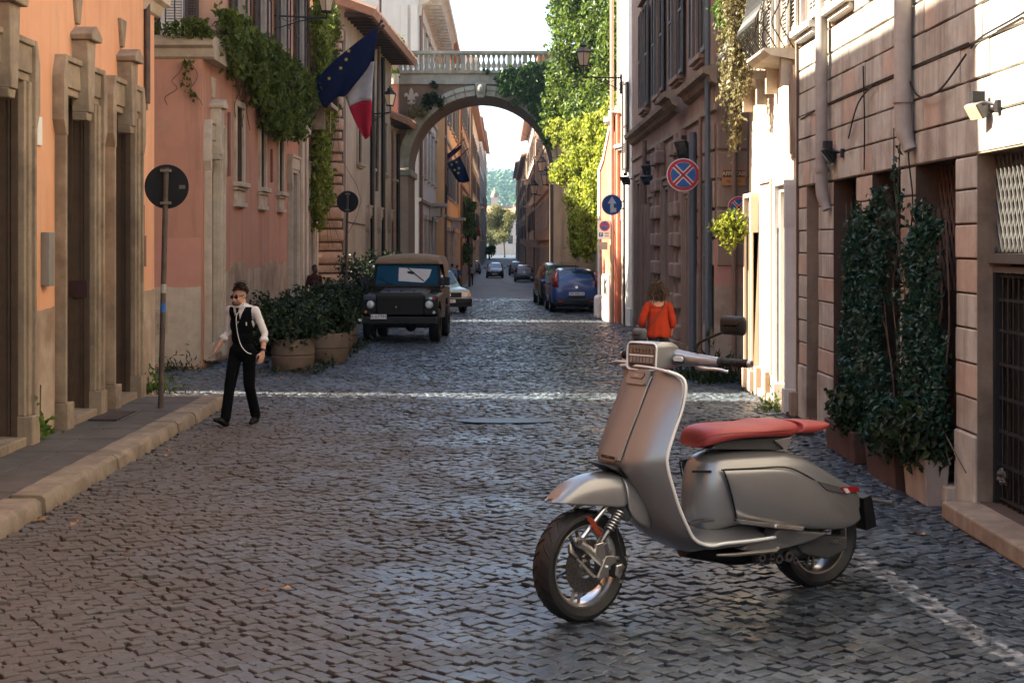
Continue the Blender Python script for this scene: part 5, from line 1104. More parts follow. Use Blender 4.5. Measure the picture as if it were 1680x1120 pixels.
arrow = [(-.17, -.75), (.17, -.75), (.17, .12), (.42, .12), (0, .82), (-.42, .12), (-.17, .12)]
s = disc_sign('arrow_sign', 'round blue sign with a white arrow pointing up', PT(1004, 336, 41.6), .29, (-.06, -1, 0), [(C40(.985), m_swhite, 'rim'), (C40(.94), m_blue, 'field'), ([arrow], m_swhite, 'arrow'), ([[(.12, -.72), (.42, -.72), (.42, -.3), (.12, -.3)]], m_swhite, 'sticker')]); c = PT(1004, 336, 41.6); mb = MB(); mb.tube([c + Vector((0, .03, .1)), (c.x + .36, c.y + .25, c.z + .1)], .02, 6); mb.tube([c + Vector((0, .03, -.1)), (c.x + .36, c.y + .25, c.z - .1)], .02, 6); mb.tube([(c.x + .36, c.y + .25, 0), (c.x + .36, c.y + .25, c.z + .6)], .03, 8); mb.build('pole', m_pole, s)
s = disc_sign('arrow_sign', 'small round blue sign with a white arrow pointing right, in the shade', PT(915, 397, 84), .3, (0, -1, 0), [(C40(.94), m_blue, 'field'), ([[(a[1], -a[0]) for a in arrow]], m_swhite, 'arrow')]); c = PT(915, 397, 84); mb = MB(); mb.tube([(c.x, c.y + .05, gz(84)), (c.x, c.y + .05, c.z + .3)], .03, 8); mb.build('pole', m_pole, s)
pk = thing('parking_sign', 'white parking rules sign with a small round symbol under the arrow sign', 'sign', PT(991, 377, 43.8)); c = PT(991, 377, 43.8); MB().box(c.x - .19, c.x + .19, c.y, c.y + .012, c.z - .27, c.z + .27).build('plate', m_swhite, pk)
for rr, m_, o_ in ((.15, m_sred, .003), (.115, m_blue, .006)): MB().disc((c.x + .02, c.y - o_ + .002, c.z + .11), (0, -1, 0), rr, .003, 24).build('symbol', m_, pk)
mb = MB(); mb.prism([(-.1, .02), (.1, -.02), (.1, .02), (-.1, .06)], (c.x + .02, c.y - .006, c.z + .1), (1, 0, 0), (0, 0, 1), (0, -.003, 0)); mb.build('symbol_bar', m_sred, pk); MB().box(c.x - .15, c.x - .03, c.y - .004, c.y, c.z - .2, c.z - .08).build('blue_square', m_blue, pk); text('letter', 'P', m_swhite, pk, (c.x - .09, c.y - .006, c.z - .14), (1, 0, 0), (0, 0, 1), .09); MB().box(c.x + .02, c.x + .14, c.y - .004, c.y, c.z - .13, c.z - .08).build('symbol_bar', m_tin, pk); MB().box(c.x + .02, c.x + .14, c.y - .004, c.y, c.z - .2, c.z - .16).build('symbol_bar', m_tin, pk)
mb = MB(); mb.tube([(c.x + .3, c.y + .15, 0), (c.x + .3, c.y + .15, c.z + .3)], .025, 6); mb.tube([(c.x, c.y + .02, c.z), (c.x + .3, c.y + .15, c.z)], .015, 5); mb.build('post', m_pole, pk)
MB().box(c.x - .2, c.x + .1, c.y, c.y + .06, c.z - .58, c.z - .36).build('sign_box', m_tin); tag(bpy.data.objects['sign_box'], 'small grey box under the parking sign', 'box')
af = thing('rent_board', 'brown board lettered AFFITTASI on the brown house end wall', 'sign', PT(1204, 291, 25.5)); c = PT(1204, 291, 25.52); MB().box(c.x - .2, c.x + .2, c.y, c.y + .03, c.z - .14, c.z + .14).build('board', M('orange_board', (.4, .18, .06), .7, .1, 5), af); MB().box(c.x - .185, c.x + .185, c.y - .003, c.y, c.z + .0, c.z + .125).build('panel', M('brown_panel', (.13, .06, .03), .7), af); text('lettering', 'AFFITTASI', M('cream_lettering', (.5, .4, .25), .6), af, (c.x, c.y - .004, c.z + .063), (1, 0, 0), (0, 0, 1), .065, bold=True); text('lettering', 'TEL. 06 4470', m_black, af, (c.x, c.y - .002, c.z - .07), (1, 0, 0), (0, 0, 1), .035)
def backsign(label, px, py, base_y, r, D, lean, group='round signs seen from behind'):
    top = PT(px, py, D); base = Vector((XA(base_y[0], D), D, base_y[2])); th = thing('round_sign', label, 'sign', base, 0, group)
    mb = MB(); up = (top - base).normalized(); mb.tube([base, top + up * r * .85], .036, 10); mb.build('pole', m_pole, th, smooth=40)
    MB().disc(top + Vector((0, .045, 0)), (0, 1, 0), r, .015, 40).build('disc', m_signback, th)
    mb = MB()
    for k in (-.75, .72): mb.box(top.x - r * .22, top.x + r * .22, top.y - .045, top.y + .046, top.z + r * k - .018, top.z + r * k + .018)
    mb.build('clamp', M('worn_clamp', (.14, .12, .1), .5, .1, 5), th)
    return th, base, top
th, ba_, tp = backsign('big round sign seen from behind on a leaning pole in the left pavement', 272, 306, (263.5, 0, .134), .297, 20.0, 0); mb = MB(); mb.tube([ba_.lerp(tp, .433), ba_.lerp(tp, .475)], .0375, 10); mb.build('sticker', m_blue, th); mb = MB(); mb.tube([ba_.lerp(tp, .52), ba_.lerp(tp, .56)], .0375, 10); mb.build('sticker', m_tin, th)
MB().box(tp.x + .17, tp.x + .25, tp.y + .036, tp.y + .045, tp.z - .03, tp.z + .02).build('label', M('sign_label', (.12, .1, .09), .6), th)
backsign('smaller round sign seen from behind on a pole before the grey house', 570, 331, (566, 0, 0), .295, 40.5, 0)

# ------------------------------------------------------------------ flags
def cloth(name, grid, mat, parent, D, n=5, amp=.05, split=None, mats=None):
    """grid: rows of pixel points (top to bottom); a smooth cloth at depth D with folds"""
    rows = [[PT(x, y, D + dd) for x, y, dd in r] for r in grid]; fine = [bez(r, n) for r in rows]; cols = []
    for j in range(len(fine[0])): cols.append(bez([r[j] for r in fine], n))
    H = len(cols[0]); Wd = len(cols); V = []
    for i in range(H):
        for j in range(Wd):
            p = cols[j][i].copy(); p.y += amp * math.sin(j * .9 + i * .25) * (.3 + i / H) + amp * .5 * math.sin(i * .7 + j * .35); V.append(p)
    Fq = [(i * Wd + j, i * Wd + j + 1, (i + 1) * Wd + j + 1, (i + 1) * Wd + j) for i in range(H - 1) for j in range(Wd - 1)]
    parts = [(name, mat, range(0, H - 1))] if not mats else [(nm, m_, range(a * n, b * n)) for nm, m_, a, b in mats]
    for nm, m_, rr in parts:
        r0, r1 = rr[0] * Wd, (rr[-1] + 2) * Wd; fs = [tuple(i - r0 for i in q) for q in Fq if q[0] // Wd in rr]; mb = MB(); mb.add(V[r0:r1], fs); o = mb.build(nm, m_, parent, smooth=1)
        sd = o.modifiers.new('thick', 'SOLIDIFY'); sd.thickness = .008
    return V, Wd
def fabric(name, col): 
    m = M(name, col, .85, .08, 6, .2, 120, spec=.2); return m
m_fb, m_fw, m_fr_, m_fy = fabric('navy_flag_cloth', (.009, .014, .05)), fabric('white_flag_cloth', (.55, .52, .5)), fabric('red_flag_cloth', (.42, .02, .04)), fabric('yellow_star_cloth', (.5, .4, .06))
def star(mb, c, r, tilt=0):
    mb.prism([((r if k % 2 == 0 else r * .42) * math.sin(R(36 * k + tilt)), (r if k % 2 == 0 else r * .42) * math.cos(R(36 * k + tilt))) for k in range(10)], c, (1, 0, 0), (0, 0, 1), (0, -.01, 0))
DF = 41.0
fe_ = thing('european_flag', 'navy flag with yellow stars hanging from a slanting pole', 'flag', PT(505, 176, 43), 0, 'flags on slanting poles')
cloth('cloth', [[(520, 129, .3), (548, 100, .2), (580, 74, .1), (618, 45, 0)], [(521, 150, .3), (552, 128, .2), (588, 104, .1), (617, 72, 0)], [(528, 172, .3), (553, 155, .25), (578, 135, .15), (606, 108, .05)], [(536, 178, .35), (551, 160, .3), (565, 158, .25), (580, 142, .15)]], m_fb, fe_, DF, 5, .03)
for x, y in ((572, 84), (568, 98), (559, 112), (540, 129)): mb = MB(); star(mb, PT(x, y, DF - .02), .062, 8); mb.build('star', m_fy, fe_)
mb = MB(); mb.tube([PT(505, 160, 43), PT(626, 36, DF + .05)], .022, 8); mb.ball(PT(626, 35, DF + .05), .05, 8, 6); mb.build('pole', m_pole, fe_)
ff = thing('tricolour_flag', 'blue white and red flag hanging behind the navy starred flag', 'flag', PT(507, 178, 43.2), 0, 'flags on slanting poles')
cloth('blue_band', [[(585, 78, .3), (604, 62, .2), (618, 56, .1)], [(578, 115, .3), (596, 105, .2), (614, 101, .1)], [(566, 150, .3), (590, 130, .2), (612, 132, .1)], [(573, 176, .3), (592, 166, .2), (610, 166, .1)], [(585, 205, .3), (598, 200, .2), (609, 198, .1)], [(599, 229, .3), (604, 226, .2), (608, 220, .1)]], m_fb, ff, DF + .35, 5, .05, mats=[('blue_band', m_fb, 0, 1), ('white_band', m_fw, 1, 3), ('red_band', m_fr_, 3, 5)])
mb = MB(); mb.tube([PT(507, 178, 43.2), PT(629, 44, DF + .5)], .022, 8); mb.ball(PT(629, 43, DF + .5), .05, 8, 6); mb.build('pole', m_pole, ff)
fd = thing('european_flag', 'distant navy flag with yellow stars seen through the arch', 'flag', PT(726, 290, 90), 0, 'flags on slanting poles'); cloth('cloth', [[(733, 268, 0), (745, 262, 0), (754, 256, 0)], [(742, 284, 0), (752, 280, 0), (763, 274, 0)], [(752, 299, 0), (762, 300, 0), (771, 297, 0)]], m_fb, fd, 88, 5, .08)
for x, y in ((741, 270), (749, 266), (746, 279), (753, 276), (752, 284)): mb = MB(); star(mb, PT(x, y, 87.8), .1); mb.build('star', m_fy, fd)
mb = MB(); mb.tube([PT(722, 290, 92), PT(768, 244, 87)], .03, 6); mb.build('pole', m_pole, fd)
fd = thing('striped_flag', 'distant folded flag on a pole just left of the distant starred flag', 'flag', PT(715, 290, 90), 0, 'flags on slanting poles'); cloth('cloth', [[(712, 266, 0), (735, 252, 0), (757, 237, 0)], [(714, 270, 0), (738, 258, 0), (756, 244, 0)], [(718, 268, 0), (735, 262, 0), (750, 250, 0)]], m_fb, fd, 89, 5, .06, mats=[('blue_band', m_fb, 0, 1), ('red_band', m_fr_, 1, 2)]); mb = MB(); mb.tube([PT(712, 276, 92), PT(762, 228, 88)], .03, 6); mb.build('pole', m_pole, fd)
for k, (x, y, c_) in enumerate(((778, 385, m_fb), (783, 378, m_fr_))):
    fd = thing('small_flag', ('tiny blue flag far down the left side', 'tiny red flag far down the left side')[k], 'flag', PT(778, 392, 150 + k)); cloth('cloth', [[(x - 3, y - 8, 0), (x, y - 9, 0), (x + 3, y - 10, 0)], [(x - 3, y, 0), (x, y, 0), (x + 4, y - 1, 0)], [(x - 2, y + 9, 0), (x + 1, y + 10, 0), (x + 4, y + 8, 0)]], c_, fd, 150 + k, 3, .06); mb = MB(); mb.tube([PT(x - 8, y, 151 + k), PT(x + 4, y - 11, 149 + k)], .04, 5); mb.build('pole', m_pole, fd)
# fallen leaves by the kerb and the planters
fl_ = [(XA(x, 5757 / (y - HY)), 5757 / (y - HY), .012) for x, y in ((62, 855), (78, 853), (44, 888), (70, 856), (95, 830), (458, 962), (194, 913), (280, 740), (272, 744), (420, 618), (430, 622), (445, 615), (400, 628), (500, 612), (540, 596), (1523, 880), (1170, 700), (480, 622), (410, 616))]
tag(link('fallen_leaves', leaf_mesh('fallen_leaves', np.array(fl_ + [(a + rng.normal() * .2, b + rng.normal() * .2, .012) for a, b, c in fl_ for _ in range(2)]), .085, np.tile((0, 0, 1.5), (len(fl_) * 3, 1)), 0, 7, .8, .4), leafM('fallen_leaf', (.25, .09, .03), (.45, .22, .08), .1)), kind='stuff')
# ------------------------------------------------------------------ vehicles
m_tyre = M('tyre_rubber', (.006, .006, .006), .75, .2, 12, .2, 80)
m_alloy = M('alloy_rim', (.3, .3, .31), .35, .1, 8, metal=.9)
m_carglass = glassM('car_glass', (.02, .035, .045), .04)
m_tail = M('tail_light_red', (.3, .012, .018), .2, .1, 20, coat=.8); m_amber = M('amber_light', (.6, .2, .05), .25, .1, 20, coat=.8)
m_head = M('headlight_glass', (.6, .6, .58), .15, .1, 20, coat=1.)
m_plate = M('number_plate', (.72, .7, .66), .5, .03, 5); m_plast = M('black_plastic', (.007, .007, .0075), .55, .1, 20)
def paint(name, col, rough=.35, coat=.8): return M(name, col, rough, .05, 2, coat=coat, spec=.5)
def wheel(p, r, w, parent, side, rim=m_alloy, rr=.62, name='wheel'):
    x, y = p; s = side; mb = MB(); mb.lathe([(r * rr, -w / 2), (r * .9, -w / 2), (r * .97, -w * .42), (r, -w * .25), (r, w * .25), (r * .97, w * .42), (r * .9, w / 2), (r * rr, w / 2), (r * rr, -w / 2)], (x, y, r), (1, 0, 0), 26); wo = mb.build(name, m_tyre, parent, smooth=40, local=True)
    mb = MB(); mb.lathe([(0, w * .3), (r * .14, w * .32), (r * .2, w * .2), (r * rr * .86, w * .28), (r * rr * .95, w * .46), (r * rr + .004, w * .46), (r * rr + .004, -w * .3), (0, -w * .3)], (x, y, r), (s, 0, 0), 26); mb.build('rim', rim, wo, smooth=30, local=True)
    mb = MB()
    for k in range(5):
        t = 2 * math.pi * k / 5; c = Vector((x + s * w * .285, y + math.cos(t) * r * rr * .62, r + math.sin(t) * r * rr * .62)); mb.disc(c, (s, 0, 0), r * rr * .17, .006, 8)
    mb.build('rim_hole', m_black, wo, local=True)
def car(name, label, loc, yaw, pm, L=4.0, st=None, face='rear', group=None, plate='DK 408 LA', tails=True, detail=True):
    t = thing(name, label, 'car', loc, yaw, group)
    # y, half width, bottom, belt, top, half width at the top
    st = st or [(-2.0, .66, .40, .70, .72, .58), (-1.96, .79, .30, .84, .95, .66), (-1.85, .835, .24, .91, 1.2, .62), (-1.6, .85, .2, .93, 1.42, .60), (-.9, .855, .19, .92, 1.485, .61), (0, .86, .19, .90, 1.49, .61), (.5, .86, .19, .89, 1.4, .63), (1.12, .85, .19, .88, 1.02, .70), (1.3, .845, .19, .86, .94, .74), (1.75, .80, .24, .76, .81, .66), (1.97, .66, .32, .62, .65, .54)]
    k = L / 4.0; rings = []
    def half(q):
        y, w, zb, zm, zr, wr = q; y *= k
        return [(w * .80, y, zb), (w * .97, y, zb + .1), (w, y, (zb + zm) / 2 + .02), (w * .975, y, zm - .05), (w * .95, y, zm), (wr + (w * .95 - wr) * .12, y, zr - (zr - zm) * .16), (wr * .82, y, zr), (wr * .4, y, zr + .018)]
    for q in st: h = half(q); rings.append(h + [(-a, b, c) for a, b, c in h[::-1]])
    body = MB().loft(rings).build('body', pm, t, smooth=1, local=True, sub=2)
    def pane(i0, i1, a, b, u0=0., u1=1., off=.012, name='window'):
        for sg in (1, -1):
            mb = MB(); R_ = []
            for i in range(i0, i1 + 1):
                h = half(st[i]); p, q = Vector(h[a]), Vector(h[b]); nrm = Vector((1, 0, .35)).normalized() * off
                z = [p.lerp(q, u) + nrm for u in (u0, (u0 + u1) / 2, u1)]; R_.append([Vector((sg * v.x, v.y, v.z)) for v in z])
            mb.loft(R_, False, False); mb.build(name, m_carglass, t, smooth=1, local=True)
    pane(3, 4, 4, 5, .12, .98, .016); pane(4, 6, 4, 5, .12, .98, .016)
    def cross(i, j, lo, hi, wf, off, nm, mat):                         # a screen across the body between stations i and j
        a, b = st[i], st[j]; mb = MB(); R_ = []
        for u in (lo, (lo + hi) / 2, hi):
            y = (a[0] + (b[0] - a[0]) * u) * k; z = a[4] + (b[4] - a[4]) * u; w = (a[5] + (b[5] - a[5]) * u) * wf; d = Vector((0, -(b[4] - a[4]) * (1 if b[0] > a[0] else -1), abs(b[0] - a[0]) * k)).normalized() * off
            if d.z < 0: d = -d
            R_.append([Vector((x * w, y, z + .012 * (1 - x * x))) + d for x in (-1, -.6, 0, .6, 1)])
        mb.loft(R_, False, False); return mb.build(nm, mat, t, smooth=1, local=True)
    cross(1, 3, .22, .92, .93, .03, 'rear_window', m_carglass); cross(7, 6, .05, .93, .93, .02, 'windscreen', m_carglass)
    if detail:
        mb = MB(); mb.box(-.7 * 1, .7, -2.035 * k, -1.9 * k, .28, .48); mb.build('rear_bumper', m_plast, t, local=True, bevel=.04)
        if tails:
            for sg in (1, -1):
                mb = MB(); mb.loft([[(sg * x, y * k, z) for x, y, z in r] for r in (((.60, -1.995, .86), (.8, -1.93, .86), (.815, -1.85, .9), (.62, -1.9, .9)), ((.63, -1.9, 1.18), (.75, -1.84, 1.18), (.77, -1.75, 1.2), (.64, -1.8, 1.2)), ((.61, -1.76, 1.36), (.66, -1.73, 1.36), (.68, -1.66, 1.36), (.62, -1.7, 1.36)))]); mb.build('tail_light', m_tail, t, smooth=1, local=True)
                mb = MB(); mb.box(*sorted((sg * .45, sg * .62)), -2.045 * k, -2.03 * k, .36, .42); mb.build('reflector', m_tail, t, local=True)
        mb = MB(); mb.box(-.26, .26, -2.015 * k, -1.99 * k, .585, .695); p = mb.build('number_plate', m_plate, t, local=True); text('plate_lettering', plate, m_black, p, (0, -2.018 * k, .64), (1, 0, 0), (0, 0, 1), .075, local=True)
        mb = MB(); mb.disc((0, -1.975 * k, .86), (0, -1, .25), .05, .012, 16); mb.build('badge', m_chrome, t, local=True)
        mb = MB(); mb.box(-.3, .3, -2.01 * k, -1.99 * k, .5, .58); mb.build('plate_recess', m_plast, t, local=True)
        mb = MB(); mb.tube([(0, -1.5 * k, 1.45), (0, -1.75 * k, 1.7)], .008, 5); mb.build('aerial', m_black, t, local=True)
        for sg in (1, -1):
            mb = MB(); mb.ball((sg * .96, .72 * k, .98), (.1, .07, .075), 10, 8); mb.tube([(sg * .84, .78 * k, .93), (sg * .95, .74 * k, .95)], .03, 6); mb.build('mirror', pm, t, smooth=1, local=True)
    for sg in (1, -1):
        mb = MB(); mb.loft([[(sg * x, y * k, z) for x, y, z in r] for r in (((.38, 1.95, .60), (.70, 1.84, .60), (.70, 1.84, .72), (.38, 1.95, .70)), ((.38, 1.75, .62), (.74, 1.6, .62), (.74, 1.6, .78), (.38, 1.72, .76)))]); mb.build('headlight', m_head, t, local=True)
        for y in (-1.22 * k, 1.22 * k): wheel((sg * .76, y), .305, .21, t, sg)
    mb = MB(); mb.box(-.6, .6, 1.955 * k, 1.99 * k, .3, .5); mb.build('grille', m_plast, t, local=True, bevel=.02); mb = MB(); mb.box(-.26, .26, 1.99 * k, 2.0 * k, .36, .47); mb.build('front_plate', m_plate, t, local=True)
    mb = MB(); mb.box(-.7, .7, -1.7 * k, 1.7 * k, .16, .3); mb.build('underside', m_plast, t, local=True); return t
car('blue_hatchback', 'dark blue hatchback parked under the ivy, nearest of the parked cars', (XA(938, 52.0), 51.9, 0), R(2), paint('dark_blue_paint', (.004, .04, .19)), plate='DK 408 LA', group='cars parked along the garden wall')
st2 = [(-2.1, .68, .42, .75, .8, .6), (-2.05, .82, .32, .9, 1.05, .68), (-1.95, .86, .26, .97, 1.3, .64), (-1.7, .87, .22, 1.0, 1.56, .62), (-.9, .875, .2, .99, 1.63, .63), (0, .88, .2, .97, 1.63, .63), (.5, .88, .2, .95, 1.53, .65), (1.15, .87, .2, .94, 1.1, .72), (1.35, .865, .2, .92, 1.02, .76), (1.85, .82, .25, .82, .88, .68), (2.08, .68, .34, .66, .7, .56)]
car('black_family_car', 'black estate like car just ahead of the blue hatchback', (XA(915, 58.5), 58.4, gz(58)), R(3), paint('black_paint_gloss', (.012, .013, .014)), 4.1, st2, group='cars parked along the garden wall', plate='CB 715 GF')
car('parked_car', 'farther silver grey car parked on the right beyond the arch', (XA(859, 135), 133, gz(134)), R(0), paint('silver_paint', (.2, .23, .26)), 4.2, group='cars parked beyond the arch', detail=True, plate='BM 330 PR')
car('parked_car', 'dark car parked farthest on the right beyond the arch', (XA(848, 158), 158, gz(158)), R(0), paint('dark_green_paint', (.02, .03, .035)), 4.2, group='cars parked beyond the arch', plate='AR 902 TS')
car('parked_car', 'blue grey car parked far down on the left side', (XA(776, 165), 165, gz(165)), R(0), paint('slate_paint', (.07, .12, .17)), 4.1, group='cars parked beyond the arch', plate='DA 115 NE')
car('black_car', 'black car driving towards the viewer in the middle of the far street', (XA(812, 147), 147, gz(147) + .0), R(180), paint('black_saloon_paint', (.01, .011, .012)), 4.3, plate='EV 280 MK')
# the old box-shaped pale green car behind the jeep
def boxcar():
    t = thing('green_car', 'old pale green box shaped car nosing out behind the jeep', 'car', (XA(709, 51.0), 51.3, gz(51)), R(180 + 20)); pm = paint('pale_green_paint', (.3, .42, .36), .4)
    st = [(-1.9, .7, .3, .72, .82, .62), (-1.85, .75, .24, .8, .95, .64), (-1.7, .77, .2, .82, 1.3, .6), (-1.45, .775, .2, .83, 1.4, .58), (-.4, .775, .2, .83, 1.43, .58), (.35, .775, .2, .83, 1.38, .6), (.85, .77, .2, .83, .93, .68), (1.0, .77, .2, .83, .86, .72), (1.7, .76, .22, .77, .81, .71), (1.82, .74, .24, .74, .77, .7)]; rings = []
    for y, w, zb, zm, zr, wr in st:
        h = [(w * .8, y, zb), (w, y, zb + .07), (w, y, zm - .05), (w * .98, y, zm), (wr, y, zr - .03), (wr * .9, y, zr)]; rings.append(h + [(-a, b, c) for a, b, c in h[::-1]])
    MB().loft(rings).build('body', pm, t, smooth=35, local=True, bevel=.012)
    for sg in (1, -1):
        mb = MB(); mb.loft([[(sg * (w * .98 + (wr - w * .98) * u + .01), y, zm + (zr - zm) * u) for u in (.15, .85)] for y, w, zb, zm, zr, wr in st[2:6]], False, False); mb.build('window', m_carglass, t, local=True)
        mb = MB(); mb.box(*sorted((sg * .44, sg * .66)), 1.82, 1.84, .55, .68); mb.build('headlight', m_head, t, local=True, bevel=.01); mb = MB(); mb.box(*sorted((sg * .665, sg * .76)), 1.76, 1.835, .55, .68); mb.build('indicator', m_amber, t, local=True)
        for y in (-1.2, 1.2): wheel((sg * .69, y), .285, .17, t, sg)
    mb = MB(); mb.add([(-.6, .84, .96), (.6, .84, .96), (.54, .4, 1.35), (-.54, .4, 1.35)], [(0, 1, 2, 3)]); mb.v = [(a, b + .03, c + .02) for a, b, c in mb.v]; mb.build('windscreen', m_carglass, t, local=True)
    gr = MB(); gr.box(-.435, .435, 1.815, 1.835, .53, .69); gr = gr.build('grille', m_plast, t, local=True); mb = MB(); mb.disc((0, 1.836, .62), (0, 1, 0), .06, .012, 16); mb.build('badge', m_chrome, gr, local=True)
    mb = MB(); mb.box(-.79, .79, 1.78, 1.93, .33, .49); mb.build('front_bumper', m_plast, t, local=True, bevel=.03); mb = MB(); mb.box(-.79, .79, 1.79, 1.86, .22, .33); mb.build('valance', m_plast, t, local=True); mb = MB(); mb.box(-.19, .19, 1.93, 1.945, .36, .46); p = mb.build('number_plate', m_plate, t, local=True); text('plate_lettering', 'FI 0K8', m_black, p, (0, 1.947, .41), (-1, 0, 0), (0, 0, 1), .06, local=True)
boxcar()
# military jeep with a canvas top
m_od = M('dark_olive_paint', (.005, .0055, .004), .55, .15, 4, .05, 30, col2=(.022, .019, .013), c2s=1.2, c2a=.6, coat=.15); m_canv = M('khaki_canvas', (.24, .165, .1), .95, .1, 6, .3, 60); m_hood = M('bonnet_paint', (.034, .03, .022), .5, .1, 3, coat=.3)  # bonnet and wing tops get a paler colour than the body
def jeep():
    t = thing('army_jeep', 'dark olive army jeep with khaki canvas top parked facing the viewer', 'jeep', (XA(668, 36.4), 36.4, 0), R(180 - 3))
    b = lambda nm, m, bx, bv=.02, par=t: MB().box(*bx).build(nm, m, par, local=True, bevel=bv)
    mb = MB()                                                          # tub with cut wheel arches, extruded side profile
    prof = [(-2.3, .55), (-2.3, 1.22), (-.05, 1.22), (.1, 1.2), (.1, .55), (-.35, .5), (-.95, .5), (-1.02, .78), (-1.2, .95), (-1.62, .95), (-1.8, .78), (-1.87, .55)]
    mb.prism(prof, (-.84, 0, 0), (0, 1, 0), (0, 0, 1), (1.68, 0, 0)); mb.build('tub', m_od, t, local=True, bevel=.015)
    mb = MB(); mb.loft([[(-.62, .1, .7), (.62, .1, .7), (.62, .1, 1.2), (.5, .1, 1.27), (-.5, .1, 1.27), (-.62, .1, 1.2)], [(-.58, 1.3, .7), (.58, 1.3, .7), (.58, 1.3, 1.13), (.48, 1.3, 1.19), (-.48, 1.3, 1.19), (-.58, 1.3, 1.13)]]); mb.build('bonnet', m_hood, t, local=True, bevel=.02)
    for x in (-.3, 0, .3): b('bonnet_latch', m_plast, (x - .03, x + .03, 1.1, 1.2, 1.19, 1.23), .01)
    for sg in (1, -1):
        mb = MB(); fx = sorted((sg * .56, sg * .89)); mb.prism([(.08, .62), (.08, 1.14), (1.42, 1.1), (1.47, 1.02), (1.47, .66), (1.36, .62), (1.3, .82), (1.14, .95), (.74, .95), (.58, .82), (.5, .62)], (fx[0], 0, 0), (0, 1, 0), (0, 0, 1), (fx[1] - fx[0], 0, 0)); w = mb.build('front_wing', m_od, t, local=True, bevel=.03)
        MB().loft([[(sg * .58, .3, 1.13), (sg * .86, .3, 1.13), (sg * .86, 1.4, 1.1), (sg * .58, 1.4, 1.1)], [(sg * .6, .32, 1.145), (sg * .84, .32, 1.145), (sg * .84, 1.38, 1.115), (sg * .6, 1.38, 1.115)]]).build('wing_top', m_hood, w, local=True)
        mb = MB(); mb.lathe([(.0, .05), (.06, .045), (.09, .02), (.098, 0)], (sg * .69, 1.475, .9), (0, 1, 0), 20); h = mb.build('headlight', m_head, t, smooth=1, local=True); mb = MB(); mb.lathe([(.098, 0), (.115, .025), (.125, .01), (.125, -.02)], (sg * .69, 1.475, .9), (0, 1, 0), 20); mb.build('headlight_rim', m_plast, h, smooth=30, local=True)
        mb = MB(); mb.lathe([(.0, .03), (.03, .025), (.038, 0)], (sg * .80, 1.475, .72), (0, 1, 0), 12); mb.build('side_light', m_amber if sg > 0 else m_head, t, local=True)
        for y in (.94, -1.41): wheel((sg * .78, y), .40, .235, t, sg, m_od, .5)
        mb = MB(); mb.tube([(sg * .80, .2, 1.3), (sg * .98, .22, 1.38)], .012, 5); mb.box(*sorted((sg * .92, sg * 1.06)), .18, .22, 1.32, 1.52); mb.build('mirror', m_plast, t, local=True, bevel=.01)
        b('door', m_od, (*sorted((sg * .842, sg * .855)), -.75, .05, .62, 1.2), .01)
        mb = MB(); mb.add([(sg * .852, .04, 1.24), (sg * .852, -.75, 1.24), (sg * .79, -.75, 1.78), (sg * .79, -.12, 1.78)], [(0, 1, 2, 3)]); mb.build('side_window', m_carglass, t, local=True)
    b('grille', m_plast, (-.55, .55, 1.3, 1.34, .66, 1.1), .01); b('radiator_panel', m_od, (-.56, .56, 1.34, 1.36, 1.02, 1.12), .01)
    for k in range(7): b('grille_bar', m_od, (-.5, .5, 1.341, 1.355, .7 + k * .045, .715 + k * .045), 0)
    mb = MB(); mb.disc((.1, 1.36, .84), (0, 1, 0), .025, .012, 12); mb.build('badge', m_chrome, t, local=True)
    b('front_bumper', m_od, (-.88, .88, 1.5, 1.64, .46, .62), .015); b('axle_beam', m_plast, (-.7, .7, .9, 1.0, .33, .44), .02); mb = MB(); mb.ball((-.2, .94, .38), (.14, .14, .14), 12, 8); mb.build('differential', m_plast, t, smooth=1, local=True); b('chassis', m_plast, (-.45, .45, -2.2, 1.48, .46, .6), .02)
    b('rear_axle', m_plast, (-.7, .7, -1.47, -1.35, .34, .44), .02)
    p = b('number_plate', m_plate, (.29, .67, 1.642, 1.655, .57, .68), .004); text('plate_lettering', 'EI AT791', m_black, p, (.48, 1.657, .625), (-1, 0, 0), (0, 0, 1), .075, local=True)
    k = b('flag_sticker', m_swhite, (-.83, -.62, 1.476, 1.48, 1.02, 1.08), 0); b('sticker_stripe', M('sticker_green', (.02, .25, .12), .5), (-.69, -.62, 1.4805, 1.482, 1.02, 1.08), 0, k); b('sticker_stripe', m_sred, (-.83, -.76, 1.4805, 1.482, 1.02, 1.08), 0, k)
    W0, W1, Z0, Z1, Y0, Y1 = .80, .76, 1.27, 1.84, .16, -.05
    fr = MB(); q = lambda x, z, d=0: (x, Y0 + (Y1 - Y0) * (z - Z0) / (Z1 - Z0) + d, z)
    for a, c in ((q(-W0, Z0), q(-W1, Z1)), (q(W0, Z0), q(W1, Z1)), (q(-W0, Z0 + .03), q(W0, Z0 + .03)), (q(-W1, Z1), q(W1, Z1))): fr.tube([a, c], .035, 6)
    fr.build('windscreen_frame', m_od, t, local=True); b('bulkhead', m_od, (-.82, .82, .02, .16, 1.2, 1.3), .02)
    mb = MB(); mb.add([q(-W0 + .03, Z0 + .07), q(W0 - .03, Z0 + .07), q(W1 - .03, Z1 - .03), q(-W1 + .03, Z1 - .03)], [(0, 1, 2, 3)]); gl = mb.build('windscreen', glassM('blue_tinted_glass', (.006, .055, .1), .2, .06, 0), t, local=True)
    mb = MB(); mb.add([q(.2, 1.42, .006), q(-.42, 1.38, .006), q(-.55, 1.52, .006), q(-.6, 1.7, .006), q(.2, 1.74, .006)], [(0, 1, 2, 3, 4)]); pp = mb.build('paper_notice', M('paper', (.6, .58, .54), .8, .08, 5), gl, local=True)
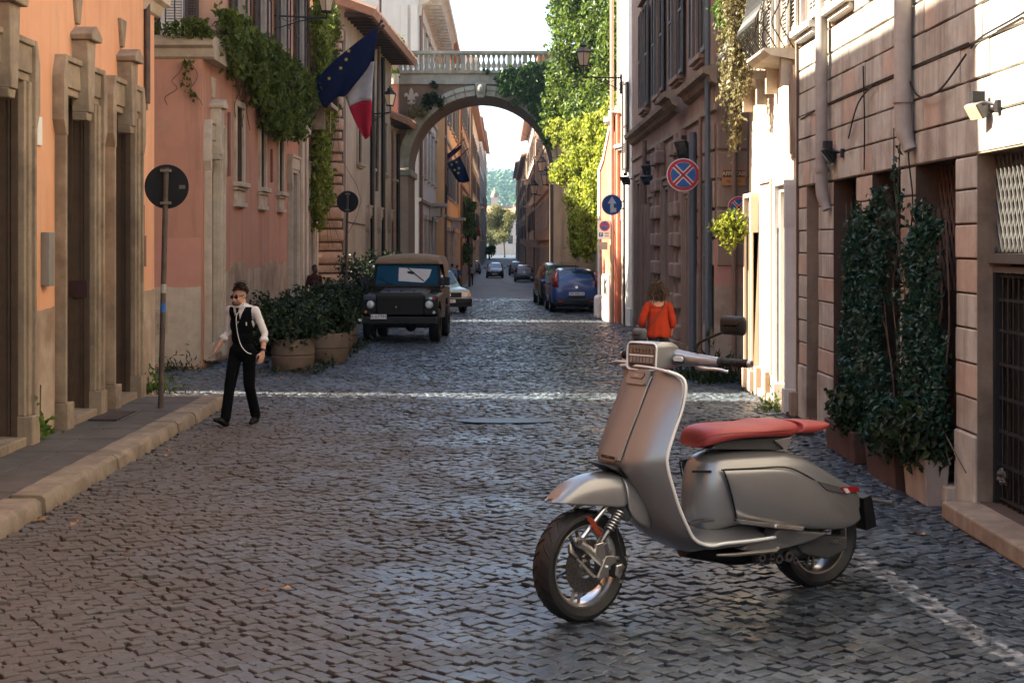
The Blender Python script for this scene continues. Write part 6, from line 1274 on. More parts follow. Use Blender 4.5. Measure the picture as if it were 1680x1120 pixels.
    mb = MB(); mb.add([q(-.02, 1.6, .009), q(-.14, 1.58, .009), q(-.2, 1.62, .009), q(-.12, 1.66, .009), q(0, 1.65, .009)], [(0, 1, 2, 3, 4)]); mb.build('notice_print', m_black, pp, local=True)
    for pts in (((.28, 1.3), (.68, 1.5)), ((-.35, 1.3), (.0, 1.34)), ((-.42, 1.42), (-.02, 1.73))): mb = MB(); mb.tube([q(pts[0][0], pts[0][1], .02), q(pts[1][0], pts[1][1], .02)], .012, 5); mb.build('wiper', m_plast, gl, local=True)
    rings = []
    for y, w, h in ((.02, .78, 1.93), (-.02, .8, 1.99), (-.4, .81, 2.05), (-1.3, .81, 2.06), (-2.2, .8, 2.03), (-2.3, .77, 1.98)):
        rings.append([(w * 1.04, y, 1.25 if y < -.75 else 1.83), (w, y, 1.84), (w * .93, y, h - .05), (w * .6, y, h), (0, y, h + .025), (-w * .6, y, h), (-w * .93, y, h - .05), (-w, y, 1.84), (-w * 1.04, y, 1.25 if y < -.75 else 1.83)])
    mb = MB(); mb.loft(rings, False, False); mb.add(rings[0], [tuple(range(9))]); mb.add(rings[-1], [tuple(range(9))]); mb.build('canvas_top', m_canv, t, smooth=50, local=True)
    b('roof_hoop', m_canv, (-.77, .77, -.02, .03, 1.835, 1.9), .015)
jeep()
# ------------------------------------------------------------------ people: one continuous skin per body, coloured by garment
m_skin = M('skin', (.42, .22, .15), .55, .08, 12, spec=.35); m_skind = M('dark_skin', (.09, .05, .035), .55, .1, 12)
m_hair = M('dark_brown_hair', (.022, .012, .007), .8, .25, 30, .5, 60); m_hairb = M('ash_brown_hair', (.12, .075, .045), .6, .35, 25, .6, 50)
def cloth_m(n, c): return M(n, c, .92, .1, 9, .25, 90, spec=.05)
def capsule(mb, a, b, r0, r1, n=12):
    a, b = Vector(a), Vector(b); d = (b - a).normalized(); u = d.orthogonal().normalized(); w = d.cross(u); rings = []
    for k in range(4): t = math.pi / 2 * (1 - k / 4 * 1); rings.append([a - d * r0 * math.sin(t) + (u * math.cos(2 * math.pi * j / n) + w * math.sin(2 * math.pi * j / n)) * max(r0 * math.cos(t), 1e-3) for j in range(n)])
    for k in range(5): t = math.pi / 2 * k / 4; rings.append([b + d * r1 * math.sin(t) + (u * math.cos(2 * math.pi * j / n) + w * math.sin(2 * math.pi * j / n)) * max(r1 * math.cos(t), 1e-3) for j in range(n)])
    mb.loft(rings)
def lerp(a, b, t): return Vector(a).lerp(Vector(b), t)
def body(th, J, sc, regions, mats, vox=.011, female=False, hand='curl'):
    """J: joints in local metres (x right, -y front, z up); regions(p, bone) -> material index"""
    mb = MB(); bones = []
    def cap(nm, a, b, r0, r1): capsule(mb, a, b, r0, r1); bones.append((nm, Vector(a), Vector(b), (r0 + r1) / 2))
    def ell(nm, c, r, M_=None): mb.ball(c, r, 14, 10, M_); bones.append((nm, Vector(c), Vector(c) + Vector((0, 0, .001)), min(r)))
    f = 1.0; hips, chest, neck, head = J['hips'], J['chest'], J['neck'], J['head']
    up = (Vector(chest) - Vector(hips)).normalized(); ax = (Vector(J['shR']) - Vector(J['shL'])).normalized(); hx = (Vector(J['hipR']) - Vector(J['hipL'])).normalized()
    def slab(nm, c, wx, wy, wz, xd):
        fw = xd.cross(Vector((0, 0, 1))).normalized(); Mx = Matrix((xd, fw, Vector((0, 0, 1)))).transposed(); ell(nm, c, (wx, wy, wz), Mx)
    slab('hip', Vector(hips) + Vector((0, 0, .0)), .165 if not female else .18, .115, .13, hx); slab('waist', lerp(hips, chest, .4), .145 if not female else .135, .10, .16, hx); slab('torso', lerp(hips, chest, .75), .165 if not female else .15, .112, .17, ax); slab('torso', Vector(chest) + Vector((0, 0, .03)), .17 if not female else .155, .105, .14, ax)
    for s in 'LR': cap('torso', lerp(chest, J['sh' + s], .25) + Vector((0, 0, .075)), Vector(J['sh' + s]) * 1.0 - Vector((0, 0, .012)), .068, .058)
    cap('neck', Vector(chest) + Vector((0, .01, .12)), lerp(neck, head, .4), .062, .054)
    Hd = Vector(head); fd = Vector(J.get('face', (0, -1, 0))).normalized(); sx = fd.cross(Vector((0, 0, 1))).normalized(); Mh = Matrix((sx, -fd, Vector((0, 0, 1)))).transposed()
    hp = lambda x, y, z: Hd + Mh @ Vector((x, y, z))                 # y < 0 is the face side
    ell('head', hp(0, .012, .03), (.074, .092, .095), Mh); ell('head', hp(0, -.03, -.035), (.058, .062, .075), Mh); ell('head', hp(0, -.055, -.085), (.034, .034, .026), Mh)
    cap('head', hp(0, -.09, .01), hp(0, -.108, -.03), .011, .016)
    for sg in (1, -1): ell('head', hp(sg * .074, .012, -.005), (.014, .024, .034), Mh); ell('head', hp(sg * .032, -.075, -.025), (.024, .018, .02), Mh)
    cap('head', hp(-.018, -.088, -.06), hp(.018, -.088, -.06), .011, .011)
    for s in 'LR':
        sh, el, wr, hn = (Vector(J[k + s]) for k in ('sh', 'el', 'wr', 'hn'))
        cap('uparm' + s, sh, el, .058 if not female else .05, .044 if not female else .04); cap('forearm' + s, el, wr, .045, .029); d = (hn - wr).normalized(); side = Vector(J.get('palm' + s, (0, -1, 0))); side = (side - d * side.dot(d)).normalized(); nrm = d.cross(side)
        pc = wr + d * .05; Mp = Matrix((side, nrm, d)).transposed(); ell('hand' + s, pc, (.041, .02, .055), Mp); cap('hand' + s, wr, wr + d * .03, .027, .03)
        for k, (o, L_) in enumerate(((.03, .072), (.011, .08), (-.01, .075), (-.029, .058))):
            p0 = wr + d * .088 + side * o; b1 = p0 + d * L_ * .5 + nrm * .012; b2 = b1 + (d * .75 + nrm * .7).normalized() * L_ * .5; cap('hand' + s, p0, b1, .0105, .0095); cap('hand' + s, b1, b2, .0095, .008)
        p0 = wr + d * .035 + side * .035; cap('hand' + s, p0, p0 + (d * .7 + side * .7).normalized() * .04, .014, .012); cap('hand' + s, p0 + (d * .7 + side * .7).normalized() * .04, p0 + (d * .7 + side * .7).normalized() * .04 + (d + side * .15 + nrm * .2).normalized() * .035, .0115, .0095)
        hi, kn, an = (Vector(J[k + s]) for k in ('hip', 'kn', 'an')); cap('thigh' + s, hi, kn, .096, .072); cap('shin' + s, kn, an + (kn - an) * .06, .072, .064)
        fw = Vector(J.get('toe' + s)) - an; cap('shoe' + s, an + Vector((0, 0, -.02)), an + Vector((0, 0, -.045)) - fw * .12, .04, .038); cap('shoe' + s, an + Vector((0, 0, -.045)), an + fw * .72 + Vector((0, 0, -.045)) * .0, .042, .036); cap('shoe' + s, an + fw * .6, an + fw, .038, .028)
    me = bpy.data.meshes.new('body'); me.from_pydata(mb.v, [], mb.f); o = bpy.data.objects.new('tmp', me); COL.objects.link(o)
    rm = o.modifiers.new('r', 'REMESH'); rm.mode = 'VOXEL'; rm.voxel_size = vox; sm = o.modifiers.new('s', 'SMOOTH'); sm.iterations = 3; sm.factor = .5
    dg = bpy.context.evaluated_depsgraph_get(); me2 = bpy.data.meshes.new_from_object(o.evaluated_get(dg)); bpy.data.objects.remove(o); me2.name = 'body'
    n = len(me2.polygons); C = np.zeros(n * 3, np.float32); me2.polygons.foreach_get('center', C); C = C.reshape(-1, 3)
    best = np.full(n, 1e9); idx = np.zeros(n, int)
    for k, (nm, a, b, r) in enumerate(bones):
        ab = np.array(b - a); t = np.clip(((C - np.array(a)) @ ab) / max(ab @ ab, 1e-9), 0, 1); d = np.linalg.norm(C - np.array(a) - t[:, None] * ab, axis=1) - r; w = d < best; best[w] = d[w]; idx[w] = k
    names = np.array([b[0] for b in bones])[idx]
    mi = regions(C, names); me2.materials.clear()
    for m in mats: me2.materials.append(m)
    me2.polygons.foreach_set('material_index', mi.astype(np.int32)); me2.polygons.foreach_set('use_smooth', np.ones(n, bool)); me2.update()
    bo_ = link('body', me2, None, th, True); return bo_, hp, Mh
def hair(th, hp, Mh, mat, kind='short', Hd=None):
    mb = MB(); vs = []; fs = []; n, m = 18, 10
    lim = {'short': .60, 'bob': .98, 'crop': .55}[kind]
    for i in range(m + 1):
        for j in range(n):
            b = 2 * math.pi * j / n; back = .5 + .5 * math.cos(b - math.pi / 2)     # 1 at the back of the head
            a = math.pi * (lim * ((.44 if kind != 'bob' else .52) + (.58 if kind != 'bob' else .5) * back)) * i / m
            e = 1.06 + .03 * math.sin(j * 2.4 + i) + (.16 * (i / m) ** 2 if kind == 'bob' else 0) ; lz = .104 if kind != 'bob' else .112
            p = (math.sin(a) * math.cos(b) * .078 * e, .014 + math.sin(a) * math.sin(b) * .096 * e, .03 + math.cos(a) * lz * e); vs.append(hp(*p))
    for i in range(m):
        for j in range(n): k = (j + 1) % n; fs.append((i * n + j, (i + 1) * n + j, (i + 1) * n + k, i * n + k))
    mb.add(vs, fs); o = mb.build('hair', mat, th, smooth=1, local=True); s = o.modifiers.new('t', 'SOLIDIFY'); s.thickness = .012 if kind == 'bob' else .006; s.offset = 1
    return o
def face(th, hp, mat_lip=None):
    for sg in (1, -1):
        MB().ball(hp(sg * .032, -.08, .003), .012, 10, 8).build('eye', m_swhite, th, smooth=1, local=True); MB().ball(hp(sg * .032, -.0895, .002), .006, 8, 6).build('iris', m_black, th, smooth=1, local=True)
        MB().tube([hp(sg * .016, -.09, .022), hp(sg * .034, -.089, .027), hp(sg * .05, -.08, .02)], .005, 5).build('eyebrow', m_hair, th, local=True)
    MB().tube([hp(-.022, -.094, -.058), hp(0, -.1, -.056), hp(.022, -.094, -.058)], .005, 6).build('lips', M('lips', (.3, .11, .09), .5), th, smooth=1, local=True)
# ---- the man walking towards us
mt = thing('person', 'man in black waistcoat, white shirt and sunglasses walking with earphones in', 'person', (XA(398, 19.2), 19.2, 0), R(-20)); mt.scale = (1.05, 1.05, 1.035)
m_shirt, m_vest, m_trou, m_shoe = cloth_m('white_shirt_cotton', (.62, .58, .56)), cloth_m('black_waistcoat_cloth', (.005, .005, .0055)), cloth_m('black_trouser_cloth', (.0045, .0045, .005)), M('black_leather_shoe', (.006, .0055, .0055), .5, .1, 10, spec=.15)
J = dict(hips=(0, 0, .93), chest=(0, -.01, 1.36), neck=(0, 0, 1.50), head=(-.015, -.05, 1.62), face=(-.22, -1, -.25), shL=(-.185, .01, 1.43), shR=(.185, -.01, 1.43), elL=(-.25, .07, 1.15), elR=(.29, .03, 1.15), wrL=(-.315, -.08, .95), wrR=(.335, -.10, .93), hnL=(-.335, -.13, .87), hnR=(.34, -.14, .85), palmL=(.5, -1, 0), palmR=(-.5, -1, 0), hipL=(-.09, 0, .91), hipR=(.09, 0, .91), knL=(-.09, -.15, .50), knR=(.08, .02, .50), anL=(-.10, -.24, .09), anR=(.09, .17, .10), toeL=(-.14, -.41, .11), toeR=(.11, .01, .04))
def man_reg(C, nm):
    m = np.zeros(len(C), int); z = C[:, 2]; x = C[:, 0]; y = C[:, 1]
    tor = np.isin(nm, ['torso', 'waist']); m[tor] = 2
    vee = tor & (y < .0) & (np.abs(x) < np.clip((z - 1.27) * .42, 0, .08)); m[vee] = 1
    m[tor & (z > 1.475)] = 1; m[np.char.startswith(nm, 'uparm')] = 1; m[tor & (np.abs(x) > .158) & (z > 1.2)] = 1
    m[np.char.startswith(nm, 'uparm') & (np.abs(x) < .15)] = 2
    fa = np.char.startswith(nm, 'forearm'); m[fa & (z > 1.06)] = 1
    m[(nm == 'neck') & (z < 1.485)] = 1
    low = np.isin(nm, ['hip']) | np.char.startswith(nm, 'thigh') | np.char.startswith(nm, 'shin'); m[low] = 3; m[np.isin(nm, ['hip', 'waist']) & (z > .93)] = 2
    m[np.char.startswith(nm, 'shoe')] = 4; return m
bo_, hp, Mh = body(mt, J, 1, man_reg, [m_skin, m_shirt, m_vest, m_trou, m_shoe]); hair(mt, hp, Mh, m_hair, 'short'); face(mt, hp)
P, d_ = blob_pts([(tuple(hp(0, .016, .034)), (.08, .098, .1))], 2600, 8, .97); keep = (P[:, 2] > 1.665 - .25 * (P[:, 1] - hp(0, 0, 0).y)); link('hair_strands', leaf_mesh('hair_strands', P[keep], .03, d_[keep] * 1.6, -.3, 6, .16), m_hair, mt, True)
for sg in (1, -1): MB().ball(hp(sg * .034, -.098, .002), (.03, .008, .022), 12, 8, Mh).build('sunglass_lens', m_black, mt, smooth=1, local=True); MB().tube([hp(sg * .062, -.085, .01), hp(sg * .08, -.03, .01), hp(sg * .082, .02, .005)], .0035, 5).build('sunglass_arm', m_black, mt, local=True)
MB().tube([hp(-.012, -.105, .006), hp(.012, -.105, .006)], .004, 5).build('sunglass_bridge', m_black, mt, local=True)
mb = MB(); mb.ball(hp(0, -.058, -.075), (.056, .05, .04), 12, 8, Mh); o = mb.build('beard', M('stubble', (.16, .085, .06), .8, .2, 60), mt, smooth=1, local=True)
for sg in (1, -1): mb = MB(); mb.prism([(0, 0), (sg * .085, .02), (sg * .075, .075), (sg * .03, .05)], (0, -.12, 1.455), (1, .0, 0), (0, .35, 1), (0, .012, 0)); mb.build('collar', m_shirt, mt, local=True)
mb = MB(); mb.loft([[(-.02, -.128, 1.47), (.02, -.128, 1.47), (.02, -.115, 1.47), (-.02, -.115, 1.47)], [(-.012, -.135, 1.44), (.012, -.135, 1.44), (.012, -.12, 1.44), (-.012, -.12, 1.44)], [(-.03, -.132, 1.30), (.03, -.132, 1.30), (.03, -.115, 1.3), (-.03, -.115, 1.3)]]); mb.build('tie', m_vest, mt, local=True)
mb = MB(); mb.tube(bez([hp(.08, -.01, -.015), (.07, -.09, 1.5), (.0, -.14, 1.38), (.0, -.135, 1.2), (.05, -.135, 1.02), (.13, -.14, .93), (.18, -.1, .9)], 6), .0045, 5); mb.tube(bez([hp(-.08, -.01, -.015), (-.07, -.09, 1.5), (.0, -.14, 1.38)], 6), .004, 5); mb.ball(hp(.083, -.005, -.005), .01); mb.build('earphone_cord', m_swhite, mt, smooth=1, local=True)
wrR, elR = Vector(J['wrR']), Vector(J['elR']); d = (wrR - elR).normalized(); mb = MB(); mb.tube([wrR - d * .03, wrR - d * .005], .036, 12); mb.build('watch', m_black, mt, local=True)
for s in 'LR': a, b = Vector(J['el' + s]), Vector(J['wr' + s]); c = a.lerp(b, .42); d = (b - a).normalized(); MB().tube([c - d * .04, c - d * .015, c + d * .015], [.05, .054, .05], 14).build('cuff', m_shirt, mt, smooth=1, local=True)
MB().box(.112, .122, -.118, -.108, 1.25, 1.29).build('pocket_clip', m_swhite, mt, local=True)
# ---- the woman in orange, seen from behind
wt = thing('person', 'woman in orange top with a thin shoulder strap walking away, seen from behind', 'person', (XA(1080, 24.6), 24.6, 0), R(178))
m_or, m_jean = cloth_m('orange_jersey', (.33, .036, .014)), cloth_m('dark_skirt_cloth', (.03, .035, .05))
Jw = dict(hips=(0, 0, .90), chest=(0, 0, 1.27), neck=(0, 0, 1.40), head=(0, -.045, 1.52), face=(.1, -1, -.15), shL=(-.17, 0, 1.33), shR=(.17, 0, 1.33), elL=(-.235, .03, 1.06), elR=(.27, .03, 1.06), wrL=(-.22, -.10, .87), wrR=(.24, -.16, .9), hnL=(-.215, -.16, .80), hnR=(.21, -.22, .86), palmL=(.4, -1, 0), palmR=(-.4, -1, 0), hipL=(-.09, 0, .87), hipR=(.09, 0, .87), knL=(-.1, -.06, .48), knR=(.1, .03, .48), anL=(-.1, .02, .09), anR=(.1, .2, .10), toeL=(-.12, -.15, .035), toeR=(.12, .05, .03))
def wom_reg(C, nm):
    m = np.zeros(len(C), int); z, x, y = C[:, 2], C[:, 0], C[:, 1]; top = np.isin(nm, ['torso', 'waist', 'hip']) | np.char.startswith(nm, 'uparm'); m[top] = 1
    m[(np.isin(nm, ['torso', 'neck'])) & (z > 1.30 + 4.2 * x * x) & (np.abs(x) < .15)] = 0; m[np.char.startswith(nm, 'forearm') & (z > .98)] = 1
    m[np.char.startswith(nm, 'thigh') | np.char.startswith(nm, 'shin')] = 2; m[np.char.startswith(nm, 'shoe')] = 3; m[(nm == 'hip') & (z < .86)] = 2; return m
bo_, hp, Mh = body(wt, Jw, 1, wom_reg, [m_skin, m_or, m_jean, m_shoe], female=True); hair(wt, hp, Mh, m_hairb, 'bob'); face(wt, hp)
P, d_ = blob_pts([(tuple(hp(0, .03, .0)), (.088, .104, .118))], 2600, 5, .92); keep = P[:, 2] > 1.42; o = link('hair_locks', leaf_mesh('hair_locks', P[keep], .1, d_[keep] * 1.2, 3.0, 6, .1), m_hairb, wt, True)
def drape(th, rings, mat, name, n=28, fold=.012):
    R_ = []
    for i, (c, rx, ry, k) in enumerate(rings): R_.append([(c[0] + rx * math.cos(2 * math.pi * j / n) + 0, c[1] + ry * math.sin(2 * math.pi * j / n) * (1 + k * fold * 8 * math.sin(j * 2.3 + i * .4)), c[2] + (.015 * math.sin(j * 1.1) if i == len(rings) - 1 else 0)) for j in range(n)])
    o = MB().loft(R_, True, False).build(name, mat, th, smooth=1, local=True, sub=1); s = o.modifiers.new('t', 'SOLIDIFY'); s.thickness = .006
drape(wt, [((0, 0, 1.27), .168, .116, 0), ((0, .0, 1.15), .168, .125, .6), ((0, .01, 1.02), .178, .135, 1.2), ((0, .01, .90), .198, .15, 1.5), ((0, .01, .80), .21, .16, 1.6)], m_or, 'loose_top')
for s in 'LR': a, b, c = Vector(Jw['sh' + s]), Vector(Jw['el' + s]), Vector(Jw['wr' + s]); MB().tube(bez([a, a.lerp(b, .5), b, b.lerp(c, .45)], 4), [.03, .055, .064, .066] + [.064] * 4 + [.06] * 4 + [.056], 14).build('sleeve', m_or, wt, smooth=1, local=True)
mb = MB(); mb.tube(bez([(-.10, .0, 1.40), (-.10, .09, 1.34), (-.02, .145, 1.2), (.12, .15, 1.03), (.2, .08, .95)], 6), .011, 6); mb.build('shoulder_strap', M('brown_strap', (.12, .03, .015), .6), wt, smooth=1, local=True)
# ---- standing man behind the planters and the far walkers
def simple_person(label, loc, rz, cols, pose=0, vox=.02, skin=None, hk='crop', hm=None, sc=1.0):
    t = thing('person', label, 'person', loc, rz); k = .16 if pose == 1 else .03
    Jp = dict(hips=(0, 0, .93), chest=(0, 0, 1.34), neck=(0, 0, 1.48), head=(0, -.03, 1.61), face=(0, -1, 0), shL=(-.18, 0, 1.41), shR=(.18, 0, 1.41), elL=(-.24, .05, 1.14), elR=(.24, .03, 1.14), wrL=(-.25, -.06, .92), wrR=(.25, -.08, .92), hnL=(-.25, -.1, .86), hnR=(.25, -.12, .86), hipL=(-.09, 0, .91), hipR=(.09, 0, .91), knL=(-.1, -k, .5), knR=(.1, k * .3, .5), anL=(-.1, -k * 1.1, .095), anR=(.1, k * 1.5, .095), toeL=(-.12, -k * 1.1 - .17, .035), toeR=(.12, k * 1.5 - .17, .035))
    if pose == 2:
        for s, g_ in (('L', -1), ('R', 1)): Jp['el' + s] = (g_ * .24, .02, 1.14); Jp['wr' + s] = (g_ * .08, -.2, 1.14); Jp['hn' + s] = (-g_ * .0, -.2, 1.16)
    def reg(C, nm):
        m = np.zeros(len(C), int); z = C[:, 2]; m[np.isin(nm, ['torso', 'waist']) | np.char.startswith(nm, 'uparm')] = 1; m[np.isin(nm, ['hip']) | (np.char.startswith(nm, 'thigh'))] = 2; m[np.char.startswith(nm, 'shin')] = 2 if pose != 3 else 0; m[np.char.startswith(nm, 'shoe')] = 3; return m
    b_, hp, Mh = body(t, Jp, 1, reg, [skin or m_skin, cols[0], cols[1], m_shoe], vox); hair(t, hp, Mh, hm or m_hair, hk); t.scale = (sc, sc, sc); return t
c_dr, c_bl, c_wh, c_dk, c_tan, c_lb = cloth_m('maroon_shirt', (.06, .02, .02)), cloth_m('denim_blue', (.06, .11, .19)), cloth_m('pale_shirt', (.5, .5, .5)), cloth_m('charcoal_cloth', (.02, .02, .022)), cloth_m('tan_cloth', (.4, .28, .17)), cloth_m('light_blue_cloth', (.25, .34, .42))
simple_person('man in dark maroon shirt standing by the pier behind the shrubs', (XA(516, 41.0), 41.0, 0), R(40), (c_dr, c_dk), 0, skin=m_skind)
simple_person('person in pale shirt and dark shorts walking away along the middle of the street', (XA(773, 119), 119, gz(119)), R(180), (c_lb, c_dk), 1, .025, skin=m_skind)
simple_person('person in denim blue with dark trousers beside the jeep roof', (XA(750, 86), 86, gz(86)), R(170), (c_bl, c_dk), 1, .025)
simple_person('person in light blue nearest the jeep canvas', (XA(742, 80), 80, gz(80)), R(190), (c_lb, c_bl), 0, .025)
simple_person('person in tan top and shorts walking by the silver grey car', (XA(855, 150), 150, gz(150)), R(180), (c_tan, c_tan), 3, .03)
# ------------------------------------------------------------------ the scooter (local axes: x forward, y to its left, z up)
YAW = 30.0
SO = Vector((XA(1341, 10.26), 10.26, .002)); se = Vector((-math.cos(R(YAW)), -math.sin(R(YAW)), 0)); sl_ = Vector((math.sin(R(YAW)), -math.cos(R(YAW)), 0))
def Q(px, py, v):
    """the point of the scooter's lengthwise plane y = v that shows at a photo pixel"""
    C = Vector((0, 0, CH)); d = Vector(((px - VX) / F, 1, -(py - HY) / F)); t = (v - (C - SO).dot(sl_)) / d.dot(sl_); P = C + d * t - SO
    return Vector((P.dot(se), v, P.z))
sc = thing('scooter', 'satin grey motor scooter with red seat parked on the cobbles in front', 'scooter', SO, R(180 + YAW))
m_sp = M('satin_grey_paint', (.25, .246, .25), .3, .03, 3, metal=.5, spec=.5, coat=.25)
m_sp2 = M('dark_grey_plastic', (.06, .06, .062), .5, .06, 6); m_sil = M('silver_metal', (.62, .61, .59), .28, .05, 12, metal=1.)
m_gun = M('gunmetal', (.2, .19, .185), .35, .1, 12, metal=.9); m_seat = M('red_leather', (.29, .04, .038), .48, .06, 8, .15, 160, spec=.4); m_rub = M('scooter_rubber', (.018, .018, .0185), .5, .15, 9, .1, 120)
m_trim = M('satin_trim', (.72, .72, .71), .3, .03, 10, metal=.1); m_led = M('led_reflector', (.25, .25, .26), .3, .1, 20, metal=.5); m_orr = M('brown_reflector', (.22, .035, .015), .25, .1, 30, coat=.7); m_ledg = glassM('lamp_cover', (.08, .085, .09), .08)
b_ = lambda nm, mb, mat, par=None, sm=40, **k: mb.build(nm, mat, par or sc, smooth=sm, local=True, **k)
mir = lambda p: Vector((p.x, -p.y, p.z))
def swheel(name, c, ax, Rr, rim, w, spokes, disc):
    c = Vector(c); ax = Vector(ax).normalized(); h = w / 2; mb = MB(); pr = [(rim - .012, -h * .62), (rim + .01, -h * .8), (Rr * .87, -h * .98), (Rr * .94, -h * .9), (Rr * .985, -h * .5), (Rr, 0), (Rr * .985, h * .5), (Rr * .94, h * .9), (Rr * .87, h * .98), (rim + .01, h * .8), (rim - .012, h * .62)]
    t = b_(name, MB().lathe(pr, c, ax, 56), m_rub); u = Vector((0, 0, 1)); wv = ax.cross(u)
    mb = MB()                                                          # tread grooves sweeping over the shoulders
    for k in range(26):
        for sg in (1, -1):
            pts = []
            for q in range(6):
                hh = sg * h * (.06 + .84 * q / 5); rr = Rr * (1 - .015 * (abs(hh) / h / .5) ** 2 if abs(hh) < h * .5 else .985 - .045 * ((abs(hh) / h - .5) / .4)) + .0012; a = 2 * math.pi * (k + (.5 if sg > 0 else 0)) / 26 + .20 * (q / 5) ** 1.3
                pts.append(c + (u * math.cos(a) + wv * math.sin(a)) * rr + ax * hh)
            mb.tube(pts, [.003, .005, .0056, .0054, .0045, .002], 4)
    tag(b_('tread_groove', mb, m_black, t), kind='stuff')
    mb = MB().lathe([(rim + .004, h * .64), (rim - .002, h * .68), (rim - .016, h * .66), (rim - .022, h * .5), (rim - .035, h * .3), (rim - .035, -h * .6), (rim + .004, -h * .62)], c, ax, 56); r_ = b_('rim', mb, m_sil, t)
    for k in range(spokes):
        a = 2 * math.pi * k / spokes + .35
        for da in (-.13, .13): d0 = u * math.cos(a + da * 1.8) + wv * math.sin(a + da * 1.8); d1 = u * math.cos(a + da) + wv * math.sin(a + da); mb = MB().tube([c + d0 * .05 + ax * h * .1, c + d1 * (rim - .03) + ax * h * .25], [.014, .01], 6); b_('spoke', mb, m_gun, t)
    b_('hub', MB().lathe([(0, h * .7), (.03, h * .7), (.05, h * .5), (.06, 0), (.06, -h * .7), (0, -h * .7)], c, ax, 24), m_gun, t)
    if disc:
        mb = MB().lathe([(.075, h * .58), (.075, h * .64), (.165, h * .64), (.165, h * .58), (.075, h * .58)], c, ax, 48); d = b_('brake_disc', mb, m_gun, t); mb = MB()
        for k in range(48): a = 2 * math.pi * k / 48; r0 = (.1, .122, .145)[k % 3]; mb.disc(c + (u * math.cos(a) + wv * math.sin(a)) * r0 + ax * (h * .64 + .0005), ax, .0042, .0008, 8)
        tag(b_('disc_hole', mb, m_black, d), kind='stuff')
    return t
st_ = R(9); AXF = Vector((-math.sin(st_), math.cos(st_), 0)); FWD = Vector((math.cos(st_), math.sin(st_), 0))
fc = Q(952, 1009, 0); FCN = Vector((fc.x, 0, .346)); fwl = swheel('front_wheel', FCN, AXF, .346, .262, .165, 5, True)
rwl = swheel('rear_wheel', (.035, 0, .335), (0, 1, 0), .335, .248, .19, 5, False)
# front mudguard, in two shells
def shell(name, stn, mat, close=None, par=None):
    rings = []
    for (rx, ry), (ex, ey), w in stn:
        a, b = Q(rx, ry, 0), Q(ex, ey, w); q = []
        for fv, fz in ((1, 1), (.99, .72), (.93, .42), (.72, .13), (.42, .035), (0, 0)): q.append(Vector((a.x + (b.x - a.x) * fz, w * fv, a.z + (b.z - a.z) * fz)))
        rings.append(q + [mir(p) for p in q[-2::-1]])
    o = b_(name, MB().loft(rings, False, False), mat, par, 1, sub=2); m = o.modifiers.new('t', 'SOLIDIFY'); m.thickness = .012; return o
shell('mudguard', [((903, 819), (901, 823), .03), ((912, 806), (914, 825), .075), ((932, 789), (940, 827), .115), ((958, 777), (978, 829), .135), ((984, 772), (1008, 831), .145), ((1006, 772), (1029, 833), .15)], m_sp)
shell('mudguard_rear', [((1008, 773), (1031, 834), .148), ((1026, 781), (1040, 850), .152), ((1040, 795), (1052, 860), .15), ((1050, 815), (1062, 863), .14), ((1056, 840), (1066, 868), .12)], m_sp)
# leg shield
LV = [((1060, 606), (1094, 609), .25), ((1055, 617), (1117, 618), .30), ((1047, 635), (1125, 634), .325), ((1032, 675), (1120, 667), .33), ((1016, 715), (1107, 706), .33), ((1002, 755), (1095, 747), .33), ((1004, 768), (1096, 770), .33), ((1028, 800), (1104, 800), .33), ((1042, 830), (1115, 834), .33), ((1056, 862), (1127, 862), .33), ((1078, 884), (1141, 886), .325), ((1110, 899), (1166, 895), .32)]
rings = []; edge = []; strip_ = []
for i, (c, e, w) in enumerate(LV):
    a, b = Q(*c, 0), Q(*e, w); edge.append(b); q = []
    for fv, fu, fz in ((1, 1, 1), (.9, .74, .8), (.78, .46, .6), (.66, .24, .42), (.52, .13, .25), (.36, .05, .1), (.18, .0, .02), (0, 0, 0)): q.append(Vector((a.x + (b.x - a.x) * fu, w * fv, a.z + (b.z - a.z) * fz)))
    rings.append(q + [mir(p) for p in q[-2::-1]]); strip_.append((q[5], q[6], q[7]))
o = b_('leg_shield', MB().loft(rings, False, False), m_sp, None, 1, sub=2); m = o.modifiers.new('t', 'SOLIDIFY'); m.thickness = .02; m.offset = 0
fr_dir = Vector((.92, 0, .38)); rr = []
for i in range(1, 6):
    e5, e6, e7 = [p + fr_dir * .02 for p in strip_[i]]; f_ = .11 / max(.02, e5.y); base = strip_[i][0]
    q = [Vector((base.x + .006, .113, base.z)), Vector((e5.x, .108, e5.z)), Vector((e6.x + .004, .06, e6.z)), Vector((e7.x + .004, 0, e7.z))]; rr.append(q + [mir(p) for p in q[-2::-1]])
MBp = MB().loft(rr, False, False); MBp.add(rr[-1] + [p - fr_dir * .04 for p in rr[-1]], [(i, i + 1, 8 + i if False else i + 1 + 7, i + 7) for i in range(6)]); b_('front_panel', MBp, m_sp, None, 35)
for sg in (1, -1):
    b_('panel_line', MB().tube([Vector((p.x + .008, sg * (p.y + .003), p.z)) for p in [r[0] for r in rr]], .0028, 5), m_black)
TR = bez(edge + [Q(1190, 891, .32), Q(1230, 887, .318), Q(1272, 881, .315)], 4)
b_('shield_trim', MB().tube(TR, .0115, 8), m_trim, None, 1); b_('shield_trim', MB().tube([mir(p) for p in TR], .0115, 8), m_trim, None, 1); b_('shield_trim', MB().tube(bez([edge[0]] + [Vector((edge[0].x + .02, edge[0].y * .6, edge[0].z + .012)), Vector((edge[0].x + .03, 0, edge[0].z + .016)), Vector((edge[0].x + .02, -edge[0].y * .6, edge[0].z + .012)), mir(edge[0])], 4), .0085, 8), m_trim, None, 1)
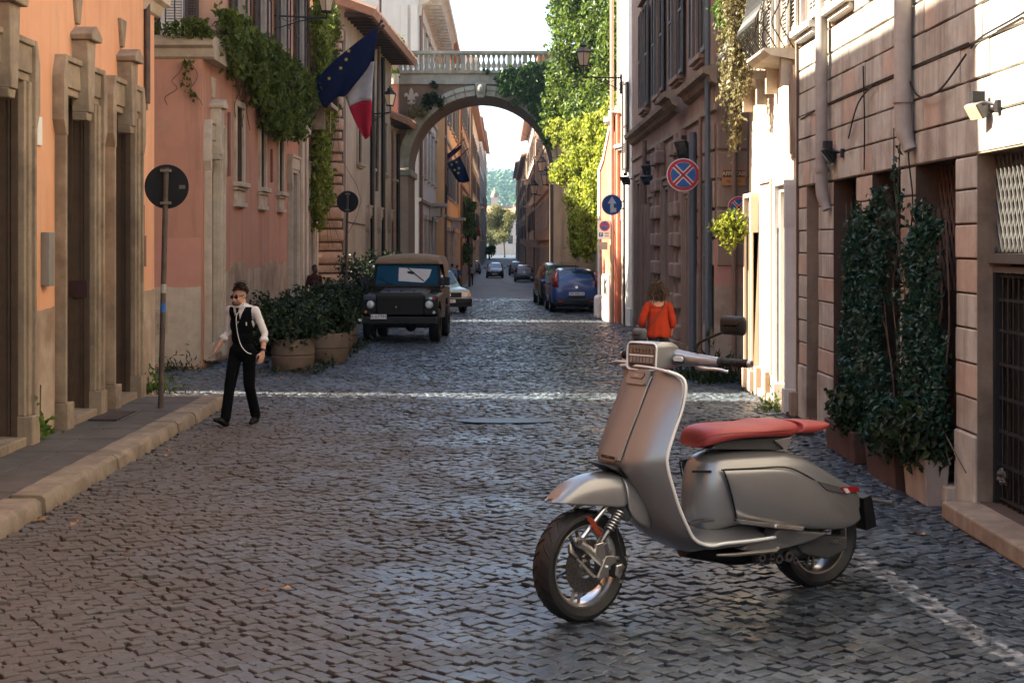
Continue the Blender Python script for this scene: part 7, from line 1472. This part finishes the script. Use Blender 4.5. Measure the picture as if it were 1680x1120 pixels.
# badges and vents on the front panel
def onstrip(px, py, v=.0): p = Q(px, py, v); return p
g0, g1 = onstrip(1054, 617), onstrip(1049, 630); upv = (g0 - g1).normalized(); latv = Vector((0, 1, 0)); nv_ = latv.cross(upv).normalized(); nv_ = nv_ if nv_.x > 0 else -nv_
cbd = Q(1052, 621, 0) + nv_ * .034
mb = MB().prism(rrect(.20, .1, .015), cbd - nv_ * .02 - upv * .0, latv, upv, nv_ * .022); bd = b_('front_badge', mb, m_sp, None, 35)
mb = MB().prism([(-.075, .02), (.075, .02), (.075, -.005), (.06, -.022), (-.06, -.022), (-.075, -.005)], cbd + upv * .008 + nv_ * .0, latv, upv, nv_ * .005); b_('badge_recess', mb, m_black, bd, 0); mb = MB().prism([(-.07, .017), (.07, .017), (.07, -.004), (.057, -.018), (-.057, -.018), (-.07, -.004)], cbd + upv * .008 + nv_ * .004, latv, upv, nv_ * .003); b_('badge_plate', mb, m_sp, bd, 0)
text('badge_lettering', 'ARIIC', m_sil, bd, cbd + upv * .006 + nv_ * .0075, latv, upv, .018, local=True)
p0, p1 = Q(1003, 752, 0), Q(1008, 738, 0); up2 = (p1 - p0).normalized(); n2 = latv.cross(up2).normalized(); n2 = n2 if n2.x > 0 else -n2
mb = MB().prism(rrect(.17, .035, .012), p0 + n2 * .022 - up2 * .0, latv, up2, n2 * .006); v_ = b_('front_vent', mb, m_sp, None, 0); mb = MB().prism(rrect(.15, .02, .008), p0 + n2 * .0285, latv, up2, n2 * .003); b_('vent_slot', mb, m_black, v_, 0); text('vent_lettering', 'ARIIC', m_gun, v_, p0 + n2 * .032, latv, up2, .012, local=True)
mb = MB().loft([[Q(990, 762, .1), Q(1014, 764, .1) , mir(Q(1014, 764, .1)), mir(Q(990, 762, .1))], [Q(1012, 772, .12), Q(1046, 796, .12), mir(Q(1046, 796, .12)), mir(Q(1012, 772, .12))]]); b_('fork_recess', mb, m_black, None, 0)
# floor and lower body
rings = []
for (x, y), w, rise in (((1141, 885), .322, .01), ((1165, 893), .32, .02), ((1200, 890), .318, .045), ((1240, 885), .316, .075), ((1280, 879), .31, .1)):
    e = Q(x, y, w); rings.append([Vector((e.x, w, e.z)), Vector((e.x, w * .8, e.z + .008)), Vector((e.x, w * .55, e.z + .02 + rise * .3)), Vector((e.x, w * .3, e.z + .03 + rise)), Vector((e.x, 0, e.z + .035 + rise)), Vector((e.x, -w * .3, e.z + .03 + rise)), Vector((e.x, -w * .55, e.z + .02 + rise * .3)), Vector((e.x, -w * .8, e.z + .008)), Vector((e.x, -w, e.z)), Vector((e.x, -w * .85, e.z - .06)), Vector((e.x, 0, e.z - .075)), Vector((e.x, w * .85, e.z - .06))])
b_('footboard', MB().loft(rings), m_sp, None, 1, sub=1)
mb = MB().prism(rrect(.2, .07, .02), Q(1148, 859, .2) + Vector((0, 0, .012)), (-1, 0, .0), (0, 1, 0), (0, 0, .012)); fm = b_('foot_mat', mb, m_sp2, None, 0)
for k in range(5): b_('mat_rib', MB().tube([Q(1148, 859, .2) + Vector((-.06 + k * .03, -.025, .026)), Q(1148, 859, .2) + Vector((-.05 + k * .03, .025, .026))], .004, 5), m_gun, fm)
# rear body
BS = [((1137, 790), (1140, 868), .07), ((1143, 762), (1152, 872), .12), ((1156, 745), (1178, 873), .18), ((1185, 737), (1212, 866), .235), ((1235, 734), (1250, 858), .275), ((1283, 735), (1292, 864), .295), ((1318, 751), (1332, 867), .29), ((1355, 775), (1368, 868), .255), ((1388, 793), (1398, 865), .2), ((1405, 806), (1415, 850), .14)]
rings = []; RB = []
for (tx, ty), (bx_, by_), w in BS:
    t, bo = Q(tx, ty, .05), Q(bx_, by_, w); um = (t.x + bo.x) / 2; h = t.z - bo.z; q = []
    for fv, fz, fu in ((0, 0, 0), (.45, .012, .05), (.74, .07, .15), (.92, .22, .35), (1, .45, .55), (1, .72, .8), (.96, .93, 1), (.7, 1.02, 1), (0, 1.03, 1)): q.append(Vector((t.x + (bo.x - t.x) * fu, w * fv, t.z - h * fz)))
    RB.append((t, bo, w)); rings.append(q + [mir(p) for p in q[-2:0:-1]])
b_('rear_body', MB().loft(rings), m_sp, None, 1, sub=2)
SP = [((1189, 772), (1211, 853), .24), ((1237, 770), (1250, 857), .284), ((1288, 768), (1292, 863), .305), ((1318, 778), (1332, 867), .302), ((1352, 797), (1368, 869), .27), ((1384, 810), (1398, 866), .215), ((1404, 822), (1414, 852), .155)]
for sg in (1, -1):
    rings = []
    for (tx, ty), (bx_, by_), w in SP:
        t, bo = Q(tx, ty, w * .97), Q(bx_, by_, w); q = []
        for fz, fv in ((-.015, .9), (0, .985), (.14, 1.035), (.4, 1.06), (.7, 1.045), (.93, 1.005), (1, .96), (1.015, .88)): q.append(Vector((t.x + (bo.x - t.x) * fz, sg * w * fv, t.z + (bo.z - t.z) * fz)))
        rings.append(q)
    first = [Vector((p.x + .004, p.y * .93, p.z)) for p in rings[0]]; last = [Vector((p.x - .02, p.y * .8, p.z)) for p in rings[-1]]
    b_('side_panel', MB().loft([first] + rings + [last], False, False), m_sp, None, 1, sub=2)
    ln = bez([Vector((r[0].x, r[0].y * 1.02, r[0].z)) for r in rings], 4); b_('panel_gap', MB().tube([Vector((p.x, p.y * 1.015, p.z + .002)) for p in ln], .005, 5), m_black); fr0 = [Vector((p.x + .008, p.y * .985, p.z)) for p in rings[0]]; b_('panel_gap', MB().tube(bez(fr0, 3), .005, 5), m_black)
b_('body_slot', MB().prism(rrect(.13, .016, .008), Q(1151, 773, .128), (-.85, .5, 0), (0, 0, 1), (.004, .008, 0)), m_black, None, 0)
# seat, pad, base
def pad(name, stn, mat, flat=.5):
    rings = []
    for (tx, ty), (bx_, by_), w in stn:
        t, bo = Q(tx, ty, w * .5), Q(bx_, by_, w * .8); h = t.z - bo.z; q = [Vector((t.x + (bo.x - t.x) * fz, w * fv, t.z - h * fz)) for fv, fz in ((0, -.02), (.45, 0), (.8, .1), (.97, .38), (1, .68), (.93, .95), (.6, 1.02), (0, 1.02))]; rings.append(q + [mir(p) for p in q[-2:0:-1]])
    return b_(name, MB().loft(rings), mat, None, 1, sub=2)
se_ = pad('seat', [((1141, 727), (1141, 734), .07), ((1146, 710), (1148, 735), .13), ((1160, 701), (1166, 732), .18), ((1182, 698), (1190, 724), .21), ((1215, 697), (1220, 719), .225), ((1244, 696), (1248, 718), .22), ((1258, 691), (1262, 717), .21), ((1280, 689), (1284, 717), .2), ((1296, 689), (1298, 716), .19), ((1301, 693), (1302, 712), .175), ((1302, 700), (1302, 706), .1)], m_seat)
pad('seat_pad', [((1307, 698), (1307, 704), .1), ((1308, 691), (1308, 711), .165), ((1312, 690), (1313, 711), .17), ((1332, 690), (1334, 711), .16), ((1350, 691), (1347, 706), .14), ((1361, 693), (1359, 697), .11)], m_seat)
b_('seat_base', MB().loft([[Q(x, y, .14 * s_) for x, y, s_ in ((1166, 737, 1), (1182, 722, 1))] + [mir(Q(x, y, .14 * s_)) for x, y, s_ in ((1182, 722, 1), (1166, 737, 1))], [Q(1284, 738, .15), Q(1304, 716, .15), mir(Q(1304, 716, .15)), mir(Q(1284, 738, .15))]]), m_sp2, None, 0, bevel=.008)
mb = MB().loft([[Q(1270, 722, .17), Q(1300, 716, .17), Q(1291, 740, .17)], [Q(1268, 722, .1), Q(1298, 716, .1), Q(1289, 740, .1)]]); b_('seat_bracket', mb, m_sp, None, 0, bevel=.004)
b_('pad_bracket', MB().tube([Q(1306, 711, .05), Q(1335, 713, .05)], .012, 6), m_sp2)
# tail lamp, plate carrier, trim strip
for sg in (1, -1):
    P4 = [Q(1374, 799, .22), Q(1404, 798, .15), Q(1406, 806, .15), Q(1382, 809, .225)]; P4 = [Vector((p.x, sg * p.y, p.z)) for p in P4]; off = Vector((-.006, sg * .018, .004)); b_('tail_lamp', MB().loft([[p - off for p in P4], [p + off for p in P4]]), m_tail, None, 0, bevel=.004)
    P4 = [Q(1380, 800, .222), Q(1386, 800, .21), Q(1391, 807, .21), Q(1385, 808, .222)]; P4 = [Vector((p.x, sg * (p.y + .02), p.z)) for p in P4]; b_('lamp_insert', MB().loft([[p - off * .2 for p in P4], [p + off * .2 for p in P4]]), m_head, None, 0)
    b_('tail_recess', MB().loft([[Vector((p.x, sg * (p.y + d), p.z)) for p in (Q(1342, 789, .275), Q(1376, 798, .235), Q(1384, 809, .235), Q(1356, 803, .275))] for d in (-.02, .004)]), m_sp2, None, 0)
    ind = Q(1436, 818, .0); b_('rear_indicator', MB().tube([Vector((ind.x + .06, sg * .03, ind.z)), Vector((ind.x + .03, sg * .12, ind.z)), Vector((ind.x + .02, sg * .19, ind.z))], [.012, .012, .02], 8), m_sp2)
pc_ = Q(1418, 836, .0); b_('plate_carrier', MB().prism([(-.03, .12), (.05, .1), (.02, -.13), (-.08, -.11)], Vector((pc_.x + .03, -.075, pc_.z)), (1, 0, 0), (0, 0, 1), (0, .15, 0)), m_black, None, 0, bevel=.008)
b_('plate_stalk', MB().tube([Q(1408, 818, 0), Q(1428, 818, 0), Q(1452, 819, 0)], [.02, .012, .011], 8), m_sp2)
for sg in (1, -1):
    P4 = [Q(1211, 852, .30), Q(1319, 863, .325), Q(1316, 871, .325), Q(1216, 859, .30)]; P4 = [Vector((p.x, sg * p.y, p.z)) for p in P4]; o_ = Vector((0, sg * .01, 0)); ts = b_('trim_strip', MB().loft([[p - o_ * 3 for p in P4], [p + o_ for p in P4]]), m_sil, None, 0, bevel=.003)
    P4 = [Q(1273, 860, .325), Q(1318, 864.5, .327), Q(1315.5, 870, .327), Q(1272, 865.5, .325)]; P4 = [Vector((p.x, sg * (p.y + .004), p.z)) for p in P4]; b_('strip_badge', MB().loft([[p - o_ for p in P4], [p + o_ * .6 for p in P4]]), M('badge_metal', (.7, .69, .67), .15, .03, 20, metal=1), ts, 0, bevel=.003)
    P = [Q(1262, 884, .27), Q(1278, 868, .29), Q(1360, 874, .27), Q(1330, 888, .25), Q(1300, 897, .25), Q(1262, 905, .26), Q(1215, 902, .27), Q(1230, 890, .28)]; P = [Vector((p.x, sg * p.y, p.z)) for p in P]; b_('lower_fairing', MB().loft([[Vector((p.x, p.y * .6, p.z)) for p in P], P]), m_sp, None, 0, bevel=.012)
    P = [Q(1305, 889, .2), Q(1340, 877, .2), Q(1391, 880, .19), Q(1390, 901, .19), Q(1356, 917, .19), Q(1318, 908, .2)]; P = [Vector((p.x, sg * p.y, p.z)) for p in P]; sa = b_('engine_cover', MB().loft([[Vector((p.x, p.y * .62, p.z)) for p in P], P]), m_sp2, None, 0, bevel=.012)
    if sg > 0: text('cover_lettering', 'ARIIC', m_sil, sa, Q(1370, 888, .2) + Vector((0, .006, 0)), (-1, 0, -.06), (-.06, 0, 1), .028, local=True)
    b_('silver_bar', MB().tube([Vector((p.x, sg * p.y, p.z)) for p in (Q(1176, 910, .26), Q(1205, 909, .27), Q(1272, 903, .27), Q(1277, 898, .27))], [.008, .013, .015, .012], 8), m_sil)
mb = MB().tube([Q(1240, 912, .12), Q(1300, 905, .12), Q(1335, 890, .1)], .05, 10); b_('engine_case', mb, m_sp2); mb = MB()
for x, y, r in ((1248, 914, .028), (1264, 912, .022), (1276, 916, .03), (1292, 912, .034), (1302, 918, .022)): b_('engine_ring', MB().lathe([(r * .5, .02), (r, .02), (r, -.02), (r * .5, -.02), (r * .5, .02)], Q(x, y, .19), (0, 1, 0), 16), m_gun)
b_('exhaust', MB().tube([Q(1255, 915, -.1), Q(1320, 908, -.16), Q(1395, 890, -.2)], [.025, .05, .06], 12), m_sp2); b_('side_stand', MB().tube([Q(1243, 912, .1), Q(1250, 925, .12), Q(1262, 922, .13)], .011, 6), m_sp2)
b_('under_frame', MB().tube([Q(1120, 898, 0), Q(1200, 912, 0), Q(1290, 905, 0)], .06, 10), m_black)
# fork, damper, brake
VF = .115; fq2 = lambda x, y, v=VF: Q(x, y, v)
b_('fork_leg', MB().tube([fq2(998, 826, .10), fq2(975, 855), fq2(950, 889)], [.014, .016, .02], 10), m_sil); b_('fork_leg', MB().tube([Vector((p.x + .05, -p.y, p.z)) for p in (fq2(998, 826, .10), fq2(975, 855), fq2(950, 889))], [.014, .016, .02], 10), m_sil)
a, b = fq2(1018, 838, .13), fq2(984, 892, .13); d = (b - a); mb = MB(); pts = []; u_ = d.normalized().orthogonal().normalized(); w_ = d.normalized().cross(u_)
for k in range(85): t = k / 84; an = 2 * math.pi * 7 * t; pts.append(a + d * (t * .58) + (u_ * math.cos(an) + w_ * math.sin(an)) * .029)
b_('fork_spring', MB().tube(pts, .0065, 6), m_sil, None, 1); b_('fork_damper', MB().tube([a, a + d * .5, a + d * .52, b], [.016, .016, .019, .017], 10), m_gun)
mb = MB().prism(rrect(.05, .15, .022), fq2(974, 862, .14), (1, 0, .25), Vector((.55, 0, .83)).normalized(), (0, .014, 0)); b_('side_reflector', mb, m_orr, None, 0)
b_('pivot_bolt', MB().disc(fq2(950, 889, .115), (0, 1, 0), .034, .03, 20), m_sil); b_('pivot_bolt', MB().disc(fq2(950, 889, .14), (0, 1, 0), .018, .014, 16), m_gun)
b_('link_arm', MB().tube([fq2(948, 889, .13), fq2(965, 900, .13), fq2(982, 915, .13), fq2(990, 925, .13)], [.022, .026, .03, .02], 8), m_sil); b_('brake_rod', MB().tube([fq2(938, 900, .14), fq2(945, 915, .145), fq2(976, 946, .145)], .0085, 8), m_sil); b_('rod_end', MB().tube([fq2(935, 893, .12), fq2(936, 905, .14), fq2(946, 915, .145)], [.014, .018, .014], 8), m_gun)
b_('damper_foot', MB().prism([(-.035, .05), (.02, .06), (.035, -.03), (.0, -.06), (-.045, -.02)], fq2(982, 903, .135), (-1, 0, 0), (0, 0, 1), (0, .03, 0)), m_sil, None, 0, bevel=.006)
P = [fq2(x, y, .145) for x, y in ((992, 911), (1006, 910), (1008, 920), (995, 945), (982, 950), (978, 945))]; b_('caliper_bracket', MB().loft([P, [p + Vector((0, .016, 0)) for p in P]]), m_sil, None, 0, bevel=.005)
P = [fq2(x, y, .125) for x, y in ((1004, 924), (1014, 921), (1020, 928), (1019, 938), (1010, 948), (1003, 942))]; b_('brake_caliper', MB().loft([P, [p + Vector((0, .05, 0)) for p in P]]), m_sil, None, 0, bevel=.01); b_('caliper_cover', MB().disc(fq2(1007, 935, .15), (0, 1, 0), .045, .014, 18), m_black)
for x, y in ((996, 930), (1011, 914), (1025, 915), (1022, 938), (981, 946), (1016, 952), (1000, 905)): b_('brake_bolt', MB().disc(fq2(x, y, .155), (0, 1, 0), .0115, .022, 10), m_sil)
b_('brake_hose', MB().tube(bez([fq2(1018, 950, .17), fq2(1028, 925, .19), fq2(1020, 905, .16), fq2(1012, 870, .12), fq2(1014, 835, .1)], 5), .006, 6), m_black, None, 1)
# handlebar: headlamp housing, arms, grips, levers, mirrors
st2 = R(13); FW = Vector((math.cos(st2), math.sin(st2), 0)); LT = Vector((-math.sin(st2), math.cos(st2), 0)); UP = Vector((0, 0, 1)); FC = Q(1053, 584.5, 0); tilt = (UP - FW * .06).normalized()
def fring(back, hw, hh, dz=0, r=.03, n=4): return [FC - FW * back + LT * x + tilt * (y + dz) for x, y in rrect(2.16 * hw, 2.2 * hh, min(r, hh * .9), n)]
b_('headlamp_housing', MB().loft([fring(.012, .104, .068), fring(0, .112, .076), fring(.01, .118, .082), fring(.09, .122, .084, 0, .035), fring(.18, .118, .08, -.002, .045), fring(.25, .095, .066, -.008, .05), fring(.31, .06, .045, -.014, .04), fring(.33, .02, .02, -.016, .015)]), m_sp, None, 40)
mb = MB().tube([p + FW * .0 for p in fring(-.002, .114, .078)], .0065, 6, False, True); b_('headlamp_rim', mb, m_trim, None, 1); hl = b_('headlamp_lens', MB().loft([fring(.006, .105, .069), fring(-.001, .103, .067)]), m_ledg, None, 0)
b_('lamp_bar', MB().loft([[FC + FW * .003 + LT * x + tilt * z for x, z in ((-.1, .012), (.1, .012), (.1, .002), (-.1, .002))], [FC + FW * .009 + LT * x + tilt * z for x, z in ((-.1, .011), (.1, .011), (.1, .003), (-.1, .003))]]), m_trim, hl, 0)
for k in range(7):
    x = -.084 + k * .028
    for zc, hh, mm in ((-.02, .017, m_led), (.036, .014, m_gun)): b_('led_cell', MB().prism(rrect(.02, hh * 2, .004, 2), FC + FW * .002 + LT * x + tilt * zc, LT, tilt, FW * .006), mm, hl, 0)
b_('lamp_base', MB().prism(rrect(.2, .018, .006, 2), FC + FW * .002 + tilt * -.053, LT, tilt, FW * .004), m_black, hl, 0)
HB = FC - FW * .20 + UP * -.012
def armst(stn): return [[Vector(c) + FW * a * x + UP * a2 * y for x, y in ngon(12)] for c, a, a2 in stn]
for sg in (1, -1):
    k = 1.0 if sg > 0 else .56; gl_ = .2 if sg > 0 else .15
    stn = [(HB + LT * sg * .05, .075, .066), (HB + LT * sg * .13 * k, .07, .058), (HB + LT * sg * .22 * k + FW * -.01 + UP * -.004, .055, .046), (HB + LT * sg * .33 * k - FW * .03 + UP * -.008, .048, .038), (HB + LT * sg * .42 * k - FW * .045 + UP * -.012, .036, .032), (HB + LT * sg * .44 * k - FW * .048 + UP * -.012, .02, .02)]
    b_('handlebar_cover', MB().loft(armst(stn)), m_sp, None, 40, sub=1)
    g0 = HB + LT * sg * .44 * k - FW * .05 + UP * -.012; gd_ = (LT * sg - FW * .12).normalized(); gr = b_('grip', MB().tube([g0 - gd_ * .02, g0, g0 + gd_ * .012, g0 + gd_ * .014, g0 + gd_ * gl_], [.027, .034, .034, .025, .025], 14), m_rub)
    for q in range(9): b_('grip_ridge', MB().tube([g0 + gd_ * (.025 + q * gl_ * .1), g0 + gd_ * (.031 + q * gl_ * .1)], .0275, 14), m_black, gr)
    b_('bar_end', MB().tube([g0 + gd_ * gl_, g0 + gd_ * (gl_ + .022)], [.026, .021], 14), m_sil, gr); b_('bar_end_hole', MB().disc(g0 + gd_ * (gl_ + .0221), gd_, .007, .001, 10), m_black, gr)
    l0 = HB + LT * sg * .30 * k + FW * .02 + UP * -.05; b_('brake_lever', MB().tube(bez([l0, l0 + LT * sg * .09 + FW * .03, l0 + LT * sg * .19 + FW * .02, l0 + LT * sg * .25 + FW * .0 + UP * -.012], 4), [.014] * 5 + [.01] * 5 + [.009] * 2 + [.013], 8), m_sil, None, 1)
    i0 = HB + LT * sg * .19 * k + FW * .062 + UP * .0; b_('indicator', MB().loft([[i0 + LT * x + UP * y for x, y in rrect(.085, .04, .019)], [i0 + FW * .012 + LT * x + UP * y for x, y in rrect(.075, .03, .014)]]), m_head, None, 0); b_('indicator_rim', MB().tube([i0 + LT * x + UP * y for x, y in rrect(.088, .043, .02)], .004, 5, False, True), m_black)
    m0 = HB + LT * sg * .27 * k - FW * .03 + UP * .03; m1 = Q(1203, 534, .52) if sg > 0 else Q(1050, 549, -.33); m2 = m1 + (m0 - m1).normalized() * .06
    b_('mirror_stalk', MB().tube(bez([m0, m0 + UP * .07 + LT * sg * .01, m2, m1], 5), .0085, 8), m_black, None, 1)
    mb = MB(); bk = -FW; sd = (LT * .97 + FW * .1).normalized(); L_ = lambda d, s_: [m1 + FW * d + sd * x + UP * y for x, y in rrect(.21 * s_, .118 * s_, .03)]
    if sg < 0: L_ = lambda d, s_: [m1 + FW * d + (sd * .9).normalized() * x + UP * y for x, y in rrect(.12 * s_, .085 * s_, .02)]
    mr = b_('mirror', MB().loft([L_(-.012, .95), L_(-.004, 1.0), L_(.012, .98), L_(.03, .8), L_(.04, .4)]), m_black if sg > 0 else m_sp2, None, 40); b_('mirror_glass', MB().loft([L_(-.013, .9), L_(-.0125, .9)]), m_chrome, mr, 0)
b_('steering_neck', MB().tube([HB + UP * -.03, HB + UP * -.1 + FW * .03], [.075, .09], 14), m_black)

# seams, cables and small fittings
sm_ = [p for p in (Q(1143, 729, .09), Q(1150, 722, .15), Q(1166, 715, .185), Q(1190, 711, .215), Q(1220, 709, .228), Q(1250, 708, .222), Q(1280, 706, .2), Q(1299, 705, .188))]
for sg in (1, -1): b_('seat_seam', MB().tube(bez([Vector((p.x, sg * (p.y + .004), p.z)) for p in sm_], 4), .0028, 5), M('seat_seam_red', (.16, .02, .02), .6), se_, 1)
for k, (dy, dz) in enumerate(((.05, 0), (.075, -.01), (-.05, 0))):
    h0 = HB + LT * (.16 if dy > 0 else -.12) + UP * -.05; b_('control_cable', MB().tube(bez([h0, h0 - UP * .05 + FW * .03, Q(1085, 616, dy * 1.6) - Vector((.03, 0, .02)), Q(1085, 640, dy) - Vector((.06, 0, 0))], 5), .0055, 6), m_black, None, 1)
